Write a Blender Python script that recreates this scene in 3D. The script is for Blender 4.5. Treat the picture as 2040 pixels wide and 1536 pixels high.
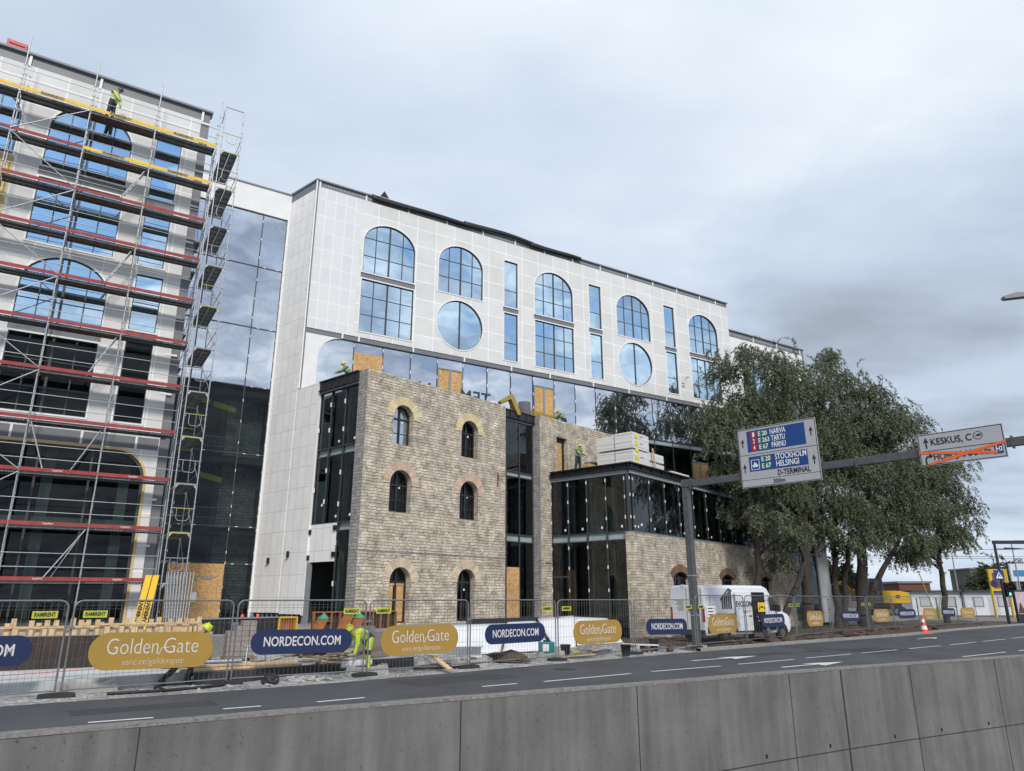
import bpy, bmesh, math, random
import numpy as np
from mathutils import Vector, Matrix
from mathutils.geometry import tessellate_polygon
R = math.radians
rnd = random.Random(7)
for o in list(bpy.data.objects): bpy.data.objects.remove(o)
scn = bpy.context.scene
COL = scn.collection

# ---------------------------------------------------------------- camera
cd = bpy.data.cameras.new('camera'); cam = bpy.data.objects.new('camera', cd); COL.objects.link(cam)
cd.sensor_fit = 'HORIZONTAL'; cd.sensor_width = 36.0; cd.lens = 36.0 * 1416.0 / 2040.0
cd.clip_start = 0.05; cd.clip_end = 3000
cam.location = (0, 0, 2.05); cam.rotation_euler = (R(90 + 16.7), 0, 0)
scn.camera = cam

# ---------------------------------------------------------------- light
SUN_AZ, SUN_EL = 166.0, 40.0
w = bpy.data.worlds.new('World'); scn.world = w; w.use_nodes = True
nt = w.node_tree; nt.nodes.clear()
def N(t, **k):
    n = nt.nodes.new(t)
    for a, b in k.items(): setattr(n, a, b)
    return n
def L(a, b): nt.links.new(a, b)
out = N('ShaderNodeOutputWorld'); bg = N('ShaderNodeBackground'); bg.inputs[1].default_value = 0.109
sky = N('ShaderNodeTexSky', sky_type='NISHITA', sun_disc=False, sun_elevation=R(SUN_EL), sun_rotation=R(SUN_AZ), air_density=1.0, dust_density=1.5)
tc = N('ShaderNodeTexCoord'); sep = N('ShaderNodeSeparateXYZ'); L(tc.outputs['Generated'], sep.inputs[0])
def M(op, a, b=None, c=None, clamp=False):
    n = N('ShaderNodeMath', operation=op, use_clamp=clamp)
    for i, v in enumerate((a, b, c)):
        if v is None: continue
        if hasattr(v, 'links') or hasattr(v, 'is_linked'): L(v, n.inputs[i])
        else: n.inputs[i].default_value = v
    return n.outputs[0]
zz = M('ADD', M('MAXIMUM', sep.outputs[2], 0.0), 0.16)
cmb = N('ShaderNodeCombineXYZ')
L(M('DIVIDE', sep.outputs[0], zz), cmb.inputs[0]); L(M('DIVIDE', sep.outputs[1], zz), cmb.inputs[1])
def noise(vec, scale, detail=6, rough=.55, off=(0, 0, 0), sc=(1, 1, 1)):
    mp = N('ShaderNodeMapping'); mp.inputs['Location'].default_value = off; mp.inputs['Scale'].default_value = sc
    L(vec, mp.inputs[0])
    n = N('ShaderNodeTexNoise'); n.inputs['Scale'].default_value = scale; n.inputs['Detail'].default_value = detail; n.inputs['Roughness'].default_value = rough
    L(mp.outputs[0], n.inputs['Vector']); return n.outputs[0]
def ramp(f, pts):
    n = N('ShaderNodeValToRGB'); cr = n.color_ramp
    while len(cr.elements) < len(pts): cr.elements.new(.5)
    for e, (p, c) in zip(cr.elements, pts):
        e.position = p; e.color = (c[0], c[1], c[2], 1) if not isinstance(c, (int, float)) else (c, c, c, 1)
    L(f, n.inputs[0]); return n.outputs[0]
n1 = noise(cmb.outputs[0], .62, 7, .52, (3.1, 1.7, 0), (1.0, 1.25, 1))
n2 = noise(cmb.outputs[0], 1.9, 6, .5, (9.1, -3.7, 0), (.8, 1.4, 1))
mixn = M('ADD', M('MULTIPLY', n1, .66), M('MULTIPLY', n2, .34))
def dotd(az, el):
    q = N('ShaderNodeVectorMath', operation='DOT_PRODUCT'); L(tc.outputs['Generated'], q.inputs[0]); q.inputs[1].default_value = (math.sin(R(az)) * math.cos(R(el)), math.cos(R(az)) * math.cos(R(el)), math.sin(R(el))); return q.outputs['Value']
def sm(f, a0, a1, lo, hi):
    n = N('ShaderNodeMapRange', interpolation_type='SMOOTHSTEP'); n.inputs[1].default_value = a0; n.inputs[2].default_value = a1; n.inputs[3].default_value = lo; n.inputs[4].default_value = hi; L(f, n.inputs[0]); return n.outputs[0]
rag = M('MULTIPLY_ADD', noise(cmb.outputs[0], 2.6, 7, .58, (4, 2, 0)), .10, -.05)
bank = sm(M('ADD', dotd(31, 19), rag), .955, .992, 0.0, .11)          # a darker bank low in the north-east
bright = sm(dotd(22, 52), .80, 1.0, 0.0, .07)                        # thinner, brighter cloud high up
low = sm(M('ADD', dotd(24, 30), rag), .93, .99, 0, .05)
mixn = M('ADD', M('SUBTRACT', M('ADD', mixn, bright), bank), low)
cloud = ramp(mixn, [(.30, (3.5, 4.0, 4.8)), (.43, (5.0, 5.9, 7.2)), (.55, (6.2, 7.05, 8.2)), (.70, (8.0, 8.7, 9.4))])
# breaks in the cloud cover, mostly towards the south-east
dt = N('ShaderNodeVectorMath', operation='DOT_PRODUCT'); L(tc.outputs['Generated'], dt.inputs[0]); dt.inputs[1].default_value = (math.sin(R(136)) * .93, math.cos(R(136)) * .93, .36)
side = M('MULTIPLY_ADD', dt.outputs['Value'], 1.9, -.75, True)
nb = M('ADD', M('SUBTRACT', noise(cmb.outputs[0], 4.2, 8, .6, (1.3, 5.2, 0)), sm(dotd(156, 30), .955, .99, 0.0, .16)), sm(dotd(134, 24), .95, .99, 0.0, .09))
brk = M('MULTIPLY', M('MULTIPLY', side, ramp(nb, [(.42, 1.0), (.56, 0.0)])), sm(sep.outputs[2], .27, .40, .3, 1.0), clamp=True)
blue = ramp(sep.outputs[2], [(.15, (4.4, 6.2, 8.6)), (.6, (1.7, 3.9, 7.8))])
mx = N('ShaderNodeMix', data_type='RGBA'); L(brk, mx.inputs[0]); se = ramp(noise(cmb.outputs[0], 3.4, 8, .62, (7, 1, 0)), [(.36, (3.9, 4.5, 5.9)), (.50, (6.8, 7.5, 8.8)), (.62, (10.4, 10.9, 11.6))]); m2 = N('ShaderNodeMix', data_type='RGBA'); L(side, m2.inputs[0]); L(cloud, m2.inputs[6]); L(se, m2.inputs[7]); L(m2.outputs[2], mx.inputs[6])
sc_ = N('ShaderNodeVectorMath', operation='MULTIPLY'); L(sky.outputs[0], sc_.inputs[0]); sc_.inputs[1].default_value = (1.05, 1.2, 1.35)
bm_ = N('ShaderNodeMix', data_type='RGBA'); bm_.inputs[0].default_value = .15; L(blue, bm_.inputs[6]); L(sc_.outputs[0], bm_.inputs[7]); L(bm_.outputs[2], mx.inputs[7])
L(mx.outputs[2], bg.inputs[0]); L(bg.outputs[0], out.inputs[0])

sl = bpy.data.lights.new('sun', 'SUN'); so = bpy.data.objects.new('sun', sl); COL.objects.link(so)
sl.energy = 2.8; sl.angle = R(9); sl.color = (1.0, .94, .86)
d = Vector((math.sin(R(SUN_AZ)) * math.cos(R(SUN_EL)), math.cos(R(SUN_AZ)) * math.cos(R(SUN_EL)), math.sin(R(SUN_EL))))
so.rotation_euler = d.to_track_quat('Z', 'Y').to_euler()
vs = scn.view_settings; vs.view_transform = 'Standard'; vs.look = 'None'; vs.exposure = 0.0; vs.gamma = 1.0; vs.use_curve_mapping = False
cy = scn.cycles; cy.max_bounces = 8; cy.transparent_max_bounces = 12; cy.glossy_bounces = 4; cy.sample_clamp_indirect = 4

# ---------------------------------------------------------------- materials
MATS = {}
def mat(name, col=(.5, .5, .5), rough=.7, var=.0, scale=4.0, metal=0.0, bump=0.0, bscale=None, col2=None, detail=5, spec=.5, vscale=(1, 1, 1), island=0.0, emit=None):
    if name in MATS: return MATS[name]
    m = bpy.data.materials.new(name); m.use_nodes = True; t = m.node_tree; b = t.nodes['Principled BSDF']
    b.inputs['Roughness'].default_value = rough; b.inputs['Metallic'].default_value = metal; b.inputs['Specular IOR Level'].default_value = spec
    c1 = tuple(col) + (1,)
    b.inputs['Base Color'].default_value = c1
    if emit: b.inputs['Emission Color'].default_value = tuple(emit[:3]) + (1,); b.inputs['Emission Strength'].default_value = emit[3]
    if var or bump or col2:
        tcn = t.nodes.new('ShaderNodeTexCoord'); mp = t.nodes.new('ShaderNodeMapping'); mp.inputs['Scale'].default_value = vscale
        t.links.new(tcn.outputs['Object'], mp.inputs[0])
        no = t.nodes.new('ShaderNodeTexNoise'); no.inputs['Scale'].default_value = scale; no.inputs['Detail'].default_value = detail; no.inputs['Roughness'].default_value = .6
        t.links.new(mp.outputs[0], no.inputs['Vector'])
        if var or col2:
            cr = t.nodes.new('ShaderNodeValToRGB'); e = cr.color_ramp.elements
            a = tuple(max(0, x * (1 - var)) for x in col) if not col2 else col
            c = tuple(min(1, x * (1 + var)) for x in col) if not col2 else col2
            e[0].position = .32; e[1].position = .68; e[0].color = tuple(a) + (1,); e[1].color = tuple(c) + (1,)
            t.links.new(no.outputs[0], cr.inputs[0]); last = cr.outputs[0]
            if island:
                g = t.nodes.new('ShaderNodeNewGeometry'); hs = t.nodes.new('ShaderNodeHueSaturation')
                mr = t.nodes.new('ShaderNodeMapRange'); mr.inputs[3].default_value = 1 - island; mr.inputs[4].default_value = 1 + island
                t.links.new(g.outputs['Random Per Island'], mr.inputs[0]); t.links.new(mr.outputs[0], hs.inputs['Value']); t.links.new(last, hs.inputs['Color']); last = hs.outputs[0]
            t.links.new(last, b.inputs['Base Color'])
        if bump:
            n2_ = no
            if bscale:
                n2_ = t.nodes.new('ShaderNodeTexNoise'); n2_.inputs['Scale'].default_value = bscale; n2_.inputs['Detail'].default_value = 6
                t.links.new(mp.outputs[0], n2_.inputs['Vector'])
            bu = t.nodes.new('ShaderNodeBump'); bu.inputs['Strength'].default_value = min(1, bump); bu.inputs['Distance'].default_value = .02 * max(1, bump)
            t.links.new(n2_.outputs[0], bu.inputs['Height']); t.links.new(bu.outputs[0], b.inputs['Normal'])
    MATS[name] = m; return m

def glass_mirror(name, tint, fac, dark=(.012, .016, .018), wav=.0015):
    m = bpy.data.materials.new(name); m.use_nodes = True; t = m.node_tree; t.nodes.clear()
    o = t.nodes.new('ShaderNodeOutputMaterial'); mx = t.nodes.new('ShaderNodeMixShader'); g = t.nodes.new('ShaderNodeBsdfGlossy'); df = t.nodes.new('ShaderNodeBsdfDiffuse')
    g.inputs['Roughness'].default_value = 0.0; g.inputs['Color'].default_value = tint + (1,); df.inputs[0].default_value = dark + (1,)
    mx.inputs[0].default_value = fac
    tcn = t.nodes.new('ShaderNodeTexCoord'); no = t.nodes.new('ShaderNodeTexNoise'); no.inputs['Scale'].default_value = .55; no.inputs['Detail'].default_value = 1
    t.links.new(tcn.outputs['Object'], no.inputs['Vector'])
    bu = t.nodes.new('ShaderNodeBump'); bu.inputs['Strength'].default_value = 1; bu.inputs['Distance'].default_value = wav * 8
    t.links.new(no.outputs[0], bu.inputs['Height']); t.links.new(bu.outputs[0], g.inputs['Normal'])
    t.links.new(df.outputs[0], mx.inputs[1]); t.links.new(g.outputs[0], mx.inputs[2]); t.links.new(mx.outputs[0], o.inputs[0])
    MATS[name] = m; return m
def glass_clear(name, tint=(.30, .40, .38), base=.04, mul=1.0):
    m = bpy.data.materials.new(name); m.use_nodes = True; t = m.node_tree; t.nodes.clear()
    o = t.nodes.new('ShaderNodeOutputMaterial'); mx = t.nodes.new('ShaderNodeMixShader'); g = t.nodes.new('ShaderNodeBsdfGlossy'); tr = t.nodes.new('ShaderNodeBsdfTransparent')
    g.inputs['Roughness'].default_value = 0.0; g.inputs['Color'].default_value = (.9, .96, 1, 1); tr.inputs[0].default_value = tint + (1,)
    fr = t.nodes.new('ShaderNodeFresnel'); fr.inputs[0].default_value = 1.5
    ad = t.nodes.new('ShaderNodeMath'); ad.operation = 'MULTIPLY_ADD'; ad.inputs[1].default_value = 1.3 * mul; ad.inputs[2].default_value = base
    t.links.new(fr.outputs[0], ad.inputs[0]); t.links.new(ad.outputs[0], mx.inputs[0])
    t.links.new(tr.outputs[0], mx.inputs[1]); t.links.new(g.outputs[0], mx.inputs[2]); t.links.new(mx.outputs[0], o.inputs[0])
    MATS[name] = m; return m

def brickmat(name, c1, c2, mortar, bw, bh, ms, rough=.85, dist=0.0, bump=.5, off=.5, var=.25, vsc=3.0, ox=0, oz=0, msm=.1):
    m = bpy.data.materials.new(name); m.use_nodes = True; t = m.node_tree; b = t.nodes['Principled BSDF']; b.inputs['Roughness'].default_value = rough
    NN = t.nodes.new; LL = t.links.new
    tcn = NN('ShaderNodeTexCoord'); sp = NN('ShaderNodeSeparateXYZ'); LL(tcn.outputs['Object'], sp.inputs[0])
    ad = NN('ShaderNodeMath'); ad.operation = 'ADD'; LL(sp.outputs[0], ad.inputs[0]); LL(sp.outputs[1], ad.inputs[1])
    cb = NN('ShaderNodeCombineXYZ'); LL(ad.outputs[0], cb.inputs[0]); LL(sp.outputs[2], cb.inputs[1])
    mp = NN('ShaderNodeMapping'); mp.inputs['Location'].default_value = (ox, oz, 0); LL(cb.outputs[0], mp.inputs[0]); vec = mp.outputs[0]
    if dist:
        no = NN('ShaderNodeTexNoise'); no.inputs['Scale'].default_value = 1.6; no.inputs['Detail'].default_value = 3; LL(vec, no.inputs['Vector'])
        v1 = NN('ShaderNodeVectorMath'); v1.operation = 'SUBTRACT'; LL(no.outputs['Color'], v1.inputs[0]); v1.inputs[1].default_value = (.5, .5, .5)
        v2 = NN('ShaderNodeVectorMath'); v2.operation = 'MULTIPLY'; LL(v1.outputs[0], v2.inputs[0]); v2.inputs[1].default_value = (dist * 6, dist * .9, 0)
        v3 = NN('ShaderNodeVectorMath'); v3.operation = 'ADD'; LL(vec, v3.inputs[0]); LL(v2.outputs[0], v3.inputs[1])
        no2 = NN('ShaderNodeTexNoise'); no2.inputs['Scale'].default_value = 7; no2.inputs['Detail'].default_value = 2; LL(vec, no2.inputs['Vector'])
        v4 = NN('ShaderNodeVectorMath'); v4.operation = 'SUBTRACT'; LL(no2.outputs['Color'], v4.inputs[0]); v4.inputs[1].default_value = (.5, .5, .5)
        v5 = NN('ShaderNodeVectorMath'); v5.operation = 'MULTIPLY'; LL(v4.outputs[0], v5.inputs[0]); v5.inputs[1].default_value = (dist * .8, dist * .5, 0)
        v6 = NN('ShaderNodeVectorMath'); v6.operation = 'ADD'; LL(v3.outputs[0], v6.inputs[0]); LL(v5.outputs[0], v6.inputs[1]); vec = v6.outputs[0]
        # every course gets its own stone length and offset
        s2 = NN('ShaderNodeSeparateXYZ'); LL(vec, s2.inputs[0])
        def mth(op, x, y):
            q = NN('ShaderNodeMath'); q.operation = op
            for i_, v_ in enumerate((x, y)):
                if v_ is None: continue
                if isinstance(v_, (int, float)): q.inputs[i_].default_value = v_
                else: LL(v_, q.inputs[i_])
            return q.outputs[0]
        row = mth('FLOOR', mth('DIVIDE', s2.outputs[1], bh), None); wn = NN('ShaderNodeTexWhiteNoise'); wn.noise_dimensions = '1D'; LL(row, wn.inputs['W'])
        xx = mth('MULTIPLY', mth('ADD', s2.outputs[0], mth('MULTIPLY', wn.outputs['Value'], 7.3)), mth('ADD', mth('MULTIPLY', wn.outputs['Value'], .75), .7))
        c2_ = NN('ShaderNodeCombineXYZ'); LL(xx, c2_.inputs[0]); LL(s2.outputs[1], c2_.inputs[1]); vec = c2_.outputs[0]; off = 0
    br = NN('ShaderNodeTexBrick'); br.offset = off; br.squash = .72 if dist else 1.0; br.squash_frequency = 3 if dist else 2; br.inputs['Color1'].default_value = c1 + (1,); br.inputs['Color2'].default_value = c2 + (1,); br.inputs['Mortar'].default_value = mortar + (1,)
    br.inputs['Scale'].default_value = 1; br.inputs['Brick Width'].default_value = bw; br.inputs['Row Height'].default_value = bh; br.inputs['Mortar Size'].default_value = ms; br.inputs['Mortar Smooth'].default_value = msm; br.inputs['Bias'].default_value = 0
    LL(vec, br.inputs['Vector'])
    nz = NN('ShaderNodeTexNoise'); nz.inputs['Scale'].default_value = vsc; nz.inputs['Detail'].default_value = 6; nz.inputs['Roughness'].default_value = .65; LL(mp.outputs[0], nz.inputs['Vector'])
    mr = NN('ShaderNodeMapRange'); mr.inputs[1].default_value = .3; mr.inputs[2].default_value = .7; mr.inputs[3].default_value = 1 - var; mr.inputs[4].default_value = 1 + var; LL(nz.outputs[0], mr.inputs[0])
    hs = NN('ShaderNodeHueSaturation'); LL(br.outputs[0], hs.inputs['Color']); LL(mr.outputs[0], hs.inputs['Value'])
    LL(hs.outputs[0], b.inputs['Base Color'])
    if bump:
        n3 = NN('ShaderNodeTexNoise'); n3.inputs['Scale'].default_value = 14; n3.inputs['Detail'].default_value = 4; LL(mp.outputs[0], n3.inputs['Vector'])
        mm = NN('ShaderNodeMath'); mm.operation = 'MULTIPLY_ADD'; mm.inputs[1].default_value = -1.4; LL(br.outputs['Fac'], mm.inputs[0]); LL(n3.outputs[0], mm.inputs[2])
        bu = NN('ShaderNodeBump'); bu.inputs['Strength'].default_value = 1; bu.inputs['Distance'].default_value = bump; LL(mm.outputs[0], bu.inputs['Height']); LL(bu.outputs[0], b.inputs['Normal'])
    MATS[name] = m; return m

def speckmat(name, c1, c2, c3, scale, bump=.03, rough=.9, dark=.35):
    m = bpy.data.materials.new(name); m.use_nodes = True; t = m.node_tree; b = t.nodes['Principled BSDF']; b.inputs['Roughness'].default_value = rough
    NN = t.nodes.new; LL = t.links.new
    tcn = NN('ShaderNodeTexCoord'); vo = NN('ShaderNodeTexVoronoi'); vo.inputs['Scale'].default_value = scale; LL(tcn.outputs['Object'], vo.inputs['Vector'])
    cr = NN('ShaderNodeValToRGB'); e = cr.color_ramp.elements; e.new(.5)
    for i, (p, c) in enumerate(((0, c1), (.5, c2), (1, c3))): e[i].position = p; e[i].color = c + (1,)
    sp = NN('ShaderNodeSeparateColor'); LL(vo.outputs['Color'], sp.inputs[0]); LL(sp.outputs[0], cr.inputs[0])
    no = NN('ShaderNodeTexNoise'); no.inputs['Scale'].default_value = .9; no.inputs['Detail'].default_value = 5; LL(tcn.outputs['Object'], no.inputs['Vector'])
    mr = NN('ShaderNodeMapRange'); mr.inputs[1].default_value = .3; mr.inputs[2].default_value = .7; mr.inputs[3].default_value = 1 - dark; mr.inputs[4].default_value = 1.1; LL(no.outputs[0], mr.inputs[0])
    hs = NN('ShaderNodeHueSaturation'); LL(cr.outputs[0], hs.inputs['Color']); LL(mr.outputs[0], hs.inputs['Value']); LL(hs.outputs[0], b.inputs['Base Color'])
    bu = NN('ShaderNodeBump'); bu.inputs['Distance'].default_value = bump; bu.invert = True; LL(vo.outputs['Distance'], bu.inputs['Height']); LL(bu.outputs[0], b.inputs['Normal'])
    MATS[name] = m; return m

WIN = glass_mirror('window_glass', (.70, .88, .99), .80)
CURT = glass_mirror('curtain_glass', (.84, .90, .97), .70, wav=.0009)
DARKG = glass_clear('clear_glass', (.40, .48, .46), .0, .45)
PAVG = glass_clear('pavilion_glass', (.46, .55, .53), .02, .8)
LEDGEG = mat('glass_edge', (.08, .14, .14), .3)
BOARD = brickmat('facade_board', (.655, .645, .63), (.72, .71, .695), (.84, .84, .83), 1.28, 1.16, .032, bump=0, off=0, var=.055, vsc=.8, oz=.35)
BOARDS = brickmat('facade_board_side', (.79, .78, .77), (.84, .83, .82), (.56, .56, .57), .62, 1.05, .014, bump=0, off=0, var=.06, vsc=1.2)
BOARDN = brickmat('facade_board_narrow', (.69, .69, .70), (.73, .73, .735), (.80, .80, .81), .60, 1.05, .03, bump=0, off=0, var=.03)
WHITE = mat('white_board', (.77, .765, .755), .8, .05, 1.2)
WTRIM = mat('white_trim', (.80, .80, .79), .5)
GREY = mat('grey_sheet_metal', (.17, .175, .19), .5, .08, 2)
COPING = mat('coping_metal', (.24, .255, .275), .65, .08, 3)
DARK = mat('dark_steel', (.022, .024, .028), .5, .2, 3)
MULL = mat('mullion_grey', (.05, .055, .06), .45)
INTER = mat('interior_dark', (.075, .078, .08), .9, .3, .8)
SLAB = mat('floor_slab_edge', (.30, .36, .36), .7, .15, 2)
BLACK = mat('black_rubber', (.015, .015, .016), .6, .3, 5)
STONE = brickmat('rubble_stone', (.67, .59, .475), (.50, .425, .33), (.29, .24, .185), .41, .142, .011, dist=.12, bump=.085, var=.46, vsc=1.7, msm=.5)
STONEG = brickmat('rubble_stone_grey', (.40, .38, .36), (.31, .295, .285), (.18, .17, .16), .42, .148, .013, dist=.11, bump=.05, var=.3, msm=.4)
OSB = speckmat('osb_board', (.50, .28, .10), (.68, .43, .19), (.38, .20, .07), 17, .002, .8, .15)
TIMBER = mat('timber', (.60, .42, .23), .8, .22, 6, island=.15)
TIMBERD = mat('old_timber', (.22, .16, .11), .9, .35, 5, island=.25)
CONC = mat('concrete', (.36, .35, .33), .9, .12, 3, bump=.3, bscale=20)
STEEL = mat('galvanised_steel', (.42, .44, .45), .42, .15, 8, .55)
REDS = mat('red_toeboard', (.30, .045, .04), .7, .2, 3)
YEL = mat('yellow_board', (.80, .50, .02), .6, .1, 4)
BLKT = mat('black_print', (.02, .02, .02), .7)
WHT = mat('white_print', (.80, .80, .80), .6)

# ---------------------------------------------------------------- mesh helpers
class MB:
    def __init__(s): s.v = []; s.f = []; s.m = []; s.sm = []; s.ch = []
    def add(s, vs, fs, m=0, smooth=False):
        b = len(s.v); s.ch.append((b, len(s.f))); s.v += [tuple(map(float, v)) for v in vs]
        for f in fs: s.f.append([b + i for i in f]); s.m.append(m); s.sm.append(smooth)
        return s
    def box(s, x0, y0, z0, x1, y1, z1, m=0):
        x0, x1 = min(x0, x1), max(x0, x1); y0, y1 = min(y0, y1), max(y0, y1); z0, z1 = min(z0, z1), max(z0, z1)
        return s.add([(x0, y0, z0), (x1, y0, z0), (x1, y1, z0), (x0, y1, z0), (x0, y0, z1), (x1, y0, z1), (x1, y1, z1), (x0, y1, z1)],
              [(0, 3, 2, 1), (4, 5, 6, 7), (0, 1, 5, 4), (1, 2, 6, 5), (2, 3, 7, 6), (3, 0, 4, 7)], m)
    def obox(s, c, size, rot=(0, 0, 0), m=0):
        from mathutils import Euler
        q = Euler(rot).to_matrix(); hx, hy, hz = [k / 2 for k in size]; c = Vector(c)
        P = [c + q @ Vector(p) for p in ((-hx, -hy, -hz), (hx, -hy, -hz), (hx, hy, -hz), (-hx, hy, -hz), (-hx, -hy, hz), (hx, -hy, hz), (hx, hy, hz), (-hx, hy, hz))]
        return s.add(P, [(0, 3, 2, 1), (4, 5, 6, 7), (0, 1, 5, 4), (1, 2, 6, 5), (2, 3, 7, 6), (3, 0, 4, 7)], m)
    def tube(s, p, q, r, n=6, m=0, r2=None, cap=True):
        p = Vector(p); q = Vector(q); d = q - p
        if d.length < 1e-6: return s
        d.normalize(); a = d.orthogonal().normalized(); b = d.cross(a); r2 = r if r2 is None else r2
        vs = [p + (a * math.cos(2 * math.pi * i / n) + b * math.sin(2 * math.pi * i / n)) * r for i in range(n)] + [q + (a * math.cos(2 * math.pi * i / n) + b * math.sin(2 * math.pi * i / n)) * r2 for i in range(n)]
        fs = [(i, (i + 1) % n, n + (i + 1) % n, n + i) for i in range(n)]
        s.add(vs, fs, m, n > 4)
        if cap: s.add(vs, [tuple(range(n))[::-1], tuple(range(n, 2 * n))], m); s.ch.pop()
        return s
    def path(s, pts, r, n=6, m=0):
        for a, b in zip(pts[:-1], pts[1:]): s.tube(a, b, r, n, m)
        return s
    def prism(s, poly, d0, d1, plane='xz', m=0):
        # poly in 2-D, extruded from d0 to d1 on the third axis
        f = {'xz': lambda a, b, d: (a, d, b), 'xy': lambda a, b, d: (a, b, d), 'yz': lambda a, b, d: (d, a, b)}[plane]
        n = len(poly); vs = [f(a, b, d0) for a, b in poly] + [f(a, b, d1) for a, b in poly]
        tri = tessellate_polygon([[Vector((a, b, 0)) for a, b in poly]])
        fs = [tuple(t) for t in tri] + [tuple(n + i for i in t)[::-1] for t in tri] + [(i, (i + 1) % n, n + (i + 1) % n, n + i) for i in range(n)]
        return s.add(vs, fs, m)
    def plate(s, outer, holes, y0, y1, m=0, m2=None):
        loops = [outer] + holes; allp = [p for l in loops for p in l]; n = len(allp)
        tri = tessellate_polygon([[Vector((a, b, 0)) for a, b in l] for l in loops])
        vs = [(a, y0, b) for a, b in allp] + [(a, y1, b) for a, b in allp]
        s.add(vs, [tuple(t) for t in tri] + [tuple(n + i for i in t)[::-1] for t in tri], m)
        o = 0; fs = []
        for l in loops:
            k = len(l); fs += [(o + i, o + (i + 1) % k, n + o + (i + 1) % k, n + o + i) for i in range(k)]; o += k
        s.add(vs, fs, m if m2 is None else m2); s.ch.pop(); return s
    def ring(s, o, i, y0, y1, m=0):
        n = len(o); vs = [(a, y0, b) for a, b in o] + [(a, y0, b) for a, b in i] + [(a, y1, b) for a, b in o] + [(a, y1, b) for a, b in i]
        fs = []
        for k in range(n):
            j = (k + 1) % n; fs += [(k, j, n + j, n + k), (2 * n + k, 3 * n + k, 3 * n + j, 2 * n + j), (k, 2 * n + k, 2 * n + j, j), (n + k, n + j, 3 * n + j, 3 * n + k)]
        return s.add(vs, fs, m)
    def lathe(s, prof, c=(0, 0, 0), n=16, m=0):
        vs = []; fs = []
        for r, z in prof:
            for i in range(n): a = 2 * math.pi * i / n; vs.append((c[0] + r * math.cos(a), c[1] + r * math.sin(a), c[2] + z))
        for k in range(len(prof) - 1):
            for i in range(n): j = (i + 1) % n; fs.append((k * n + i, k * n + j, (k + 1) * n + j, (k + 1) * n + i))
        s.add(vs, fs, m, True); s.add(vs[:n], [tuple(range(n))[::-1]], m); s.add(vs[-n:], [tuple(range(n))], m); s.ch.pop(); s.ch.pop(); return s
    def build(s, name, mats, parent=None, loc=(0, 0, 0), rot=(0, 0, 0), label=None, bevel=0, fix=True):
        me = bpy.data.meshes.new(name); me.from_pydata(s.v, [], s.f)
        for m_ in (mats if isinstance(mats, (list, tuple)) else [mats]): me.materials.append(m_)
        me.polygons.foreach_set('material_index', s.m); me.polygons.foreach_set('use_smooth', s.sm)
        if fix or bevel:
            bm = bmesh.new(); bm.from_mesh(me)
            bmesh.ops.recalc_face_normals(bm, faces=bm.faces)
            bm.to_mesh(me); bm.free()
        me.update(); o = bpy.data.objects.new(name, me); COL.objects.link(o)
        o.location = loc; o.rotation_euler = rot
        if parent: o.parent = parent
        if label: o['label'] = label
        if bevel:
            bv = o.modifiers.new('bevel', 'BEVEL'); bv.width = bevel; bv.segments = 2; bv.limit_method = 'ANGLE'
        return o
def each(s, name, mats, parent, loc=(0, 0, 0), rot=(0, 0, 0)):
    # every added piece becomes a part of its own
    e = s.ch + [(len(s.v), len(s.f))]
    for (v0, f0), (v1, f1) in zip(e[:-1], e[1:]):
        q = MB(); q.add(s.v[v0:v1], [[i - v0 for i in f] for f in s.f[f0:f1]]); q.m = s.m[f0:f1]; q.sm = s.sm[f0:f1]
        q.build(name, mats, parent, loc, rot)
def empty(name, loc=(0, 0, 0), rz=0, label=None, cat=None, group=None):
    o = bpy.data.objects.new(name, None); COL.objects.link(o); o.location = loc; o.rotation_euler = (0, 0, rz); o.empty_display_size = .3
    return tag(o, label, cat, group)
def tag(o, label=None, cat=None, group=None, kind=None):
    if label: o['label'] = label
    if cat: o['category'] = cat
    if group: o['group'] = group
    if kind: o['kind'] = kind
    return o
def copy_tree(o, parent=None):
    c = o.copy(); COL.objects.link(c)
    if parent: c.parent = parent
    for ch in o.children: copy_tree(ch, c)
    return c
def text(parent, body, size, loc, rot=(R(90), 0, 0), m=None, name='lettering', align='CENTER', xs=1.0, offset=0.0, ext=.004, shear=0, spacing=1.0):
    cu = bpy.data.curves.new('t', 'FONT'); cu.body = body; cu.size = size; cu.align_x = align; cu.align_y = 'CENTER'; cu.offset = offset; cu.extrude = ext; cu.shear = shear; cu.space_character = spacing; cu.resolution_u = 3
    to = bpy.data.objects.new('t', cu); COL.objects.link(to); dg = bpy.context.evaluated_depsgraph_get()
    me = bpy.data.meshes.new_from_object(to.evaluated_get(dg)); bpy.data.objects.remove(to)
    me.materials.clear(); me.materials.append(m or BLKT); me.name = name
    o = bpy.data.objects.new(name, me); COL.objects.link(o); o.location = loc; o.rotation_euler = rot; o.scale = (xs, 1, 1)
    if parent: o.parent = parent
    return o
def frame_at(name, origin, az, label=None, cat=None, group=None, z=0):
    return empty(name, (origin[0], origin[1], z), R(90 - az), label, cat, group)
def along(origin, az, s, n=0.0):
    a = R(az); return (origin[0] + math.sin(a) * s - math.cos(a) * n, origin[1] + math.cos(a) * s + math.sin(a) * n)

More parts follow.
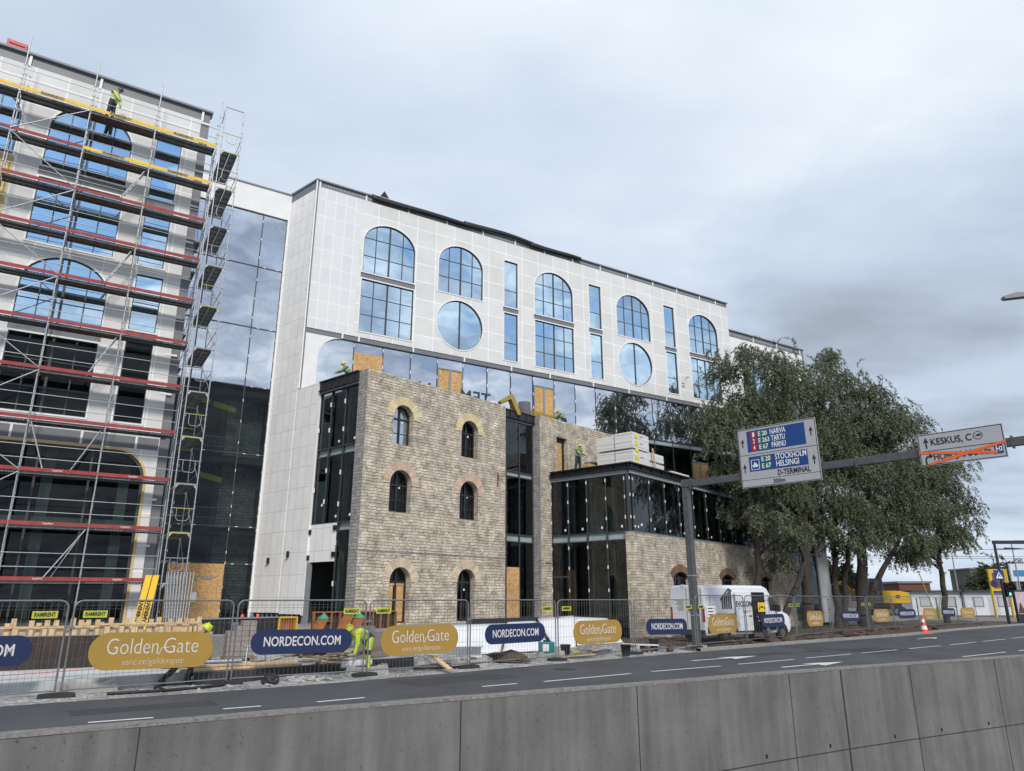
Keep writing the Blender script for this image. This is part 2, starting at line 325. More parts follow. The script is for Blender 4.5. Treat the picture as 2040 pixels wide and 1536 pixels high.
# window outlines in (x, z)
def o_rect(x0, x1, z0, z1, i=0): return [(x0 + i, z0 + i), (x1 - i, z0 + i), (x1 - i, z1 - i), (x0 + i, z1 - i)]
def o_arch(x0, x1, z0, z1, rise, i=0, n=20):
    c = (x0 + x1) / 2; a = (x1 - x0) / 2 - i; zs = z1 - rise; b = rise - i
    return [(x0 + i, z0 + i), (x1 - i, z0 + i)] + [(c + a * math.cos(math.pi * k / n), zs + b * math.sin(math.pi * k / n)) for k in range(n + 1)]
def o_circ(cx, cz, r, i=0, n=40): return [(cx + (r - i) * math.cos(2 * math.pi * k / n), cz + (r - i) * math.sin(2 * math.pi * k / n)) for k in range(n)]
def span_at(poly, x=None, z=None):
    ax = 0 if x is not None else 1; t = (x if x is not None else z) + 1.3e-5; r = []
    for k in range(len(poly)):
        p, q = poly[k], poly[(k + 1) % len(poly)]
        if (p[ax] - t) * (q[ax] - t) < 0: u = (t - p[ax]) / (q[ax] - p[ax]); r.append(p[1 - ax] + u * (q[1 - ax] - p[1 - ax]))
    return (min(r), max(r)) if len(r) >= 2 else None
def window(parent, of, xs=(), zs=(), glass=None, y=.0, fw=.07, depth=.12, cen=None, fm=None, thin=.035, label=None, name='window'):
    """of(i) gives the outline inset by i; trim proud of the wall, thin dark bars, one pane"""
    o, i1, i2 = of(0), of(fw), of(fw + .035)
    mb = MB(); mb.ring(o, i1, y - .03, y + depth, 0); mb.ring(i1, i2, y + .02, y + depth - .01, 1)
    for x in xs:
        sp = span_at(i2, x=x); wd = .05 if cen is not None and abs(x - cen) < .01 else thin / 2 + .005
        if sp: mb.box(x - wd, y + .055, sp[0], x + wd, y + .105, sp[1], 1)
    for z in zs:
        sp = span_at(i2, z=z)
        if sp: mb.box(sp[0], y + .06, z - thin / 2, sp[1], y + .102, z + thin / 2, 1)
    f = mb.build(name, [fm or WTRIM, MULL], parent, label=label)
    p = MB(); p.add([(a, y + .085, b) for a, b in i1], [tuple(range(len(i1)))], 0)
    p.build('pane', glass or WIN, f, fix=False)
    return f
# ================================================================ BUILDINGS
GZ = 0.9       # level of the building site beside the houses
# ---------------------------------------------------------------- office tower behind the scaffold
T = frame_at('office_tower', (-16.783, 28.933), 58, 'white panelled office tower with arched blue windows behind the scaffolding', 'building')
def big(i, k): return o_arch(*k, i)
A1 = (-4.28, -.92, 16.42, 23.5, 1.45)
def tw(x0, x1, z0, z1, rise=0): return (lambda i=0: o_arch(x0, x1, z0, z1, rise, i)) if rise else (lambda i=0: o_rect(x0, x1, z0, z1, i))
holes = [tw(-4.28, -.92, 16.4, 23.45, 1.45), tw(-4.18, -.88, 9.12, 16.05, 1.4), tw(-.1, 1.12, 16.35, 23.25), tw(-.02, 1.2, 9.12, 16.02),
         tw(-8.6, -5.2, 20.1, 23.45, 1.45), tw(-8.6, -5.2, 9.12, 16.05, 1.4), tw(-9.5, 1.62, 1.35, 8.1, 0)]
gf = lambda i=0: [(-9.5 + i, .97 + i), (1.62 - i, .97 + i)] + [(1.62 - 1.25 + (1.25 - i) * math.cos(R(a)), 8.08 - 1.25 + (1.25 - i) * math.sin(R(a))) for a in range(0, 91, 9)] + [(-9.5 + 1.25 - (1.25 - i) * math.sin(R(a)), 8.08 - 1.25 + (1.25 - i) * math.cos(R(a))) for a in range(0, 91, 9)]
MB().plate([(-11, GZ), (2.04, GZ), (1.72, 24.68), (-11, 24.68)], [h(0) for h in holes[:6]] + [gf(0)] + [o_circ(-6.9, 18.4, 1.65)], 0, .35).build('wall', BOARD, T)
each(MB().box(-11, .05, 24.68, 2.1, .35, 25.2).prism([(2.04, GZ), (2.42, GZ), (2.1, 24.68), (1.72, 24.68)], .06, .34).box(-11, -.015, 8.12, 1.9, -.005, 8.62), 'dark_band', GREY, T)
c = MB()
c.box(-11, -.1, 25.2, 2.2, .5, 25.3)
c.build('coping', COPING, T)
c = MB()
for z in [2.6, 4.1, 6.0, 8.7, 10.6, 12.4, 14.2, 16.2, 18, 19.9, 21.8, 23.6, 24.5]: c.box(1.66, -.02, z, 2.13, .05, z + .09)
for x in (-8, -5.45, -2.7, 1.7): c.box(x, -.03, 24.62, x + .1, .05, 25.2)
for x in (-8.2, -5.8, -3.4, -1, 1.0): c.box(x, -.03, 8.1, x + .09, .0, 8.64)
each(c, 'batten', WTRIM, T)
each(MB().box(2.1, .35, GZ, 2.12, 5.6, 25.2).box(-11, .35, GZ, -10.9, 5.6, 25.2), 'side_wall', BOARDS, T)
MB().box(-11, .35, 25.0, 2.1, 5.6, 25.15).build('roof', GREY, T)
MB().box(-11, 3.5, 1, 2.08, 3.6, 25).build('back_wall', INTER, T)
c = MB()
for z in (1.0, 4.9, 8.4, 12.5, 16.1, 19.8, 23.8): c.box(-10.9, .4, z, 2.05, 3.5, z + .25)
each(c, 'floor_slab', SLAB, T)
def two(parent, x0, x1, zb, zs0, zs1, zt, rise, g1=None, g2=None, cols=4, rows=3):
    # arched upper light, spandrel, rectangular lower light
    xs = [x0 + (x1 - x0) * k / cols for k in range(1, cols)]
    top = (lambda i=0: o_arch(x0, x1, zs1, zt, rise, i)) if rise else (lambda i=0: o_rect(x0, x1, zs1, zt, i))
    window(parent, top, xs, [zs1 + (zt - zs1) * k / rows for k in range(1, rows)], g1, cen=(x0 + x1) / 2 if cols > 1 else None)
    window(parent, lambda i=0: o_rect(x0, x1, zb, zs0, i), xs, [zb + (zs0 - zb) * k / rows for k in range(1, rows)], g2 or g1, cen=(x0 + x1) / 2 if cols > 1 else None)
    MB().box(x0, .02, zs0, x1, .14, zs1).build('spandrel', GREY, parent)
two(T, -4.28, -.92, 16.4, 19.55, 19.98, 23.45, 1.45)
two(T, -4.18, -.88, 9.12, 12.5, 12.9, 16.05, 1.4, WIN, DARKG)
two(T, -.1, 1.12, 16.35, 19.2, 19.75, 23.25, 0, cols=1, rows=2)
two(T, -.02, 1.2, 9.12, 12.86, 13.25, 16.02, 0, WIN, DARKG, cols=1, rows=2)
two(T, -8.6, -5.2, 9.12, 12.5, 12.9, 16.05, 1.4, WIN, DARKG)
window(T, lambda i=0: o_arch(-8.6, -5.2, 20.1, 23.45, 1.45, i), [-7.75, -6.9, -6.05], [21.2, 22.3], cen=-6.9)
GOLD = mat('gold_panel', (.62, .45, .17), .5, .1, 2)
MB().plate(o_rect(-8.6, -5.2, 16.6, 20.05), [o_circ(-6.9, 18.4, 1.45)], -.03, .0).build('gold_panel', GOLD, T)
window(T, lambda i=0: o_circ(-6.9, 18.4, 1.48, i), [-6.9], [], cen=-6.9, fm=GOLD)
f = MB(); f.ring(gf(0), gf(.09), -.04, .25, 0); f.ring(gf(.09), gf(.2), .05, .2, 1)
for x in (-8, -6.1, -4.2, -2.3, -.45): f.box(x - .04, .1, 1.4, x + .04, .2, 8.0, 1)
f.box(-9.4, .1, 4.75, 1.5, .2, 4.85, 1)
f = f.build('shop_window', [GOLD, MULL], T)
MB().add([(a, .15, b) for a, b in gf(.1)], [tuple(range(len(gf())))]).build('pane', DARKG, f, fix=False)
c = MB()
for x in (-7.5, -4.6, -1.9, .9): c.box(x - .2, 1.3, 1.2, x + .2, 1.7, 8.4)
each(c, 'column', mat('column_grey', (.30, .31, .30), .8, .15), T)

# ---------------------------------------------------------------- glazed link between tower and wing
CW = frame_at('glazed_link', (-13.18, 37.61), 58, 'tall glass curtain wall linking the tower and the white wing, mirroring clouds', 'building')
MB().box(-5.5, 0, 23.55, -.02, .3, 25.2).box(-.12, -.02, GZ, -.02, .3, 23.55).build('wall', WHITE, CW)
MB().box(-5.5, -.06, 25.2, -.02, .4, 25.28).build('coping', COPING, CW)
mz = [GZ, 3.74, 5.6, 9.4, 13.1, 16.5, 20.2, 23.55]; mxs = [-5.5, -4.2, -1.48, -.12]
for a, b in zip(mxs[:-1], mxs[1:]):
    for z0, z1 in zip(mz[:-1], mz[1:]):
        jx, jy = rnd.uniform(-.006, .006), rnd.uniform(-.006, .006)
        MB().add([(a + .02, .12 + jx, z0 + .02), (b - .02, .12 - jx, z0 + .02), (b - .02, .12 - jx + jy, z1 - .02), (a + .02, .12 + jx + jy, z1 - .02)], [(0, 1, 2, 3)]).build('pane', CURT if z0 > 13 else DARKG, CW, fix=False)
c = MB(); cl = MB()
for x in mxs: c.box(x - .025, .08, GZ, x + .025, .2, 23.5)
for z in mz: c.box(-5.5, .085, z - .03, -.1, .195, z + .03)
for x in mxs[1:]:
    for z in mz[:-1]:
        for k in (.15, .5, .85):
            zz_ = z + k * 3.3; cl.box(x - .015, .05, zz_, x + .015, .08, zz_ + .14)
for z in mz[1:]:
    for a in mxs[:-1]:
        for k in (.25, .75): cl.box(a + k * 1.4 - .07, .05, z - .015, a + k * 1.4 + .07, .085, z + .015)
c.build('mullion', MULL, CW); each(cl, 'clip', WTRIM, CW)
c = MB()
for z in (1.0, 5.2, 8.9, 12.6): c.box(-5.5, .3, z, -.04, 1.55, z + .35)
each(c, 'floor_slab', INTER, CW)
MB().box(-5.5, .4, 25.0, -.02, 3, 25.1).build('top_slab', INTER, CW); MB().box(-5.5, 3, GZ, -1.9, 3.1, 25.1).build('back_wall', INTER, CW); MB().box(-1.9, 1.6, GZ, -.03, 1.8, 25.0).build('stone_reflection_wall', STONEG, CW); MB().box(-2.05, 1.6, GZ, -1.9, 3.0, 25.0).build('inner_side_wall', INTER, CW)  # stone wall added behind the glass to stand in for mirrored masonry
MB().box(-.02, .3, GZ, .02, 5.0, 25.0).build('party_wall', INTER, CW)
sg = MB()
for (x, z) in ((-2.3, 11.9), (-3.6, 12.2), (-2.6, 8.1)): sg.obox((x, .55, z), (1.2, .03, .28), (0, R(12), 0))
each(sg, 'safety_board', mat('yellow_green', (.45, .5, .05), .6), CW)
c = MB()
for z in (12.95, 9.25, 5.55):
    for x in np.arange(-5.3, -1.6, .12): c.tube((x, .5, z), (x, .5, z + 1.0), .008, 3)
    c.tube((-5.4, .5, z + 1), (-1.5, .5, z + 1), .02, 4).tube((-5.4, .5, z + .5), (-1.5, .5, z + .5), .015, 4)
c.build('railing', STEEL, CW)
c = MB()
for x in (-1.2,): c.tube((x, .4, 2.3), (x + .9, .4, 1.2), .03, 4).tube((x + .9, .4, 2.2), (x + .2, .4, 1.4), .03, 4)
each(c, 'brace', BLACK, CW)
d_ = MB().box(-4.1, -.02, 1.0, -1.5, .06, 3.72).build('temporary_door', OSB, CW)
MB().box(-3.35, -.035, 1.0, -3.34, -.02, 3.1).box(-1.75, -.035, 1.0, -1.74, -.02, 3.1).box(-3.35, -.035, 3.09, -1.74, -.02, 3.11).box(-2.5, -.04, 2.98, -2.0, -.03, 3.04).build('hinge_strap', COPING, d_)
MB().box(-2.9, -.045, 1.9, -2.65, -.03, 2.35).build('notice', WHT, d_)

# ---------------------------------------------------------------- white wing
W_ = frame_at('white_wing', (-11.26, 36.0), 58, 'long white wing with arched and round mirror windows above the stone house', 'building')
LEN = 34.05
MODS = [(2.95, 6.37, 'B'), (7.84, 11.13, 'C'), (12.6, 13.78, 'N'), (15.0, 18.32, 'B'), (19.62, 20.83, 'N'), (22.12, 25.46, 'C'), (26.8, 28.0, 'N'), (29.36, 32.68, 'B')]
hl = []
for x0, x1, k in MODS:
    if k == 'B': hl.append(o_arch(x0, x1, 16.52, 23.65, 1.42))
    if k == 'C': hl += [o_arch(x0, x1, 20.15, 23.65, 1.42), o_circ((x0 + x1) / 2, 18.25, 1.67)]
    if k == 'N': hl.append(o_rect(x0, x1, 16.52, 23.6))
MB().plate([(.12, 16.2), (2.75, 16.2), (2.75, 24.9), (.12, 24.9)], [], 0, .3).build('narrow_board_wall', BOARDN, W_)
MB().plate([(2.75, 16.2), (LEN, 16.2), (LEN, 24.9), (2.75, 24.9)], hl, 0, .3).build('wall', BOARD, W_)
for x0, x1, k in MODS:
    if k == 'B': two(W_, x0, x1, 16.52, 19.88, 20.2, 23.65, 1.42)
    if k == 'C':
        window(W_, lambda i=0: o_arch(x0, x1, 20.15, 23.65, 1.42, i), [x0 + (x1 - x0) * q / 4 for q in (1, 2, 3)], [21.3, 22.45], cen=(x0 + x1) / 2)
        window(W_, lambda i=0: o_circ((x0 + x1) / 2, 18.25, 1.67, i), [(x0 + x1) / 2], [], cen=(x0 + x1) / 2)
    if k == 'N':
        window(W_, lambda i=0: o_rect(x0, x1, 20.2, 23.6, i), [], [21.45]); window(W_, lambda i=0: o_rect(x0, x1, 16.52, 19.88, i), [], [17.8])
        MB().box(x0, .02, 19.88, x1, .14, 20.2).build('spandrel', GREY, W_)
MB().box(.12, .03, 24.9, LEN, .3, 25.27).box(.12, .04, 15.93, LEN, .3, 16.2).build('dark_band', GREY, W_)
c = MB()
x = .12
for x in (.14, 2.95, 5.7, 8.35, 11.0, 13.5, 15.9, 18.3, 20.8, 23.4, 25.9, 28.4, 30.9, 32.7): c.box(x, -.01, 24.86, x + .09, .03, 25.27)
for x in (2.1, 3.05, 6.4, 9.8, 13.2, 16.2, 19.8, 23.0, 26.6, 30.1): c.box(x, -.01, 15.93, x + .09, .04, 16.22)
each(c, 'batten', WTRIM, W_)
c = MB()
for x in np.arange(.5, LEN - .5, .16): c.box(x, .015, 25.05, x + .05, .03, 25.09)
c.build('perforated_strip', WTRIM, W_)['kind'] = 'stuff'
MB().box(-.06, -.08, 25.27, LEN + .06, .45, 25.35).build('coping', COPING, W_)
# corner strip
MB().box(0.0, .0, 12.7, .12, .3, 25.27).build('corner_strip', GREY, W_)
MB().box(-.04, -.045, 12.7, .03, .0, 25.27).build('corner_trim', WTRIM, W_)
lo = [(.12, 12.3), (.86, 12.3), (.86, 14.6)] + [(.86 + 1.3 - 1.3 * math.cos(R(a)), 14.6 + 1.3 * math.sin(R(a))) for a in range(8, 91, 8)] + [(.12, 15.9)]
MB().plate(lo, [], .02, .3).build('rounded_corner_board', WHITE, W_)
gm = [.86, 2.9, 4.65, 6.37, 8.1, 9.84, 11.55, 13.28, 14.98, 16.65, 18.37, 20.13, 21.85, 23.57, 25.33, 27.1, 28.85, 30.6, 32.3, LEN]
rows = [(12.9, 15.93), (9.25, 12.55), (5.6, 8.95), (1.0, 5.3)]
for i, (a, b) in enumerate(zip(gm[:-1], gm[1:])):
    for k, (z0, z1) in enumerate(rows):
        if k and a < 16: continue
        if k == 0 and a < 17: z0 = 12.2
        if k == 0 and i in (1, 4, 8): z0 = 15.33 if i != 0 else z0
        if k == 1 and i == 16: z0 = 11.7
        jx, jy = rnd.uniform(-.012, .012), rnd.uniform(-.01, .01)
        MB().add([(a + .02, .18 + jx, z0), (b - .02, .18 - jx, z0), (b - .02, .18 - jx + jy, z1), (a + .02, .18 + jx + jy, z1)], [(0, 1, 2, 3)]).build('pane', CURT if k == 0 else DARKG, W_, fix=False)
c = MB(); cl = MB()
for a in gm[1:]:
    c.box(a - .02, .14, 1.0 if a > 17.5 else 12.2, a + .02, .3, 15.93)
    for z in (15.6, 14.6, 13.7, 13.0): cl.box(a - .03, .12, z, a + .01, .14, z + .2)
for z in (12.9, 12.55, 9.25, 8.95, 5.6, 5.3): c.box(17.6, .15, z - .03, LEN, .28, z + .03)
c.build('mullion', MULL, W_); each(cl, 'clip', WTRIM, W_)
each(MB().box(17.6, .2, 12.6, LEN, 3, 12.86).box(17.6, .2, 9.0, LEN, 3, 9.22).box(17.6, .2, 5.33, LEN, 3, 5.57), 'floor_slab', SLAB, W_)
MB().box(.1, 3.0, 1, LEN, 3.1, 25.2).build('back_wall', INTER, W_)
MB().box(0.1, .45, 25.15, LEN, 9, 25.25).build('roof', GREY, W_)
def boarded(parent, x0, x1, z0, z1, y, leaves=2):
    f = MB(); f.ring(o_rect(x0 + .03, x1 - .03, z0, z1), o_rect(x0 + .1, x1 - .1, z0 + .06, z1 - .08), y, y + .12)
    if leaves == 2: m_ = (x0 + x1) / 2; f.box(m_ - .07, y, z0 + .05, m_ + .07, y + .12, z1 - .08)
    f = f.build('door_frame', COPING, parent)
    MB().box(x0 + .1, y + .04, z0 + .06, x1 - .1, y + .09, z1 - .08).build('board', OSB, f)
boarded(W_, 8.1, 9.84, 12.3, 15.33, .12); boarded(W_, 15.0, 16.65, 12.3, 15.33, .12); boarded(W_, 28.87, 30.58, 9.3, 11.7, .12)
MB().box(2.92, .16, 12.3, 4.63, .22, 15.33).build('board', OSB, W_)
# side of the wing (returns at 130 degrees)
e130 = lambda s, n=0: along((-11.26, 36.0), 130, s, n)
o2 = e130(-2.54)
SW = empty('side', (0, 0, 0)); bpy.data.objects.remove(SW)
def in_frame(parent, origin, az):
    """location and rotation, in the parent's frame, of a face running at az from a plan point"""
    inv = parent_mat(parent).inverted(); p = inv @ Vector((origin[0], origin[1], 0)); return tuple(p), (0, 0, R(90 - az) - parent.rotation_euler[2])
def parent_mat(p): return Matrix.Translation(p.location) @ Matrix.Rotation(p.rotation_euler[2], 4, 'Z')
lc, rt = in_frame(W_, (-11.26, 36.0), 130)
each(MB().box(-2.54, 0, 1.4, -.16, .25, 24.72).box(-.16, .02, 1.4, -.02, .25, 12.7).box(-.02, .004, 1.35, 1.9, .25, 12.66), 'side_wall', BOARDS, W_, lc, rt)
MB().box(-2.54, .02, 24.72, -.05, .25, 25.27).box(-.16, .05, 12.7, -.0, .25, 24.9).build('dark_band', GREY, W_, lc, rt)
MB().box(-2.6, -.06, 25.27, .02, .3, 25.36).build('coping', COPING, W_, lc, rt)
c = MB()
for z in np.arange(13.2, 24.9, 1.75): c.box(-.17, .0, z, .0, .05, z + .07)
c.box(1.86, -.03, 1.3, 1.95, .26, 12.66); c.box(-2.6, -.03, 1.4, -2.5, .1, 24.7)
for z in np.arange(2.0, 24, .62): c.box(-2.52, -.012, z, -2.40, .0, z + .05)
c.build('edge_trim', WTRIM, W_, lc, rt)
c = MB()
for x in np.arange(-2.4, 1.9, .42): c.box(x, .06, .3, x + .05, .11, 1.38)
each(c, 'plinth_batten', COPING, W_, lc, rt)
MB().box(-2.5, .15, .2, 1.9, .3, 1.38).build('plinth', BLACK, W_, lc, rt)
for (x, z) in ((-1.35, 3.75), (.35, 4.0)):
    MB().box(x, -.1, z, x + .12, .0, z + .28).tube((x + .06, -.08, z), (x - .1, -.1, z - .2), .012, 4).build('cable_socket', BLACK, W_, lc, rt)

# lower end wing
LW = frame_at('end_wing', along((-11.26, 36), 58, 34.05), 58, 'lower white end of the wing seen above and behind the willow trees', 'building')
MB().plate([(0, 12.8), (9.2, 12.8), (9.2, 22.45), (0, 22.45)], [o_arch(1.2, 4.2, 16.5, 21.5, 1.35), o_arch(5.6, 8.4, 16.5, 21.5, 1.35)], .05, .35).build('wall', WHITE, LW)
MB().box(0, .06, 22.45, 9.2, .35, 22.98).box(9.2, .06, 12.8, 9.45, .35, 22.98).build('dark_band', GREY, LW)
MB().box(-.02, -.05, 22.98, 9.5, .5, 23.06).build('coping', COPING, LW)
c = MB()
for x in (2.9, 5.9, 8.95): c.box(x, .03, 22.42, x + .1, .06, 22.98)
each(c, 'batten', WTRIM, LW)
c = MB()
for x in np.arange(.2, 8.8, .17): c.box(x, .045, 22.68, x + .06, .06, 22.72)
c.build('perforated_strip', WTRIM, LW)['kind'] = 'stuff'
for x0, x1 in ((1.2, 4.2), (5.6, 8.4)): window(LW, lambda i=0: o_arch(x0, x1, 16.5, 21.5, 1.35, i), [x0 + (x1 - x0) * q / 4 for q in (1, 2, 3)], [18.2, 19.8], cen=(x0 + x1) / 2, y=.05)
MB().box(8.0, .05, .3, 9.3, .35, 12.75).build('end_pillar', WHITE, LW)
for a, b in ((0, 2), (2.05, 4), (4.05, 6), (6.05, 7.95)):
    for z0, z1 in ((.5, 5.3), (5.6, 8.9), (9.2, 12.7)): MB().add([(a, .2, z0), (b, .2, z0), (b, .2, z1), (a, .2, z1)], [(0, 1, 2, 3)]).build('pane', PAVG, LW, fix=False)
c = MB()
for a in (0, 2.02, 4.02, 6.02, 7.97): c.box(a - .03, .15, .4, a + .03, .3, 12.8)
for z in (5.45, 9.05, 12.75): c.box(0, .12, z - .12, 8, .3, z + .05)
c.build('mullion', COPING, LW)
each(MB().box(0, .3, 5.3, 8, 3.9, 5.55).box(0, .3, 8.95, 8, 3.9, 9.15), 'floor_slab', SLAB, LW)
each(MB().box(0, 4, 0, 9.4, 4.1, 22.9).box(9.35, .35, 0, 9.42, 4, 22.9), 'back_wall', INTER, LW)

# ---------------------------------------------------------------- stone house
S = frame_at('stone_house', (-6.84, 32.29), 43, 'old rubble limestone house with round-arched windows and brick arches', 'building')
YB = (.68, .56, .33); PB = (.58, .42, .31); TB = (.60, .48, .35)
BRY = mat('yellow_arch_brick', YB, .8, .12, 9, island=.14); BRP = mat('pink_arch_brick', PB, .8, .15, 9, island=.16); BRT = mat('tan_arch_brick', TB, .8, .15, 9, island=.18); BRD = mat('brown_arch_brick', (.20, .12, .08), .85, .2, 9, island=.2)
SW = [(1.62, 2.84, 9.22, 11.2, BRY), (6.12, 7.34, 9.22, 11.22, BRY), (1.58, 2.88, 5.97, 7.98, BRP), (6.08, 7.42, 5.97, 7.96, BRP), (1.82, 3.04, .98, 3.46, BRT), (6.04, 7.26, .98, 3.50, BRT)]
hs_ = [o_arch(x0, x1, z0, z1, (x1 - x0) / 2) for x0, x1, z0, z1, b in SW]
MB().plate([(0, GZ - .4), (9.5, GZ - .4), (9.5, 12.6), (0, 12.6)], hs_, 0, .71).build('front_wall', STONE, S)
lc2, rt2 = in_frame(S, (-6.84, 32.29), 43)
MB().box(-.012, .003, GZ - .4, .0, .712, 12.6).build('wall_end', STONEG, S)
MB().box(0, -.03, 4.1, 9.5, .0, 4.17).build('ledge', STONEG, S)
def brick_arch(parent, x0, x1, z1, m, inner=0, wid=.42, leg=.05, n=26, seg=False, y=-.03):
    c = (x0 + x1) / 2; r0 = (x1 - x0) / 2 + inner; zc = z1 - (x1 - x0) / 2; b = MB()
    if seg:
        hw = (x1 - x0) / 2; rise = seg; rr = (hw * hw + rise * rise) / (2 * rise); zc = z1 - rr; a0 = math.asin(hw / rr); A = [math.pi / 2 - a0 * 1.12, math.pi / 2 + a0 * 1.12]; r0 = rr
    else: A = [-.06, math.pi + .06]
    for k in range(n):
        a = A[0] + (A[1] - A[0]) * k / n; e = A[0] + (A[1] - A[0]) * (k + .86) / n; r1 = r0 + wid * rnd.uniform(.97, 1.03)
        P = [(c + q * math.cos(t), zc + q * math.sin(t)) for q, t in ((r0, a), (r1, a), (r1, e), (r0, e))]
        b.add([(p[0], y, p[1]) for p in P] + [(p[0], y + .3, p[1]) for p in P], [(0, 1, 2, 3), (7, 6, 5, 4), (0, 4, 5, 1), (1, 5, 6, 2), (2, 6, 7, 3), (3, 7, 4, 0)])
    b.build('brick_arch', m, parent)
def stone_window(parent, x0, x1, z0, z1, rise, y=.32, door=False, glass=None):
    of = lambda i=0: o_arch(x0, x1, z0, z1, rise, i)
    o, i1 = of(0), of(.075); mb = MB(); mb.ring(o, i1, y, y + .1)
    cx_ = (x0 + x1) / 2; i2 = of(.07); sp = span_at(i2, x=cx_); mb.box(cx_ - .05, y + .01, sp[0], cx_ + .05, y + .09, sp[1])
    zt = z1 - rise - .05; sp = span_at(i2, z=zt); mb.box(sp[0], y + .005, zt - .04, sp[1], y + .095, zt + .04)
    if not door: zz_ = z0 + (zt - z0) * .45; mb.box(x0 + .07, y + .03, zz_ - .015, x1 - .07, y + .08, zz_ + .015)
    f = mb.build('door' if door else 'window', DARK, parent)
    MB().add([(a, y + .06, b) for a, b in i1], [tuple(range(len(i1)))]).build('pane', glass or DARKG, f, fix=False)
    MB().box(cx_ + .15, y + .045, z0 + (z1 - z0) * .58, cx_ + .24, y + .055, z0 + (z1 - z0) * .58 + .1).build('sticker', WHT, f)
    return f
for k, (x0, x1, z0, z1, b) in enumerate(SW):
    f = stone_window(S, x0, x1, z0, z1, (x1 - x0) / 2, door=k > 3, glass=glass_mirror('pale_pane', (.75, .8, .85), .75) if k == 0 else None)
    brick_arch(S, x0, x1, z1, b, .0, .42)
    if k == 4: MB().box(x0 + .1, .36, z0, x0 + .5, .4, 2.62).box(x1 - .5, .36, z0, x1 - .1, .4, 2.62).box(x0 + .08, .35, 2.64, x1 - .08, .45, 2.8).build('board', OSB, f)
    if k < 4: MB().box(x0 - .02, .0, z0 - .05, x1 + .04, .3, z0).build('sill', b, f)
# glazed slot between the two stone parts
MB().box(9.5, .5, .5, 12.45, .52, .51).build('threshold', BLACK, S)
for z0, z1 in ((.6, 5.1), (5.5, 8.75), (9.05, 12.0)):
    for a, b in ((9.52, 10.12), (10.14, 11.22), (11.24, 12.35)):
        MB().add([(a, .56, z0), (b, .56, z0), (b, .56, z1), (a, .56, z1)], [(0, 1, 2, 3)]).build('pane', PAVG, S, fix=False)
c = MB()
for a in (10.13, 11.23, 12.4): c.box(a - .035, .52, .6, a + .035, .7, 12.05)
for z in (5.1, 8.75, 5.5, 9.05): c.box(9.5, .53, z - .03, 12.42, .68, z + .03)
c.build('mullion', MULL, S)
each(MB().box(9.5, .62, 5.12, 12.4, 1.2, 5.47).box(9.5, .62, 8.78, 12.4, 1.2, 9.02), 'floor_slab', SLAB, S)
c = MB()
for x in (10.35, 11.45): c.box(x, .9, .6, x + .16, 1.1, 12)
each(c, 'steel_column', mat('steel_green', (.20, .27, .27), .6, .1), S)
MB().box(9.5, .5, 12.0, 12.45, .8, 12.1).build('lintel', COPING, S)
b_ = MB().box(9.52, .40, 12.12, 12.45, .46, 12.62).box(9.52, .34, 12.12, 12.45, .5, 12.16).box(9.52, .34, 12.58, 12.45, .5, 12.62)
for x in (9.6, 10.3, 11.0, 11.7, 12.35): b_.box(x, .35, 12.16, x + .03, .4, 12.58)
b_.build('steel_beam', DARK, S)
d_ = MB().box(10.15, .53, .7, 11.2, .58, 3.72).build('temporary_door', OSB, S)
MB().plate([(12.46, .4), (20.2, .4), (20.2, 12.64), (12.46, 12.64)], [o_rect(14.02, 15.06, 9.35, 11.57)], .0, .5).build('rear_wall', STONE, S)
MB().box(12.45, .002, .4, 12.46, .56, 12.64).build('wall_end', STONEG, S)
MB().box(14.02, .3, 9.35, 14.85, .34, 11.3).build('board', OSB, S)
MB().box(14.02, .28, 11.3, 15.06, .45, 11.57).box(14.85, .28, 9.35, 15.06, .45, 11.3).build('door_recess', DARK, S)
MB().box(.7, .75, 12.1, 20, 7, 12.25).build('roof', GREY, S)
MB().box(.72, 5.5, .5, 20, 5.6, 12.1).build('inner_wall', INTER, S)
MB().box(12.8, -.05, 4.0, 13.3, 0, 4.08).build('ledge', STONEG, S)
MB().tube((8.85, -.05, 7.9), (8.85, -.05, 8.7), .025, 5).obox((8.85, -.07, 8.4), (.07, .05, .35), (0, .1, 0)).build('wall_tie', mat('rust', (.16, .06, .03), .9), S)

# glazed side bay between the white wing and the stone house (faces left)
GB = frame_at('glazed_side_bay', (-11.26, 36.0), 130, 'glazed bay with steel roof beams between white wall and stone house corner', 'building')
for a, b, z0, z1, m_ in ((1.95, 2.85, 9.1, 12.0, PAVG), (1.95, 2.85, 5.5, 8.7, PAVG), (2.88, 3.98, 9.1, 12.0, PAVG), (2.88, 3.98, 5.5, 8.7, PAVG), (4.02, 5.05, 9.1, 12.0, PAVG), (4.02, 5.05, 5.5, 8.7, PAVG), (4.02, 5.05, .95, 5.1, PAVG)):
    MB().add([(a, .15, z0), (b, .15, z0), (b, .15, z1), (a, .15, z1)], [(0, 1, 2, 3)]).build('pane', m_, GB, fix=False)
c = MB(); cl = MB()
for a in (1.95, 2.87, 4.0, 5.05): c.box(a - .03, .1, .95 if a > 3.9 else 5.46, a + .03, .25, 12.1)
for z in (5.46, 8.7, 9.1, 12.05): c.box(1.95, .11, z - .03, 5.06, .24, z + .03)
for a, z in ((2.87, 11.2), (2.87, 9.9), (4, 11.2), (4, 9.8), (2.87, 7.9), (4, 7.7), (2.87, 6.4), (4, 6.2), (4, 4.4), (4, 2.6), (2.0, 10), (2.0, 7)): cl.box(a - .03, .05, z, a + .02, .1, z + .22)
for x, z in ((3.6, 9.3), (4.8, 9.3), (2.6, 6.3), (3.75, 5.7), (4.8, 5.7)): cl.box(x, .12, z, x + .1, .14, z + .12)
c.build('mullion', MULL, GB); each(cl, 'clip', WTRIM, GB)
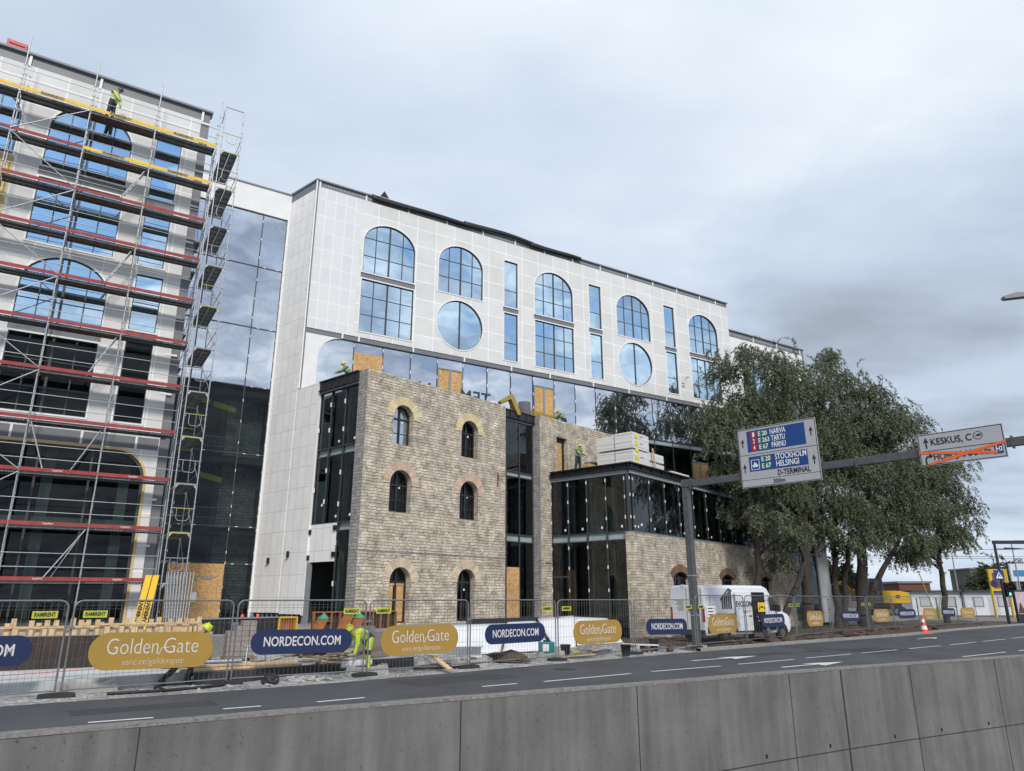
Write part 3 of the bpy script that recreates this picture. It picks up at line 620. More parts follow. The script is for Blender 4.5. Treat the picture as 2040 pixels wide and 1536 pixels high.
each(MB().box(1.97, .25, 8.72, 5.05, 2.5, 9.08).box(4.03, .25, 5.1, 5.05, 2.5, 5.44), 'floor_slab', SLAB, GB)
MB().box(1.95, .06, 3.7, 3.98, .16, 5.44).build('white_panel', BOARDS, GB)
for a, z in ((1.98, 5.0), (1.98, 3.8), (3.95, 5.1), (3.95, 3.9)): MB().box(a - .1, -.02, z, a + .1, .06, z + .22).build('bracket', BLACK, GB)
MB().box(1.95, .02, .9, 2.15, .2, 3.7).build('door_post', COPING, GB)
each(MB().box(1.95, 2.6, .9, 5.06, 2.7, 12.2).box(2.15, .3, .85, 5.05, 2.6, .9), 'back_wall', INTER, GB)
b_ = MB().box(1.97, -.05, 12.14, 5.07, .02, 12.62).box(1.97, -.12, 12.10, 5.07, .1, 12.16).box(1.97, -.12, 12.58, 5.07, .1, 12.64)
for x in (2.3, 2.9, 3.5, 4.1, 4.7): b_.box(x, -.11, 12.15, x + .04, -.05, 12.58)
b_.build('steel_beam', DARK, GB)
MB().box(1.97, -.02, 12.02, 5.05, .14, 12.09).build('grey_beam', COPING, GB)
MB().box(1.97, .1, 12.5, 5.05, 3.5, 12.56).build('roof', GREY, GB)
c = MB()
for x in (3.2, 4.35): c.box(x, .9, .9, x + .18, 1.1, 12)
each(c, 'steel_column', MATS['steel_green'], GB)

# ---------------------------------------------------------------- glass pavilion on a stone base
PC = (6.42, 38.6)
P = frame_at('glass_pavilion', PC, 40, 'dark glass pavilion on a low rubble stone base behind the white van', 'building')
PW = [(4.3, 6.2), (10.75, 12.65), (17.2, 19.1)]
MB().plate([(0, -.4), (26, -.4), (26, 5.48), (0, 5.48)], [o_arch(a, b, 1.0, 3.55, .3) for a, b in PW], 0, .42).build('stone_base', STONE, P)
MB().box(-.012, .003, -.4, 0, .42, 5.48).build('stone_base_end', STONE, P)
MB().box(-.03, -.03, 5.48, 26, .45, 5.52).build('flashing', COPING, P)
for a, b in PW:
    brick_arch(P, a, b, 3.55, BRD, 0, .4, n=18, seg=.3); stone_window(P, a, b, 1.0, 3.55, .3, y=.2)
ps = [0, .33, 2.15, 3.95, 5.75, 7.6, 9.45, 11.3, 13.15, 15, 16.85, 18.7, 20.5, 22.3, 24.1, 26]
for a, b in zip(ps[:-1], ps[1:]): MB().add([(a + .02, .1, 5.55), (b - .02, .1, 5.55), (b - .02, .1, 8.62), (a + .02, .1, 8.62)], [(0, 1, 2, 3)]).build('pane', PAVG, P, fix=False)
c = MB(); cl = MB()
for a in ps:
    c.box(a - .03, .05, 5.52, a + .03, .22, 8.65)
    for z in (8.3, 7.4, 6.2): cl.box(a - .02, .02, z, a + .03, .05, z + .16)
    cl.box(a + .45, .08, 5.75, a + .55, .095, 5.87)
c.box(0, .06, 5.52, 26, .2, 5.58)
c.build('mullion', MULL, P); each(cl, 'clip', WTRIM, P)
c = MB()
for x in np.arange(1.2, 26, 1.83): c.box(x, .9, 5.6, x + .14, 1.05, 8.8)
each(c, 'steel_column', MATS['steel_green'], P)
MB().box(.42, .25, 5.1, 26, 5.2, 5.5).build('floor_slab', SLAB, P)
MB().box(0, 0, 8.65, 26, .2, 8.86).build('grey_beam', COPING, P)
b_ = MB().box(-.1, -.02, 8.92, 26, .04, 9.2).box(-.25, -.22, 9.18, 26, 5.3, 9.24).box(-.12, -.12, 8.88, 26, .14, 8.92)
for x in np.arange(.0, 26, 1.2): b_.box(x, -.14, 8.92, x + .04, -.02, 9.18)
b_.build('roof', DARK, P)
MB().box(.5, 5.2, 0, 26, 5.3, 9.15).build('back_wall', INTER, P)
pl, pr = in_frame(P, along(PC, 130, -5.4), 130)
x_s = [0, 1.2, 2.5, 3.78, 5.0, 5.4]
for a, b in zip(x_s[:-1], x_s[1:]):
    MB().add([(a + .02, .1, 5.55), (b - .02, .1, 5.55), (b - .02, .1, 8.62), (a + .02, .1, 8.62)], [(0, 1, 2, 3)]).build('pane', PAVG, P, pl, pr, fix=False)
    if a < 4.9: MB().add([(a + .02, .1, .6), (b - .02, .1, .6), (b - .02, .1, 5.08), (a + .02, .1, 5.08)], [(0, 1, 2, 3)]).build('pane', PAVG, P, pl, pr, fix=False)
c = MB(); cl = MB()
for a in x_s[:-1]:
    c.box(a - .03, .04, .6, a + .03, .22, 8.65)
    for z in (8.3, 7.3, 6.2, 4.7, 3.6, 2.4): cl.box(a - .02, .01, z, a + .03, .04, z + .18)
    cl.box(a + .9, .08, 5.75, a + 1.0, .095, 5.88)
c.box(0, .05, 5.08, 5.0, .2, 5.14).box(0, .05, 5.5, 5.37, .2, 5.56).box(0, .05, 3.2, 1.2, .2, 3.28)
c.build('mullion', MULL, P, pl, pr); each(cl, 'clip', WTRIM, P, pl, pr)
MB().box(0, .14, 5.15, 5.0, .3, 5.49).build('floor_edge', SLAB, P, pl, pr)
MB().box(0, 0, 8.65, 5.38, .2, 8.86).build('grey_beam', COPING, P, pl, pr)
b_ = MB().box(0, -.02, 8.92, 5.42, .04, 9.2).box(0, -.14, 8.88, 5.5, .12, 8.92)
for x in np.arange(.1, 5.4, .85): b_.box(x, -.12, 8.92, x + .04, -.02, 9.18)
b_.build('roof_beam', DARK, P, pl, pr)
c = MB()
for x in (.9, 2.2, 3.6): c.box(x, .9, .6, x + .14, 1.05, 8.8)
each(c, 'steel_column', mat('column_pale', (.30, .33, .33), .6, .1), P, pl, pr)
# ================================================================ GROUND, ROAD, WALL
def curve_pts(pts, n=60):
    """smooth plan curve through points"""
    P = [Vector((a, b, 0)) for a, b in pts]; P = [2 * P[0] - P[1]] + P + [2 * P[-1] - P[-2]]; o = []
    per = max(2, n // (len(P) - 3))
    for i in range(1, len(P) - 2):
        for k in range(per):
            t = k / per; a, b, c, d = P[i - 1], P[i], P[i + 1], P[i + 2]
            o.append(.5 * ((2 * b) + (-a + c) * t + (2 * a - 5 * b + 4 * c - d) * t * t + (-a + 3 * b - 3 * c + d) * t ** 3))
    o.append(P[-2]); return o
def offs(c, d):
    r = []
    for i, p in enumerate(c):
        t = (c[min(i + 1, len(c) - 1)] - c[max(i - 1, 0)]).normalized(); r.append(p + Vector((-t.y, t.x, 0)) * d)
    return r
def strip(mb, A, B, za, zb, m=0):
    vs = [(p.x, p.y, za) for p in A] + [(p.x, p.y, zb) for p in B]; n = len(A)
    mb.add(vs, [(i, i + 1, n + i + 1, n + i) for i in range(n - 1)], m); return mb
KERB = curve_pts([(-34, -.5), (-22, 7.2), (-14.5, 12.4), (-10.15, 15.32), (-5.06, 19.0), (.65, 24.2), (6.8, 29.9), (14.0, 36.2), (22.5, 43.27), (31, 51.5), (40.3, 59.6), (62, 77), (120, 118)], 96)
WALL = curve_pts([(-30, -2.2), (-18, 4.6), (-7.45, 11.35), (-3.62, 13.87), (3.0, 17.9), (9.49, 21.9), (17.57, 26.3), (30, 33), (60, 48)], 80)
ASPH = mat('asphalt', (.058, .060, .066), .8, .26, .35, bump=.5, bscale=70, vscale=(1.6, .7, 1), detail=9)
CONCW = None
def wall_material():
    m = mat('stained_concrete', (.125, .123, .118), .88, .0, 3)
    t = m.node_tree; b = t.nodes['Principled BSDF']; NN = t.nodes.new; LL = t.links.new
    tcn = NN('ShaderNodeTexCoord')
    def nz(scale, vs, det=6, rg=.6):
        mp = NN('ShaderNodeMapping'); mp.inputs['Scale'].default_value = vs; LL(tcn.outputs['Object'], mp.inputs[0])
        n = NN('ShaderNodeTexNoise'); n.inputs['Scale'].default_value = scale; n.inputs['Detail'].default_value = det; n.inputs['Roughness'].default_value = rg; LL(mp.outputs[0], n.inputs['Vector']); return n.outputs[0]
    def rp(f, a, b_, c, d):
        n = NN('ShaderNodeMapRange'); n.inputs[1].default_value = a; n.inputs[2].default_value = b_; n.inputs[3].default_value = c; n.inputs[4].default_value = d; LL(f, n.inputs[0]); return n.outputs[0]
    def mul(a, c):
        n = NN('ShaderNodeMath'); n.operation = 'MULTIPLY'; LL(a, n.inputs[0]); LL(c, n.inputs[1]); return n.outputs[0]
    streak = rp(nz(2.2, (1, 1, .10)), .35, .7, 1.18, .72); cloud_ = rp(nz(.8, (1, 1, 1)), .3, .7, .85, 1.15); spots = rp(nz(14, (1, 1, .8), 2), .66, .72, 1.0, .55); pit = rp(nz(45, (1, 1, 1), 2), .62, .72, 1.0, .72)
    v = mul(mul(streak, cloud_), mul(spots, pit)); hs = NN('ShaderNodeHueSaturation'); hs.inputs['Color'].default_value = (.15, .145, .137, 1); LL(v, hs.inputs['Value']); LL(hs.outputs[0], b.inputs['Base Color'])
    bu = NN('ShaderNodeBump'); bu.inputs['Distance'].default_value = .006; LL(nz(30, (1, 1, 1), 5), bu.inputs['Height']); LL(bu.outputs[0], b.inputs['Normal']); return m
CONCW = wall_material()
CTOP = mat('weathered_concrete_top', (.19, .18, .165), .95, .3, 9, bump=.8, bscale=40)
SOIL = speckmat('gravel_ground', (.42, .41, .39), (.24, .23, .215), (.56, .55, .53), 12, .05, .95, .45)
DIRT = mat('brown_soil', (.075, .053, .038), .95, .45, 2.2, bump=1.5, bscale=9)
GRASS = mat('grass_green', (.06, .085, .03), .95, .4, 5, bump=1)
# big sheet of ground beyond the kerb
g = MB()
far = [p.copy() for p in KERB]
KI = offs(KERB, .0)
A = KERB; Bb = [p + Vector((-.62, .78, 0)) * 260 for p in A]
strip(g, A, Bb, -.012, -.012)
g.build('ground', mat('far_ground', (.16, .15, .135), .95, .3, .3, bump=.5, bscale=6)); o = bpy.data.objects['ground']; tag(o, kind='structure')
MB().add([(-900, -700, -5.3), (1100, -700, -5.3), (1100, 1300, -5.3), (-900, 1300, -5.3)], [(0, 1, 2, 3)]).build('terrain', mat('distant_terrain', (.07, .085, .055), .95, .3, .02)); tag(bpy.data.objects['terrain'], kind='structure')
MB().add([(-260, 100, -.05), (60, 76, -.05), (118, 117, -.05), (700, 600, -.05), (700, 1300, -.05), (-400, 1300, -.05)], [(0, 1, 2, 3, 4, 5)]).build('far_field', MATS['distant_terrain']); tag(bpy.data.objects['far_field'], kind='structure')
road = MB(); strip(road, offs(WALL, .2), KERB[:len(WALL)], 0, 0)
# road as one sheet between the wall and the kerb
def resample(c, n):
    Ls = [0]
    for a, b in zip(c[:-1], c[1:]): Ls.append(Ls[-1] + (b - a).length)
    o = []; j = 0
    for k in range(n):
        s = Ls[-1] * k / (n - 1)
        while j < len(c) - 2 and Ls[j + 1] < s: j += 1
        t = (s - Ls[j]) / max(1e-6, Ls[j + 1] - Ls[j]); o.append(c[j].lerp(c[j + 1], t))
    return o
road = MB(); WL = offs(WALL + [Vector((150, 95, 0))], .15)
strip(road, resample(WL, 90), resample(KERB, 90), 0, 0)
tag(road.build('road', ASPH), kind='structure')
# kerb of pale concrete from the gantry post onwards, flush edge before it
K2 = [p for p in KERB if p.x > 7.2]
kb = MB(); strip(kb, K2, K2, 0, .12); strip(kb, K2, offs(K2, .28), .12, .12); strip(kb, offs(K2, .28), offs(K2, .28), .12, -.01)
tag(kb.build('kerb', mat('kerb_concrete', (.27, .26, .24), .9, .2, 5, bump=.5, bscale=30)), kind='structure')
# construction strip: gravel sheet with a rolling surface
def field(A, B, nu, nv, zf, name, m, seed=1, base=.004):
    from mathutils import noise as nz
    a = resample(A, nu); b = resample(B, nu); vs = []
    for i in range(nu):
        for j in range(nv):
            t = j / (nv - 1); p = a[i].lerp(b[i], t); vs.append((p.x, p.y, base + zf(p.x, p.y, t) + .0))
    mb = MB(); mb.add(vs, [(i * nv + j, (i + 1) * nv + j, (i + 1) * nv + j + 1, i * nv + j + 1) for i in range(nu - 1) for j in range(nv - 1)], 0, True)
    return mb.build(name, m)
from mathutils import noise as mnoise
def zf(x, y, t):
    n = mnoise.noise(Vector((x * .55, y * .55, 1))) * .10 + mnoise.noise(Vector((x * 1.7, y * 1.7, 4))) * .05 + mnoise.noise(Vector((x * 4, y * 4, 9))) * .025
    e = min(1, t * 5) * min(1, (1 - t) * 8); return max(0, .05 + n) * e + .75 * max(0, t - .45) * (x < 9)
K_l = [p for p in KERB if -24 < p.x < 8.5]; K_r = [p for p in KERB if 7.6 < p.x < 46]
tag(field(K_l, offs(K_l, 9.0), 150, 34, zf, 'gravel', SOIL), kind='stuff', label=None)
o = bpy.data.objects['gravel']; o['label'] = 'pale crushed gravel along the building site behind the mesh fence'; o['category'] = 'gravel'
def zf2(x, y, t):
    n = mnoise.noise(Vector((x * .6, y * .6, 1))) * .16 + mnoise.noise(Vector((x * 1.9, y * 1.9, 4))) * .09 + mnoise.noise(Vector((x * 5, y * 5, 9))) * .05
    return max(0.0, .08 + n) * min(1, t * 6 + .1) * min(1, (1 - t) * 8)
o = field(offs(K_r, .28), offs(K_r, 11), 150, 40, zf2, 'soil', DIRT); tag(o, kind='structure')
# raised new pavement slab on the left
SLB = [(-16.5, 10.2), (-10.95, 16.15), (-9.2, 17.85), (-8.15, 18.95), (-8.6, 20.6), (-10.4, 22.2), (-17.8, 15.2)]
tag(MB().prism(SLB, -.05, .3, 'xy').build('pavement', mat('new_concrete', (.50, .51, .50), .85, .12, 2)), kind='structure')
SL2 = [(-8.6, 20.65), (-7.85, 18.85), (-6.6, 19.6), (-5.25, 21.4), (-4.2, 22.4), (-3.2, 23.6), (-6.0, 27.5), (-10.3, 22.4)]
tag(MB().prism(SL2, -.05, .29, 'xy').build('site_slab', mat('dusty_concrete', (.34, .33, .31), .9, .3, 3)), kind='structure')
sk = MB()
ed = [(-7.75, 18.6), (-6.55, 19.45), (-5.15, 21.25), (-4.1, 22.3), (-3.0, 23.5)]
for a, b in zip(ed[:-1], ed[1:]): sk.add([(a[0], a[1], -.02), (b[0], b[1], -.02), (b[0] - .05, b[1] + .08, .32), (a[0] - .05, a[1] + .08, .32)], [(0, 1, 2, 3)])
tag(sk.build('damp_proof_sheet', BLACK), 'black waterproofing sheet along the front edge of the site slab', 'membrane')
# terrace the houses stand on
TER = [(-30, 8.2), (-11.35, 20.3), (-9.6, 23.3), (-7.6, 27.6), (-3.0, 31.2), (1.2, 35.8), (5.3, 39.0), (8, 47), (0, 60), (-60, 30)]
tag(MB().prism(TER, -.3, .93, 'xy').build('terrace', mat('terrace_concrete', (.26, .25, .23), .9, .25, 2)), kind='structure')
# ---------------------------------------------------------------- retaining wall of the underpass
RW = empty('retaining_wall', (0, 0, 0), 0, 'long grey concrete retaining wall of the underpass in the foreground', 'wall')
wl = resample(WALL, 120); wb = offs(wl, .33); w0_ = offs(wl, -.0)
m_ = MB(); strip(m_, w0_, w0_, -5.2, .13)
m_.build('face', CONCW, RW)
c = MB(); n_ = len(wl)
vs = []; 
for i, (a, b) in enumerate(zip(wl, wb)):
    jz = mnoise.noise(Vector((a.x * 1.2, a.y * 1.2, 0))) * .012; jo = mnoise.noise(Vector((a.x * 2.2, a.y * 2.2, 5))) * .02
    vs += [(a.x + jo, a.y - .012, .10), (a.x, a.y + .0, .15 + jz), (b.x, b.y, .15 + jz), (b.x, b.y, -.05)]
c.add(vs, [(4 * i + k, 4 * i + 4 + k, 4 * i + 5 + k, 4 * i + 1 + k) for i in range(n_ - 1) for k in range(3)])
c.build('top', CTOP, RW)
def on_wall(x):
    for a, b in zip(WALL[:-1], WALL[1:]):
        if a.x <= x <= b.x: t = (x - a.x) / (b.x - a.x); return a.lerp(b, t), math.atan2(b.y - a.y, b.x - a.x)
    return None
c = MB()
for x, wd in ((-1.02, .012), (2.9, .01), (7.5, .01), (9.4, .03), (12.2, .012), (16.2, .012), (-5.9, .008)):
    p, an = on_wall(x); c.obox((p.x, p.y - .003, -2.4), (wd * 2, .012, 5.0), (0, 0, an))
c.build('joint', mat('joint_dark', (.03, .03, .03), .9), RW)
c = MB(); pp = [p for p in resample(WALL, 200) if -9 < p.x < 30]
for a, b in zip(pp[:-1], pp[1:]):
    za = -1.0 - .02 * (12 - a.x); c.tube((a.x, a.y - .001, -1.95), (b.x, b.y - .001, -1.95), .014, 4, cap=False)
c.build('pour_line', MATS['joint_dark'], RW)
c = MB()
for x in (6.5, 8.7, 11.2, 13.2, 15.4):
    p, an = on_wall(x); c.obox((p.x, p.y - .004, -1.8), (.07, .02, .09), (0, 0, an))
c.build('tie_hole', BLACK, RW)
tag(MB().add([(-30, -12, -4.9), (60, 20, -4.9), (60, 49, -4.9), (-30, -1.5, -4.9)], [(0, 1, 2, 3)]).build('underpass_road', ASPH), kind='structure')
# ---------------------------------------------------------------- road markings
PAINT = mat('road_paint', (.62, .62, .60), .7, .15, 6)
mk = MB(); hw = .055
def dash(p, q, wdt=.11, mb=None):
    p = Vector((*p, 0)); q = Vector((*q, 0)); t = (q - p).normalized(); n = Vector((-t.y, t.x, 0)) * wdt / 2
    (mb or mk).add([(a.x, a.y, .005) for a in (p - n, q - n, q + n, p + n)], [(0, 1, 2, 3)])
for p, q in (((-7.32, 13.42), (-6.45, 13.96)), ((-4.04, 15.98), (-3.19, 16.66)), ((-.73, 18.68), (.13, 19.32)), ((.83, 19.77), (3.40, 21.82)), ((4.10, 22.41), (6.64, 24.2)), ((7.38, 24.85), (9.91, 26.73)), ((10.59, 27.35), (13.13, 29.33)), ((13.77, 29.86), (16.13, 31.68)), ((17.0, 32.4), (19.5, 34.4)), ((20.3, 35.0), (22.8, 37.1)), ((23.6, 37.8), (26.2, 40.0)), ((27, 40.7), (29.8, 43.1)),
             ((16.6, 27.95), (19.83, 30.41)), ((20.8, 31.1), (24, 33.6)), ((25, 34.4), (28, 36.8)), ((-5.6, 15.0), (-5.0, 15.4))): dash(p, q)
def arrow(p, q, mb):
    p = Vector((*p, 0)); q = Vector((*q, 0)); t = (q - p); L_ = t.length; t.normalize(); n = Vector((-t.y, t.x, 0))
    P_ = [p - n * .07, p + t * L_ * .55 - n * .07, p + t * L_ * .5 - n * .42, q, p + t * L_ * .5 + n * .42, p + t * L_ * .55 + n * .07, p + n * .07]
    mb.add([(a.x, a.y, .005) for a in P_], [(0, 1, 5, 6), (1, 2, 3), (1, 3, 5), (5, 3, 4)])
arrow((6.2, 26.2), (9.2, 28.4), mk); arrow((8.4, 23.75), (11.2, 25.75), mk); arrow((21.5, 40), (23.5, 41.6), mk)
tag(mk.build('road_markings', PAINT, fix=False), kind='structure')

pt = MB()
for x, y, az, l_, w_ in ((-1.5, 20.4, 50, 3.4, 1.5), (9.0, 28.6, 50, 5.0, .9), (-7.2, 15.2, 55, 2.6, .8), (15.2, 31.6, 52, 3.0, 1.8)):
    d_ = Vector((math.sin(R(az)), math.cos(R(az)), 0)); n_ = Vector((-d_.y, d_.x, 0)); p = Vector((x, y, .0025)); pt.add([tuple(p + d_ * a * l_ / 2 + n_ * b * w_ / 2) for a, b in ((-1, -1), (1, -1), (1, 1), (-1, 1))], [(0, 1, 2, 3)])
tag(pt.build('road_patches', mat('asphalt_patch', (.036, .037, .040), .85, .2, 2, bump=.4, bscale=60), fix=False), kind='structure')
for i, (x, y) in enumerate(((1.6, 23.1), (12.4, 31.0))):
    o = MB().lathe([(.36, .002), (.36, .008), (.30, .009), (.30, .005)], (0, 0, 0), 24).build('manhole_cover', mat('cast_iron', (.03, .03, .032), .6, .3, 20), None, loc=(x, y, 0)); tag(o, ('round dark manhole cover in the road near the middle of the picture', 'round dark manhole cover in the road near the lane arrows')[i], 'manhole cover', 'manhole covers in the road')
# ================================================================ SCAFFOLD
def fit(o, width):
    xs = [v.co.x for v in o.data.vertices]; o.scale[0] = width / (max(xs) - min(xs)); return o
SC = frame_at('scaffolding', (-16.2, 28.0), 58, 'eleven-lift steel scaffolding with red and yellow toeboards before the office tower', 'scaffolding')
PX = [-8.0, -5.4, -2.8, -.2, 2.45]; LV = [2.68 + 2 * k for k in range(11)]
for i, x in enumerate(PX):
    for y in (0, .73):
        c = MB().tube((x, y, .93), (x, y, 25.3 if y == 0 else 24.0), .026, 8)
        for z in np.arange(1.4, 24.5, .5): c.tube((x, y, z), (x, y, z + .03), .045, 6)
        c.lathe([(.07, .92), (.07, .94), (.03, .95)], (x, y, 0), 8)
        c.build('standard', STEEL, SC)
DOT = mat('hole_light', (.62, .64, .66), .6); DECKM = mat('deck_metal', (.21, .21, .215), .5, .25, 6, .5); WOODD = mat('deck_plywood', (.13, .09, .065), .8, .3, 4)  # pale dots paint the sky light seen through the deck holes
dk = MB()
for y0 in (.05, .38):
    dk.box(.03, y0, -.02, 2.57, y0 + .3, .0, 0); dk.box(.03, y0, -.075, 2.57, y0 + .015, -.02, 0); dk.box(.03, y0 + .285, -.075, 2.57, y0 + .3, -.02, 0)
    for x in np.arange(.2, 2.5, .11):
        if x < 1.1 or x > 1.55: dk.box(x, y0 - .006, -.07, x + .07, y0 - .001, -.035, 1)
    for x in np.arange(.3, 2.5, .45): dk.box(x, y0 + .02, -.05, x + .03, y0 + .28, -.022, 0)
dk.box(1.2, .04, -.05, 1.34, .046, -.025, 2)
dkm = dk.build('deck', [DECKM, DOT, REDS], SC); dkm.location = (PX[0], 0, LV[0])
dw = MB().box(.03, .05, -.03, 2.57, .68, .0, 0).box(.03, .04, -.09, 2.57, .055, .005, 1).box(.03, .675, -.09, 2.57, .69, .005, 1)
for x in np.arange(.3, 2.5, .4): dw.box(x, .06, -.075, x + .05, .67, -.03, 0)
dwm = dw.build('deck', [WOODD, DECKM], SC); dwm.location = (PX[2], 0, LV[0])
gr = MB().tube((0, 0, 0), (2.6, 0, 0), .0155, 6); gr = gr.build('guardrail', STEEL, SC); gr.location = (PX[0], -.045, LV[0] + 1)
tb = MB().box(.02, -.06, .01, 2.58, -.035, .15); tr_ = tb.build('toeboard', REDS, SC); tr_.location = (PX[0], 0, LV[0])
ty_ = MB().box(.02, -.06, .01, 2.58, -.035, .16, 0).box(.72, -.0615, .012, 1.62, -.06, .158, 1).build('toeboard', [YEL, mat('yellow_worn', (.50, .38, .12), .7, .2, 8)], None)
lt_y = text(ty_, 'RAMIRENT', .15, (1.17, -.066, .085), m=mat('brown_print', (.16, .10, .02), .8), offset=.004); fit(lt_y, .82)
lt_r = text(tr_, 'Layher', .11, (1.25, -.064, .085), m=WHT, shear=.2); fit(lt_r, .34); lr0 = lt_r
ty_.parent = SC
first = {'d': True, 'w': True, 'g': True, 'r': True, 'y': True}
def put(o, key, loc):
    if first[key]: first[key] = False; c = o
    else: c = o.copy(); COL.objects.link(c); c.parent = SC
    c.location = loc; return c
for k, z in enumerate(LV):
    for i in range(4):
        x = PX[i]
        put(dwm if i == 2 else dkm, 'w' if i == 2 else 'd', (x, 0, z))
        for h in (.5, 1.0): put(gr, 'g', (x, -.045, z + h))
        yl = k == 10 or (k == 9 and i >= 2)
        t_ = put(ty_ if yl else tr_, 'y' if yl else 'r', (x, 0, z))
        if yl and t_ is not ty_:
            q = lt_y.copy(); COL.objects.link(q); q.parent = t_
        if not yl and k < 3 and i > 0 and t_ is not tr_:
            q = lt_r.copy(); COL.objects.link(q); q.parent = t_
tm = MB().tube((0, -.06, -.09), (0, .78, -.09), .024, 6).tube((0, .02, -.09), (0, .02, -.35), .01, 4).tube((0, .25, -.09), (0, .02, -.33), .012, 4).build('transom', STEEL, SC); tm.location = (PX[0], 0, LV[0]); fst = True
for z in LV:
    for x in PX:
        if fst: fst = False; tm.location = (x, 0, z); continue
        q = tm.copy(); COL.objects.link(q); q.parent = SC; q.location = (x, 0, z)
for k in range(0, 10):
    z = LV[k]; a, b = (PX[1], PX[2]); up = k % 2 == 1
    MB().tube((a, -.07, z + (.05 if up else 1.95)), (b, -.07, z + (1.95 if up else .05)), .022, 6).build('brace', STEEL, SC)
    if k % 2 == 0:
        lad = MB()
        for dy in (.15, .45): lad.tube((PX[3] - .1, dy, z + 1.95), (PX[3] - 1.0, dy, z + .05), .025, 5)
        for t in np.arange(.08, .98, .13): lad.tube((PX[3] - .1 - .9 * t, .15, z + 1.95 - 1.9 * t), (PX[3] - .1 - .9 * t, .45, z + 1.95 - 1.9 * t), .014, 5)
        lad.build('ladder', STEEL, SC)
MB().tube((PX[2] + .1, -.07, LV[0] - 0.1), (PX[2] - .9, -.07, 1.0), .03, 6).build('brace', STEEL, SC)
MB().tube((PX[3] - .1, -.07, LV[1] - .1), (PX[3] - 1.2, -.07, LV[0] + .1), .03, 6).build('brace', STEEL, SC)
MB().tube((PX[2] + .1, -.07, LV[3] - .1), (PX[2] + .75, -.07, LV[2] + .1), .03, 6).build('brace', STEEL, SC)

# stair tower at the end of the scaffold
ST_ = frame_at('scaffolding', along((-16.2, 28.0), 58, 2.62), 58, 'narrow side bay of scaffolding with grey decks running back beside the glass link', 'scaffolding')
for x in (0, .86):
    for y in (0, 2.95):
        c = MB().tube((x, y, .93), (x, y, 25.25 if y < 2 else 24.2), .026, 8)
        for z in np.arange(1.4, 24.5, .5): c.tube((x, y, z), (x, y, z + .03), .042, 6)
        c.build('standard', STEEL, ST_)
FL = mat('side_deck_metal', (.23, .235, .24), .6, .3, 6, .2)
for k, z1 in enumerate(LV):
    c = MB()
    for x in (.09, .45):
        c.box(x, .0, z1 - .02, x + .33, 2.95, z1); c.box(x, 0, z1 - .08, x + .02, 2.95, z1 - .02); c.box(x + .31, 0, z1 - .08, x + .33, 2.95, z1 - .02)
        for y in np.arange(.4, 2.9, .5): c.box(x + .02, y, z1 - .06, x + .31, y + .04, z1 - .02)
    c.build('deck', FL, ST_)
    c = MB()
    for y in (-.03, 2.98): c.tube((0, y, z1 - .06), (.86, y, z1 - .06), .026, 6).tube((0, y, z1 + .95), (.86, y, z1 + .95), .017, 5)
    each(c, 'end_rail', mat('yellow_tube', (.50, .46, .08), .5, .1) if k in (1, 3, 6, 10) else STEEL, ST_)
    MB().path([(.2, -.03, z1 + .93), (.2, -.03, z1 + .55), (.28, -.03, z1 + .45), (.6, -.03, z1 + .45), (.68, -.03, z1 + .55), (.68, -.03, z1 + .93)], .013, 5).build('gate', STEEL, ST_)
    each(MB().tube((.9, 0, z1 + 1), (.9, 2.95, z1 + 1), .017, 5).tube((.9, 0, z1 + .5), (.9, 2.95, z1 + .5), .015, 5), 'guardrail', STEEL, ST_)
    MB().tube((.88, 0, z1 - 1.95), (.88, 2.95, z1 - .1), .015, 5).build('brace', STEEL, ST_)
    c = MB()
    for x in (0.03, .83): c.add([(x, -.03, z1 - .06), (x + (.14 if x < .5 else -.14), -.03, z1 - .06), (x, -.03, z1 - .24)], [(0, 1, 2)])
    c.add([(0.03, -.045, z1 - .24), (.03, -.045, z1 - .06), (.17, -.045, z1 - .06)], [(0, 1, 2)])
    c.build('gusset', STEEL, ST_, fix=False)
MB().tube((0, 0, 25.1), (.86, 0, 25.1), .026, 6).tube((0, 0, 25.1), (0, .75, 24.6), .02, 5).build('top_frame', STEEL, ST_)

# leaning yellow beams, stored frames, boxes at the scaffold foot
for i, (dx, ll) in enumerate(((0, 'left-hand'), (.245, 'right-hand'))):
    r_ = empty('yellow_plank', (-14.25 + dx, 28.1 + dx * .35, .93), R(32), 'tall yellow board leaning upright on the scaffold, the %s one of the pair' % ll, 'board', 'yellow boards leaning on the scaffold')
    MB().add([(0, 0, 0), (.22, 0, 0), (.48, .3, 2.0), (.26, .3, 2.0), (0, .04, 0), (.22, .04, 0), (.48, .34, 2.0), (.26, .34, 2.0)], [(0, 1, 2, 3), (4, 7, 6, 5), (0, 3, 7, 4), (1, 5, 6, 2), (0, 4, 5, 1), (3, 2, 6, 7)]).build('board', YEL, r_)
    tt = text(r_, 'RAMIRENT', .19, (.225, .105, .78), m=BLKT, offset=.008)
    tt.rotation_euler = Matrix(((.37 / 2.92, -.97, 0), (.5 / 2.92, .13, -.98), (2.85 / 2.92, .08, .17))).to_euler(); q = tt
    ux = Vector((.26, .3, 2.0)).normalized(); nn = Vector((1, 0, 0)).cross(ux).normalized(); yy = nn.cross(ux)
    if nn.y > 0: nn = -nn; yy = nn.cross(ux)
    q.rotation_euler = Matrix((ux, yy, nn)).transposed().to_euler(); q.location = Vector((.11, 0, 0)) + ux * .62 + nn * .006; fit(q, .95)
fr_ = [(-12.75, 29.6)]
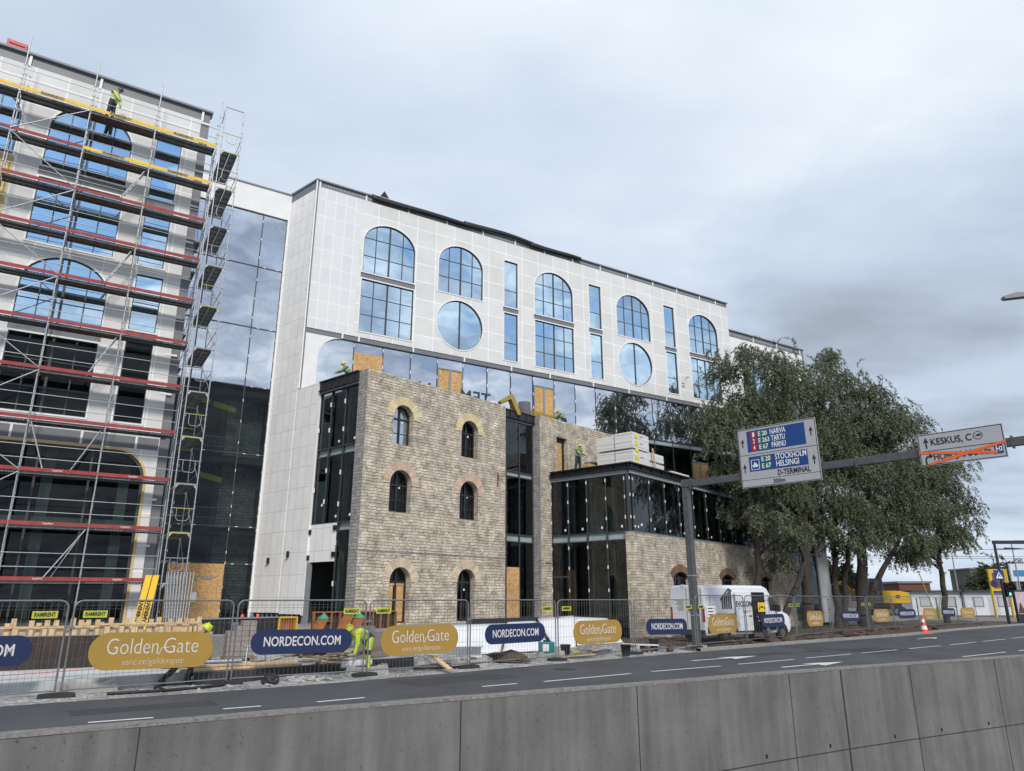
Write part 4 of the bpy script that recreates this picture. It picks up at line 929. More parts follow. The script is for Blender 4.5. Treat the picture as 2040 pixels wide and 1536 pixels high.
for i in range(9):
    r_ = frame_at('stored_scaffold', along((-13.35, 28.9), 58, i * .095, i * .02), 58 + i * 1.0, 'upright galvanised frame in the leaning stack beside the plywood door', 'scaffold frame', 'galvanised frames leaning in a stack', z=.93)
    c = MB().tube((0, 0, 0), (-.12 + i * .02, .3, 2.15), .024, 6).tube((.0, .6, 0), (-.12 + i * .02, .75, 2.15), .024, 6).tube((-.12 + i * .02, .3, 2.12), (-.12 + i * .02, .75, 2.12), .024, 6).tube((-.02, .05, .4), (-.02, .62, .4), .02, 6)
    c.build('frame', STEEL, r_)
cb = frame_at('cardboard_box', (-12.0, 27.6), 50, 'brown cardboard box with open flaps in front of the stored frames', 'box', z=.93)
MB().box(0, 0, 0, .55, .4, .32).build('carton', mat('cardboard', (.42, .29, .17), .9, .1, 4), cb); MB().obox((.05, -.08, .36), (.3, .2, .01), (.6, 0, 0)).obox((.45, -.08, .36), (.25, .2, .01), (.7, 0, .1)).build('flap', MATS['cardboard'], cb)

# ================================================================ FENCE
FP = [(-12.6, 13.8), (-9.72, 16.42), (-6.98, 18.80), (-4.03, 20.85), (-1.34, 23.19), (1.54, 25.89), (4.67, 28.82), (7.75, 31.58), (10.91, 34.94), (14.84, 39.12), (18.6, 43.6), (22.38, 47.02), (25.6, 50.1), (28.6, 52.5), (31.7, 55.5), (34.6, 57.96), (37.43, 60.11)]
FT = mat('fence_tube', (.20, .205, .21), .45, .15, 8, .4); FW = mat('fence_wire', (.17, .17, .175), .5, 0, 1, .3)
fr = MB(); r_c = .16; Lp = 3.4; Hh = 1.98
top = [(0, .12), (0, Hh - r_c)] + [(r_c - r_c * math.cos(R(a)), Hh - r_c + r_c * math.sin(R(a))) for a in range(15, 91, 15)] + [(Lp - r_c + r_c * math.sin(R(a)), Hh - r_c + r_c * math.cos(R(a))) for a in range(0, 91, 15)] + [(Lp, .12)]
fr.path([(a, 0, b) for a, b in top], .021, 7); fr.tube((0, 0, .14), (Lp, 0, .14), .017, 6).tube((0, 0, .0), (0, 0, .14), .021, 6).tube((Lp, 0, 0), (Lp, 0, .14), .021, 6)
frame_me = fr.build('frame', FT, None); wm = MB()
for x in np.arange(.11, Lp, .115): wm.tube((x, 0, .14), (x, 0, Hh - .01), .0036, 3, cap=False)
for z in (.35, .42, .75, 1.1, 1.45, 1.8, 1.87): wm.tube((0, .004, z), (Lp, .004, z), .0038, 3, cap=False)
wire_me = wm.build('wire_mesh', FW, None)
GOLDB = mat('gold_banner', (.37, .225, .042), .75, .06, 1.5); NAVY = mat('navy_banner', (.008, .020, .075), .7, .08, 1.5); LET = mat('banner_letters', (.62, .60, .60), .7)
def stadium(w_, h_, n=12):
    r = h_ / 2 * .98; return [(w_ / 2 - r + r * math.sin(math.pi * k / n), -h_ / 2 * math.cos(math.pi * k / n)) for k in range(n + 1)] + [(-w_ / 2 + r - r * math.sin(math.pi * k / n), h_ / 2 * math.cos(math.pi * k / n)) for k in range(n + 1)]
gb = MB().prism(stadium(2.7, .80), -.006, .006, 'xz').build('banner_gold', GOLDB, None); nb = MB().prism(stadium(2.7, .60), -.006, .006, 'xz').build('banner_navy', NAVY, None)
g1 = text(None, 'Golden', .50, (-.45, -.009, .08), m=LET, offset=-.006); fit(g1, 1.08); g2 = text(None, 'Gate', .50, (.60, -.009, .08), m=LET, offset=-.006); fit(g2, .78); g3 = text(None, 'usre.ee/goldengate', .2, (.03, -.009, -.24), m=LET, offset=-.004); fit(g3, 1.32)
g4 = MB().path([(.08, -.01, -.05), (.09, -.01, -.085), (.115, -.01, -.09), (.135, -.01, -.05), (.15, -.01, .01), (.18, -.01, .05), (.34, -.01, .06)], .011, 4).build('lettering', LET, None)
n1_ = text(None, 'NORDECON.COM', .33, (0, -.009, .0), m=LET, offset=.004); fit(n1_, 2.05)
pl1 = MB().box(-.24, -.008, -.075, .24, .0, .075).build('name_plate', mat('lime_plate', (.50, .52, .05), .6), None); pt1 = text(pl1, 'RAMIRENT', .12, (0, -.011, 0), m=BLKT, offset=.003); fit(pt1, .4)
clamp = MB().box(-.03, -.05, -.03, .12, .05, .03).build('clamp', FT, None)
protos = [frame_me, wire_me, gb, nb, g1, g2, g3, g4, n1_, pl1, clamp]
def inst(o, parent, loc=None, name=None):
    c = o.copy(); COL.objects.link(c); c.parent = parent
    if loc is not None: c.location = loc
    if name: c.name = name
    for ch in o.children: inst(ch, c)
    return c
rub = mat('rubber_foot', (.028, .028, .03), .9, .3, 6); foot_me = MB().prism([(-.36, 0), (.36, 0), (.34, .11), (.1, .13), (-.1, .13), (-.34, .11)], -.12, .12, 'xz').build('foot_block', rub, None, bevel=.01)
cone_words = ['leftmost, cut by the picture edge', 'before the timber-topped formwork', 'before the paving stone stacks', 'before the boarded stone house door', 'before the black doorway and glass slot', 'before the glass pavilion corner', 'before the stone base left of the gantry', 'with the gantry post and van behind', 'before the van cab', 'just right of the van', 'before the thick willow trunks', 'before the yellow excavator', 'with a traffic cone at its foot', 'before the cabins, right of the cone', 'third from the right end', 'second from the right end', 'last in the row by the traffic light']
for i, (p, q) in enumerate(zip(FP[:-1], FP[1:])):
    v = Vector((q[0] - p[0], q[1] - p[1], 0)); ln = v.length; az = math.degrees(math.atan2(v.x, v.y))
    s_ = (ln - .12) / Lp; o_ = along(p, az, .07)
    pan = frame_at('mesh_fence', o_, az + rnd.uniform(-.5, .5), 'mesh fence panel ' + cone_words[i], 'fence panel', 'mesh fence panels along the road')
    hz = .03 + (.0 if i < 7 else .06); sz = 1.0 if i < 7 else 1.06
    a_ = inst(frame_me, pan, (0, 0, hz), 'frame'); a_.scale = (s_, 1, sz); b2 = inst(wire_me, pan, (0, 0, hz), 'wire_mesh'); b2.scale = (s_, 1, sz)
    if i < 12:
        plt = inst(pl1, pan, (ln - .55 if i % 2 == 0 else .42, -.025, 1.72), 'name_plate')
        for ch in plt.children: ch.name = 'lettering'
    inst(clamp, pan, (-.08, 0, 1.45), 'clamp')
    gold = i % 2 == 1
    bn = frame_at('gold_sign' if gold else 'navy_sign', along(p, az, ln / 2, -.05), az, None, 'banner', 'gold capsule banners on the fence' if gold else 'navy capsule banners on the fence', z=(.93 if gold else .99) + rnd.uniform(-.03, .03) + (.06 if i > 6 else 0))
    bn['label'] = ('gold banner on panel ' if gold else 'navy banner on panel ') + cone_words[i].split(',')[0].replace('leftmost', 'at the left picture edge')
    k_ = min(1, (ln - .5) / 2.75); bn.scale = (k_, 1, 1); bn.rotation_euler[1] = R(rnd.uniform(-.5, 1.2))
    bo = inst(gb if gold else nb, bn, (0, 0, 0), 'board')
    for L__ in ((g1, g2, g3, g4) if gold else (n1_,)): inst(L__, bo, None, 'lettering')
for i, p in enumerate(FP):
    v = Vector((FP[min(i + 1, 16)][0] - FP[max(i - 1, 0)][0], FP[min(i + 1, 16)][1] - FP[max(i - 1, 0)][1], 0)); az = math.degrees(math.atan2(v.x, v.y))
    f_ = foot_me.copy(); f_.data = foot_me.data; COL.objects.link(f_); f_.name = 'rubber_ballast'; f_.location = (p[0], p[1], .0 if i < 7 else .04); f_.rotation_euler = (0, 0, R(90 - az + rnd.uniform(-14, 14)))
    tag(f_, 'rubber foot at left post of %s' % (('panel ' + cone_words[i].split(',')[0]) if i < 16 else 'nothing, ending the row at the traffic light'), 'fence foot', 'black feet of the mesh fence')
for o in protos + [foot_me]:
    for ch in list(o.children): bpy.data.objects.remove(ch)
    bpy.data.objects.remove(o)

# ================================================================ GANTRY WITH DIRECTION SIGNS
GM = mat('gantry_steel', (.105, .108, .112), .5, .25, 6, .4)
G = frame_at('sign_gantry', (7.88, 32.16), 136, 'grey steel gantry post with a long arm reaching over the road', 'gantry')
MB().box(-.14, -.14, 0, .14, .14, 7.22).build('post', GM, G, bevel=.01); MB().box(-.3, -.3, 0, .3, .3, .16).build('base', CONC, G)
MB().box(-.16, -.17, 6.88, 15.5, .05, 7.16).build('arm', GM, G, bevel=.01)
c = MB()
for x in (.3, 7.55, 12.55): c.box(x, -.2, 6.82, x + .05, .08, 7.22)
each(c, 'flange', GM, G)
c = MB()
for z in (1.35, 3.0): c.box(-.155, -.155, z, .155, .155, z + .04)
each(c, 'band', STEEL, G)
SGW = mat('sign_white', (.42, .42, .44), .5, .03, 2); SGB = mat('sign_blue', (.004, .05, .22), .45); SGR = mat('sign_red', (.36, .008, .02), .45); SGG = mat('sign_green', (.01, .12, .09), .45)
def sign(name, s0, s1, z0, z1, label):
    e_ = empty(name, (*along((7.88, 32.16), 136, s0, -.26), z0), R(90 - 136), label, 'road sign')
    w_, h_ = s1 - s0, z1 - z0
    MB().box(0, 0, 0, w_, .03, h_).build('panel', SGW, e_, bevel=.006)
    MB().box(w_ * .2, .03, h_ * .02, w_ * .2 + .08, .09, h_ * .98).build('bracket', GM, e_); MB().box(w_ * .8, .03, h_ * .02, w_ * .8 + .08, .09, h_ * .98).build('bracket', GM, e_)
    f = MB().ring(o_rect(.02, w_ - .02, .02, h_ - .02), o_rect(.045, w_ - .045, .045, h_ - .045), -.004, -.0015); f.build('border', BLKT, e_)
    return e_, w_, h_
def pnl(e_, x0, x1, z0, z1, m_, name='field', y=-.004): return MB().box(x0, y, z0, x1, y + .0025, z1).build(name, m_, e_)
def arw(e_, cx, cz, s, bend=False):
    P_ = [(-.06, -.5), (.06, -.5), (.06, .05), (.22, .0), (0, .5), (-.22, .0), (-.06, .05)]
    if bend: P_ = [(-.3, -.5), (-.14, -.5), (-.14, -.1), (-.06, .1), (.12, .16), (.12, 0), (.5, .24), (.12, .48), (.12, .34), (-.14, .26), (-.28, .06)]
    MB().prism([(cx + a * s, cz + b * s) for a, b in P_], -.006, -.002, 'xz').build('arrow', BLKT, e_)
def tx(e_, s, x, z, size, wd, m_=WHT, off=.004, nm='lettering', al='CENTER'):
    o = text(e_, s, size, (x, -.010, z), m=m_, offset=off, ext=.002, name=nm, align=al); fit(o, wd); return o
E1, w1, h1 = sign('direction_sign', 2.88, 6.27, 6.48, 8.98, 'large white and blue direction sign with city names hanging left on the gantry')
pnl(E1, 0.03, w1 - .03, h1 * .55 - .01, h1 * .55 + .01, BLKT, 'divider'); pnl(E1, 0.03, w1 - .03, h1 * .13 - .008, h1 * .13 + .008, BLKT, 'divider')
pnl(E1, w1 * .125, w1 * .865, h1 * .595, h1 * .955, SGB); pnl(E1, w1 * .125, w1 * .865, h1 * .265, h1 * .515, SGB)
for k, (a, b_, c_) in enumerate((('1', 'E 20', 'NARVA'), ('2', 'E 263', 'TARTU'), ('4', 'E 67', 'PÄRNU'))):
    z = h1 * (.88 - .112 * k) - .0
    pnl(E1, w1 * .175, w1 * .255, z - .125, z + .125, SGR, 'number_field', -.0065); pnl(E1, w1 * .268, w1 * (.405 if k != 1 else .43), z - .125, z + .125, SGG, 'number_field', -.0065)
    tx(E1, a, w1 * .215, z, .27, .09); tx(E1, b_, w1 * (.336 if k != 1 else .348), z, .27, w1 * (.115 if k != 1 else .14)); tx(E1, c_, w1 * (.53), z + .01, .32, w1 * (.20 if k == 0 else .175))
for k, (b_, c_) in enumerate((('E 20', 'STOCKHOLM'), ('E 67', 'HELSINGI'))):
    z = h1 * (.45 - .115 * k); pnl(E1, w1 * .28, w1 * .415, z - .125, z + .125, SGG, 'number_field', -.0065); tx(E1, b_, w1 * .348, z, .27, w1 * .115); tx(E1, c_, w1 * (.66 if k == 0 else .615), z + .01, .33, w1 * (.385 if k == 0 else .28))
MB().ring(o_rect(w1 * .15, w1 * .26, h1 * .29, h1 * .46), o_rect(w1 * .157, w1 * .253, h1 * .298, h1 * .452), -.0085, -.005).build('symbol_frame', WHT, E1)
MB().prism([(w1 * .165, h1 * .36), (w1 * .175, h1 * .335), (w1 * .235, h1 * .335), (w1 * .248, h1 * .37), (w1 * .225, h1 * .37), (w1 * .222, h1 * .40), (w1 * .205, h1 * .40), (w1 * .2, h1 * .42), (w1 * .19, h1 * .42), (w1 * .188, h1 * .375), (w1 * .17, h1 * .375)], -.008, -.005, 'xz').build('ship_symbol', WHT, E1)
tx(E1, 'D-TERMINAL', w1 * .68, h1 * .195, .31, w1 * .40, BLKT); tx(E1, '300m', w1 * .49, h1 * .065, .25, w1 * .15, BLKT, .002)
for x, z in ((.062, .76), (.935, .79), (.062, .33), (.935, .335)): arw(E1, w1 * x, h1 * z, .38)
E2, w2, h2 = sign('direction_sign', 9.8, 12.42, 6.53, 7.66, 'smaller white direction sign crossed out with orange tape at the right of the gantry')
pnl(E2, .03, w2 - .03, h2 * .45 - .012, h2 * .45 + .012, BLKT, 'divider')
tx(E2, 'KESKUS, C', w2 * .40, h2 * .71, .33, w2 * .48, BLKT); arw(E2, w2 * .1, h2 * .71, .4)
MB().ring(o_circ(w2 * .715, h2 * .74, .14), o_circ(w2 * .715, h2 * .74, .12), -.006, -.003).prism([(w2 * .715 - .09, h2 * .72), (w2 * .715 + .09, h2 * .72), (w2 * .715 + .09, h2 * .77), (w2 * .715 + .02, h2 * .79), (w2 * .715 - .04, h2 * .76)], -.006, -.003, 'xz').build('truck_symbol', BLKT, E2)
tx(E2, 'HOBUJAAMA tn', w2 * .50, h2 * .24, .31, w2 * .66, BLKT); arw(E2, w2 * .10, h2 * .21, .36, True)
pnl(E2, w2 * .865, w2 * .96, h2 * .12, h2 * .40, SGB); MB().box(w2 * .885, -.0085, h2 * .15, w2 * .895, -.006, h2 * .37).box(w2 * .895, -.0085, h2 * .25, w2 * .915, -.006, h2 * .28).ring(o_rect(w2 * .918, w2 * .95, h2 * .2, h2 * .33), o_rect(w2 * .926, w2 * .942, h2 * .225, h2 * .305), -.0085, -.006).build('symbol', WHT, E2)
OT = mat('orange_tape', (.85, .14, .02), .6)
for k, (a, b_) in enumerate((((.0, .43), (.90, .17)), ((.11, .04), (1.0, .46)))):
    p = Vector((a[0] * w2, 0, a[1] * h2)); q = Vector((b_[0] * w2, 0, b_[1] * h2)); t = (q - p).normalized(); n = Vector((-t.z, 0, t.x)) * .045
    MB().add([(v.x, -.013 - .003 * k, v.z) for v in (p - n, q - n, q + n, p + n)], [(0, 1, 2, 3)]).build('tape', OT, E2, fix=False)

# two notices hung on the fence in front of the van
nv0 = nv = frame_at('notice_sign', along(FP[7], 43.3, 1.35, -.04), 43.3, 'white notice with a red ring symbol hung on the fence before the van', 'sign', z=1.52)
MB().box(-.6, -.01, -.22, .6, .0, .22).build('plate', WHT, nv)
q = MB()
for k in range(3): q.box(-.52, -.013, .1 - k * .13, .16, -.0105, .15 - k * .13)
q.build('text_line', BLKT, nv); MB().ring([(.38 + a, b) for a, b in o_circ(0, 0, .17)], [(.38 + a, b) for a, b in o_circ(0, 0, .13)], -.013, -.0105).build('ring_symbol', SGR, nv)
nv = frame_at('notice_sign', along(FP[8], 43.3, 1.75, -.04), 43.3, 'yellow notice with black symbols hung on the fence before the van cab', 'sign', z=1.66)
nv0.scale = (.62, 1, 1); nv.scale = (.58, 1, .9); MB().box(-.7, -.01, -.24, .7, .0, .24).build('plate', YEL, nv); MB().prism([(-.6, -.12), (-.36, -.12), (-.48, .12)], -.013, -.0105, 'xz').prism([(.6, -.12), (.36, -.12), (.48, .12)], -.013, -.0105, 'xz').box(-.28, -.013, -.04, .28, -.0105, .05).build('symbol', BLKT, nv)
# ================================================================ TREES
BARK = mat('dark_bark', (.045, .038, .032), .95, .35, 5, bump=1.5, bscale=14, vscale=(1, 1, .35))
def leafmat(name, c1, c2, tr=.25):
    m = bpy.data.materials.new(name); m.use_nodes = True; t = m.node_tree; b = t.nodes['Principled BSDF']; NN = t.nodes.new; LL = t.links.new
    g = NN('ShaderNodeNewGeometry'); cr = NN('ShaderNodeValToRGB'); e = cr.color_ramp.elements; e[0].color = c1 + (1,); e[1].color = c2 + (1,); LL(g.outputs['Random Per Island'], cr.inputs[0])
    LL(cr.outputs[0], b.inputs['Base Color']); b.inputs['Roughness'].default_value = .55; b.inputs['Specular IOR Level'].default_value = .35
    o = t.nodes['Material Output']; tl = NN('ShaderNodeBsdfTranslucent'); LL(cr.outputs[0], tl.inputs[0]); mx = NN('ShaderNodeMixShader'); mx.inputs[0].default_value = tr
    LL(b.outputs[0], mx.inputs[1]); LL(tl.outputs[0], mx.inputs[2]); LL(mx.outputs[0], o.inputs[0]); return m
LEAF = leafmat('willow_leaf', (.042, .056, .032), (.24, .265, .155)); LEAF2 = leafmat('green_leaf', (.03, .045, .018), (.10, .12, .05))
def leaf_mesh(name, m, strands, per, size, seed, parent, spread=.1):
    """strands: (n, k, 3) polylines; leaves along each"""
    rg = np.random.default_rng(seed); S = np.asarray(strands, dtype=np.float64); n, k, _ = S.shape
    t = rg.uniform(0.02, .999, (n, per)) * (k - 1); i0 = t.astype(int); f = (t - i0)[..., None]; idx = np.arange(n)[:, None]
    P = S[idx, i0] * (1 - f) + S[idx, i0 + 1] * f; D = S[idx, i0 + 1] - S[idx, i0]; D /= np.linalg.norm(D, axis=2, keepdims=True) + 1e-9
    P = P.reshape(-1, 3); D = D.reshape(-1, 3); N_ = len(P); P = P + rg.normal(0, spread, (N_, 3)) * .35
    d = D + rg.normal(0, .55, (N_, 3)); d /= np.linalg.norm(d, axis=1, keepdims=True)
    s = np.cross(d, rg.normal(0, 1, (N_, 3))); s /= np.linalg.norm(s, axis=1, keepdims=True)
    ln = (size * rg.uniform(.6, 1.3, (N_, 1))); wd = ln * .19
    V = np.stack([P, P + d * ln * .5 + s * wd, P + d * ln, P + d * ln * .5 - s * wd], 1).reshape(-1, 3)
    me = bpy.data.meshes.new(name); me.vertices.add(N_ * 4); me.vertices.foreach_set('co', V.ravel()); me.loops.add(N_ * 4); me.loops.foreach_set('vertex_index', np.arange(N_ * 4, dtype=np.int32))
    me.polygons.add(N_); me.polygons.foreach_set('loop_start', np.arange(0, N_ * 4, 4, dtype=np.int32)); me.polygons.foreach_set('loop_total', np.full(N_, 4, dtype=np.int32)); me.update(calc_edges=True)
    me.materials.append(m); o = bpy.data.objects.new(name, me); COL.objects.link(o); o.parent = parent; return o
def tree(name, base, stems, blobs, label, seed, leaf=None, dens=44, per=38, size=.16, group=None, droop=1.0, trunk_r=.3, lean=None):
    """stems: list of polylines (world minus base) with start radius; blobs: (x, y, z, r) world"""
    rg = np.random.default_rng(seed); root = empty(name, (base[0], base[1], base[2]), 0, label, 'tree', group); B = np.array(base)
    w_ = MB(); nodes = []
    for pts, r in stems:
        pts = [np.array(p, float) for p in pts]; fine = []
        for a, b in zip(pts[:-1], pts[1:]):
            for q in range(4): t = q / 4; fine.append(a * (1 - t) + b * t + rg.normal(0, .05, 3))
        fine.append(pts[-1]); fine[0] = pts[0]; L_ = len(fine)
        w_.tube(fine[0] - np.array([0, 0, .3]), fine[0], r * 1.5, 10, r2=r * 1.12)
        for q in range(L_ - 1):
            ra, rb = r * (1.0 - .8 * q / (L_ - 1)), r * (1.0 - .8 * (q + 1) / (L_ - 1)); w_.tube(fine[q], fine[q + 1], ra, 10, r2=rb, cap=False); nodes.append((fine[q + 1], rb))
    strands = []
    for (x, y, z, r) in blobs:
        c = np.array([x, y, z]) - B
        # limb from the best node lower than the clump
        sc = [np.linalg.norm(c - p) + (3 if p[2] > c[2] - .3 else 0) for p, _ in nodes]; p0, r0 = nodes[int(np.argmin(sc))]
        mid = (p0 + c) / 2 + np.array([0, 0, .12 * np.linalg.norm(c - p0)]); rr = min(r0 * .7, .05 + .022 * np.linalg.norm(c - p0) + .02 * r)
        pl_ = [p0, p0 * .55 + mid * .45 + rg.normal(0, .1, 3), mid + rg.normal(0, .12, 3), (mid + c) / 2 + rg.normal(0, .12, 3), c]
        for q in range(4): w_.tube(pl_[q], pl_[q + 1], rr * (1 - .2 * q), 7, r2=rr * (1 - .2 * (q + 1)), cap=False)
        nodes.append((c, rr * .25))
        nb_ = int(6 + 3 * r)
        for q in range(nb_):
            v = rg.normal(0, 1, 3); v[2] = abs(v[2]) * .8 - .15; v /= np.linalg.norm(v); e = c + v * r * rg.uniform(.6, 1.05); m1 = (c + e) / 2 + np.array([0, 0, .15 * r])
            w_.tube(c, m1, rr * .28 + .012, 5, r2=.016, cap=False).tube(m1, e, .016, 4, r2=.007, cap=False)
            ns = max(4, int(dens * r * r / nb_))
            for _ in range(ns):
                t = rg.uniform(.25, 1.05); s0 = (c * (1 - t) + e * t) + rg.normal(0, r * .16, 3) + np.array([0, 0, .15 * r * (1 - abs(2 * t - 1))])
                dr = v * rg.uniform(.2, .7) + rg.normal(0, .45, 3); dr[2] *= .5; st = [s0]; L2 = rg.uniform(.55, 1.5) * (.55 + .18 * r); kk = 6
                for u in range(kk - 1):
                    dr = dr + np.array([0, 0, -.42 * droop]) + rg.normal(0, .08, 3); dr /= np.linalg.norm(dr); st.append(st[-1] + dr * L2 / (kk - 1))
                strands.append(st)
    w_.build('trunk', BARK, root, fix=False); leaf_mesh('crown', leaf or LEAF, strands, per, size, seed + 5, root); return root
tree('willow_tree', (15.1, 46, 0), [([(0, 0, 0), (.3, 0, 3.5), (.6, 0, 8), (.9, .1, 12), (.6, 0, 16)], .26)],
     [(14.5, 45.4, 16.5, 1.9), (16.0, 46.1, 17.9, 1.4), (13.8, 45.7, 12.9, 2.0), (16.2, 46.2, 13.7, 2.8), (14.4, 46.3, 9.7, 1.6), (15.5, 45.0, 9.4, 2.2), (17.2, 44.8, 15.8, 2.2), (14.9, 46.8, 7.1, 1.7), (16.9, 45.4, 11.2, 2.6), (13.6, 44.9, 11.4, 1.4), (15.8, 44.6, 6.8, 1.3), (16.9, 45.2, 8.4, 1.8), (17.4, 45.0, 5.6, 1.4)],
     'slender grey-leaved willow behind the van, leftmost of the row', 11, group='willow trees along the site')
tree('willow_tree', (19.8, 50, 0), [([(0, 0, 0), (.2, 0, 3.5), (.5, 0, 7.2), (1.2, .3, 12), (1.8, .2, 15.5)], .42), ([(-2.4, -1, 0), (-1.2, -.8, 2.2), (.2, -.2, 4.4), (-.4, 0, 8), (.2, 0, 12)], .27)],
     [(19.7, 49.4, 17.7, 2.0), (21.9, 51.2, 16.2, 2.7), (20.0, 49.9, 12.8, 3), (21.8, 50.8, 10.1, 2.8), (18.9, 49.9, 8.2, 2.4), (20.4, 50.3, 6.5, 1.8), (17.9, 49.2, 4.2, 1.3), (20.2, 50.3, 8.6, 2.2), (18.2, 48.6, 6.2, 1.9), (22.5, 50.0, 13.4, 2.6), (19.0, 48.8, 15.2, 2.0)],
     'willow with one upright and one leaning trunk right of the van', 12, group='willow trees along the site')
tree('willow_tree', (22.9, 52.5, 0), [([(0, 0, 0), (.1, 0, 3), (.4, 0, 6.5), (1, 0, 12), (2, .3, 17)], .28), ([(.5, .3, 0), (.9, .3, 3), (1.5, 0, 6.2), (2.6, .2, 11), (3.8, .2, 14.5)], .24)],
     [(25.1, 53.4, 20.0, 1.6), (25.0, 52.6, 17.7, 2.4), (25.8, 53.1, 14.7, 3), (24.0, 52.9, 11.9, 3), (22.7, 51.5, 8.0, 2.4), (27.3, 53.1, 16.9, 2.2), (25.5, 52.7, 10.8, 2.6), (22.6, 51.2, 14.6, 2.4), (24.6, 51.6, 8.0, 2.0), (21.9, 50.6, 6.3, 1.6), (23.6, 51.5, 5.6, 1.5), (25.2, 52.0, 6.0, 1.6)],
     'twin-stemmed willow, the tallest crown beside the white end wing', 13, group='willow trees along the site')
tree('willow_tree', (26.0, 55, 0), [([(0, 0, 0), (.1, 0, 3.2), (.9, 0, 8), (2.2, .2, 12)], .55), ([(.3, 0, 1.6), (1.3, .1, 3.4), (3.2, 0, 5.9), (4.4, .3, 8.5)], .3)],
     [(29.5, 54.5, 15.4, 2.4), (30.1, 53.9, 13.7, 2.7), (28.7, 55.9, 12.1, 3.2), (28.7, 54.9, 8.8, 3), (26.6, 55.5, 8.1, 2.6), (31.5, 55.9, 10.9, 2.8), (29.9, 55.5, 7.0, 2.2), (28.8, 56.0, 15.0, 2.6), (26.8, 54.4, 13.4, 2.6), (26.5, 53.8, 10.6, 2.6), (32.6, 55.6, 8.4, 2.0), (27.8, 54.0, 6.6, 1.8), (30.6, 54.5, 5.6, 1.6)],
     'thick-trunked willow forking low beside the yellow excavator', 14, group='willow trees along the site')
tree('willow_tree', (34.9, 60, 0), [([(0, 0, 0), (.1, 0, 3), (.2, 0, 5.7), (.6, 0, 9), (.8, .4, 12)], .26)],
     [(35.5, 59.7, 12.3, 3), (37.0, 60.7, 10.6, 2.3), (37.2, 59.9, 9.0, 1.8), (35.7, 61.0, 8.3, 2.8), (34.4, 60.9, 5.6, 2.0), (35.5, 59.0, 6.3, 1.6), (37.4, 59.1, 7.7, 1.0), (32.2, 59.3, 5.3, 1.8), (35.7, 61.1, 14.0, 2.2), (33.6, 59.6, 9.4, 2.6), (33.0, 59.4, 12.6, 2.2), (36.9, 60.0, 6.8, 1.8)],
     'rightmost willow, its drooping crown hanging over the white cabins', 15, group='willow trees along the site')
# low trees beyond
for i, (x, y, h_, r, lb) in enumerate(((33, 92, 5.5, 3.0, 'small dark tree far behind the excavator'), (47, 120, 5.5, 3.6, 'bushy tree behind the left end of the white cabins'), (72, 108, 5.5, 3.4, 'broad green tree beside the yellow totem sign'), (83, 118, 6, 3.8, 'green tree far right beyond the cabins'), (29.5, 72, 5.5, 2.8, 'round green bush seen between the willow trunks'), (62, 150, 6.5, 4.5, 'distant tree between the far buildings'))):
    tree('tree', (x, y, 0), [([(0, 0, 0), (.1, 0, h_ * .6), (0, 0, h_)], .22)], [(x, y, h_ * .75, r), (x - r * .8, y, h_ * .6, r * .75), (x + r * .8, y + .5, h_ * .6, r * .75)], lb, 40 + i, leaf=LEAF2, dens=34, per=20, size=.42, group='trees in the distance', droop=.3)

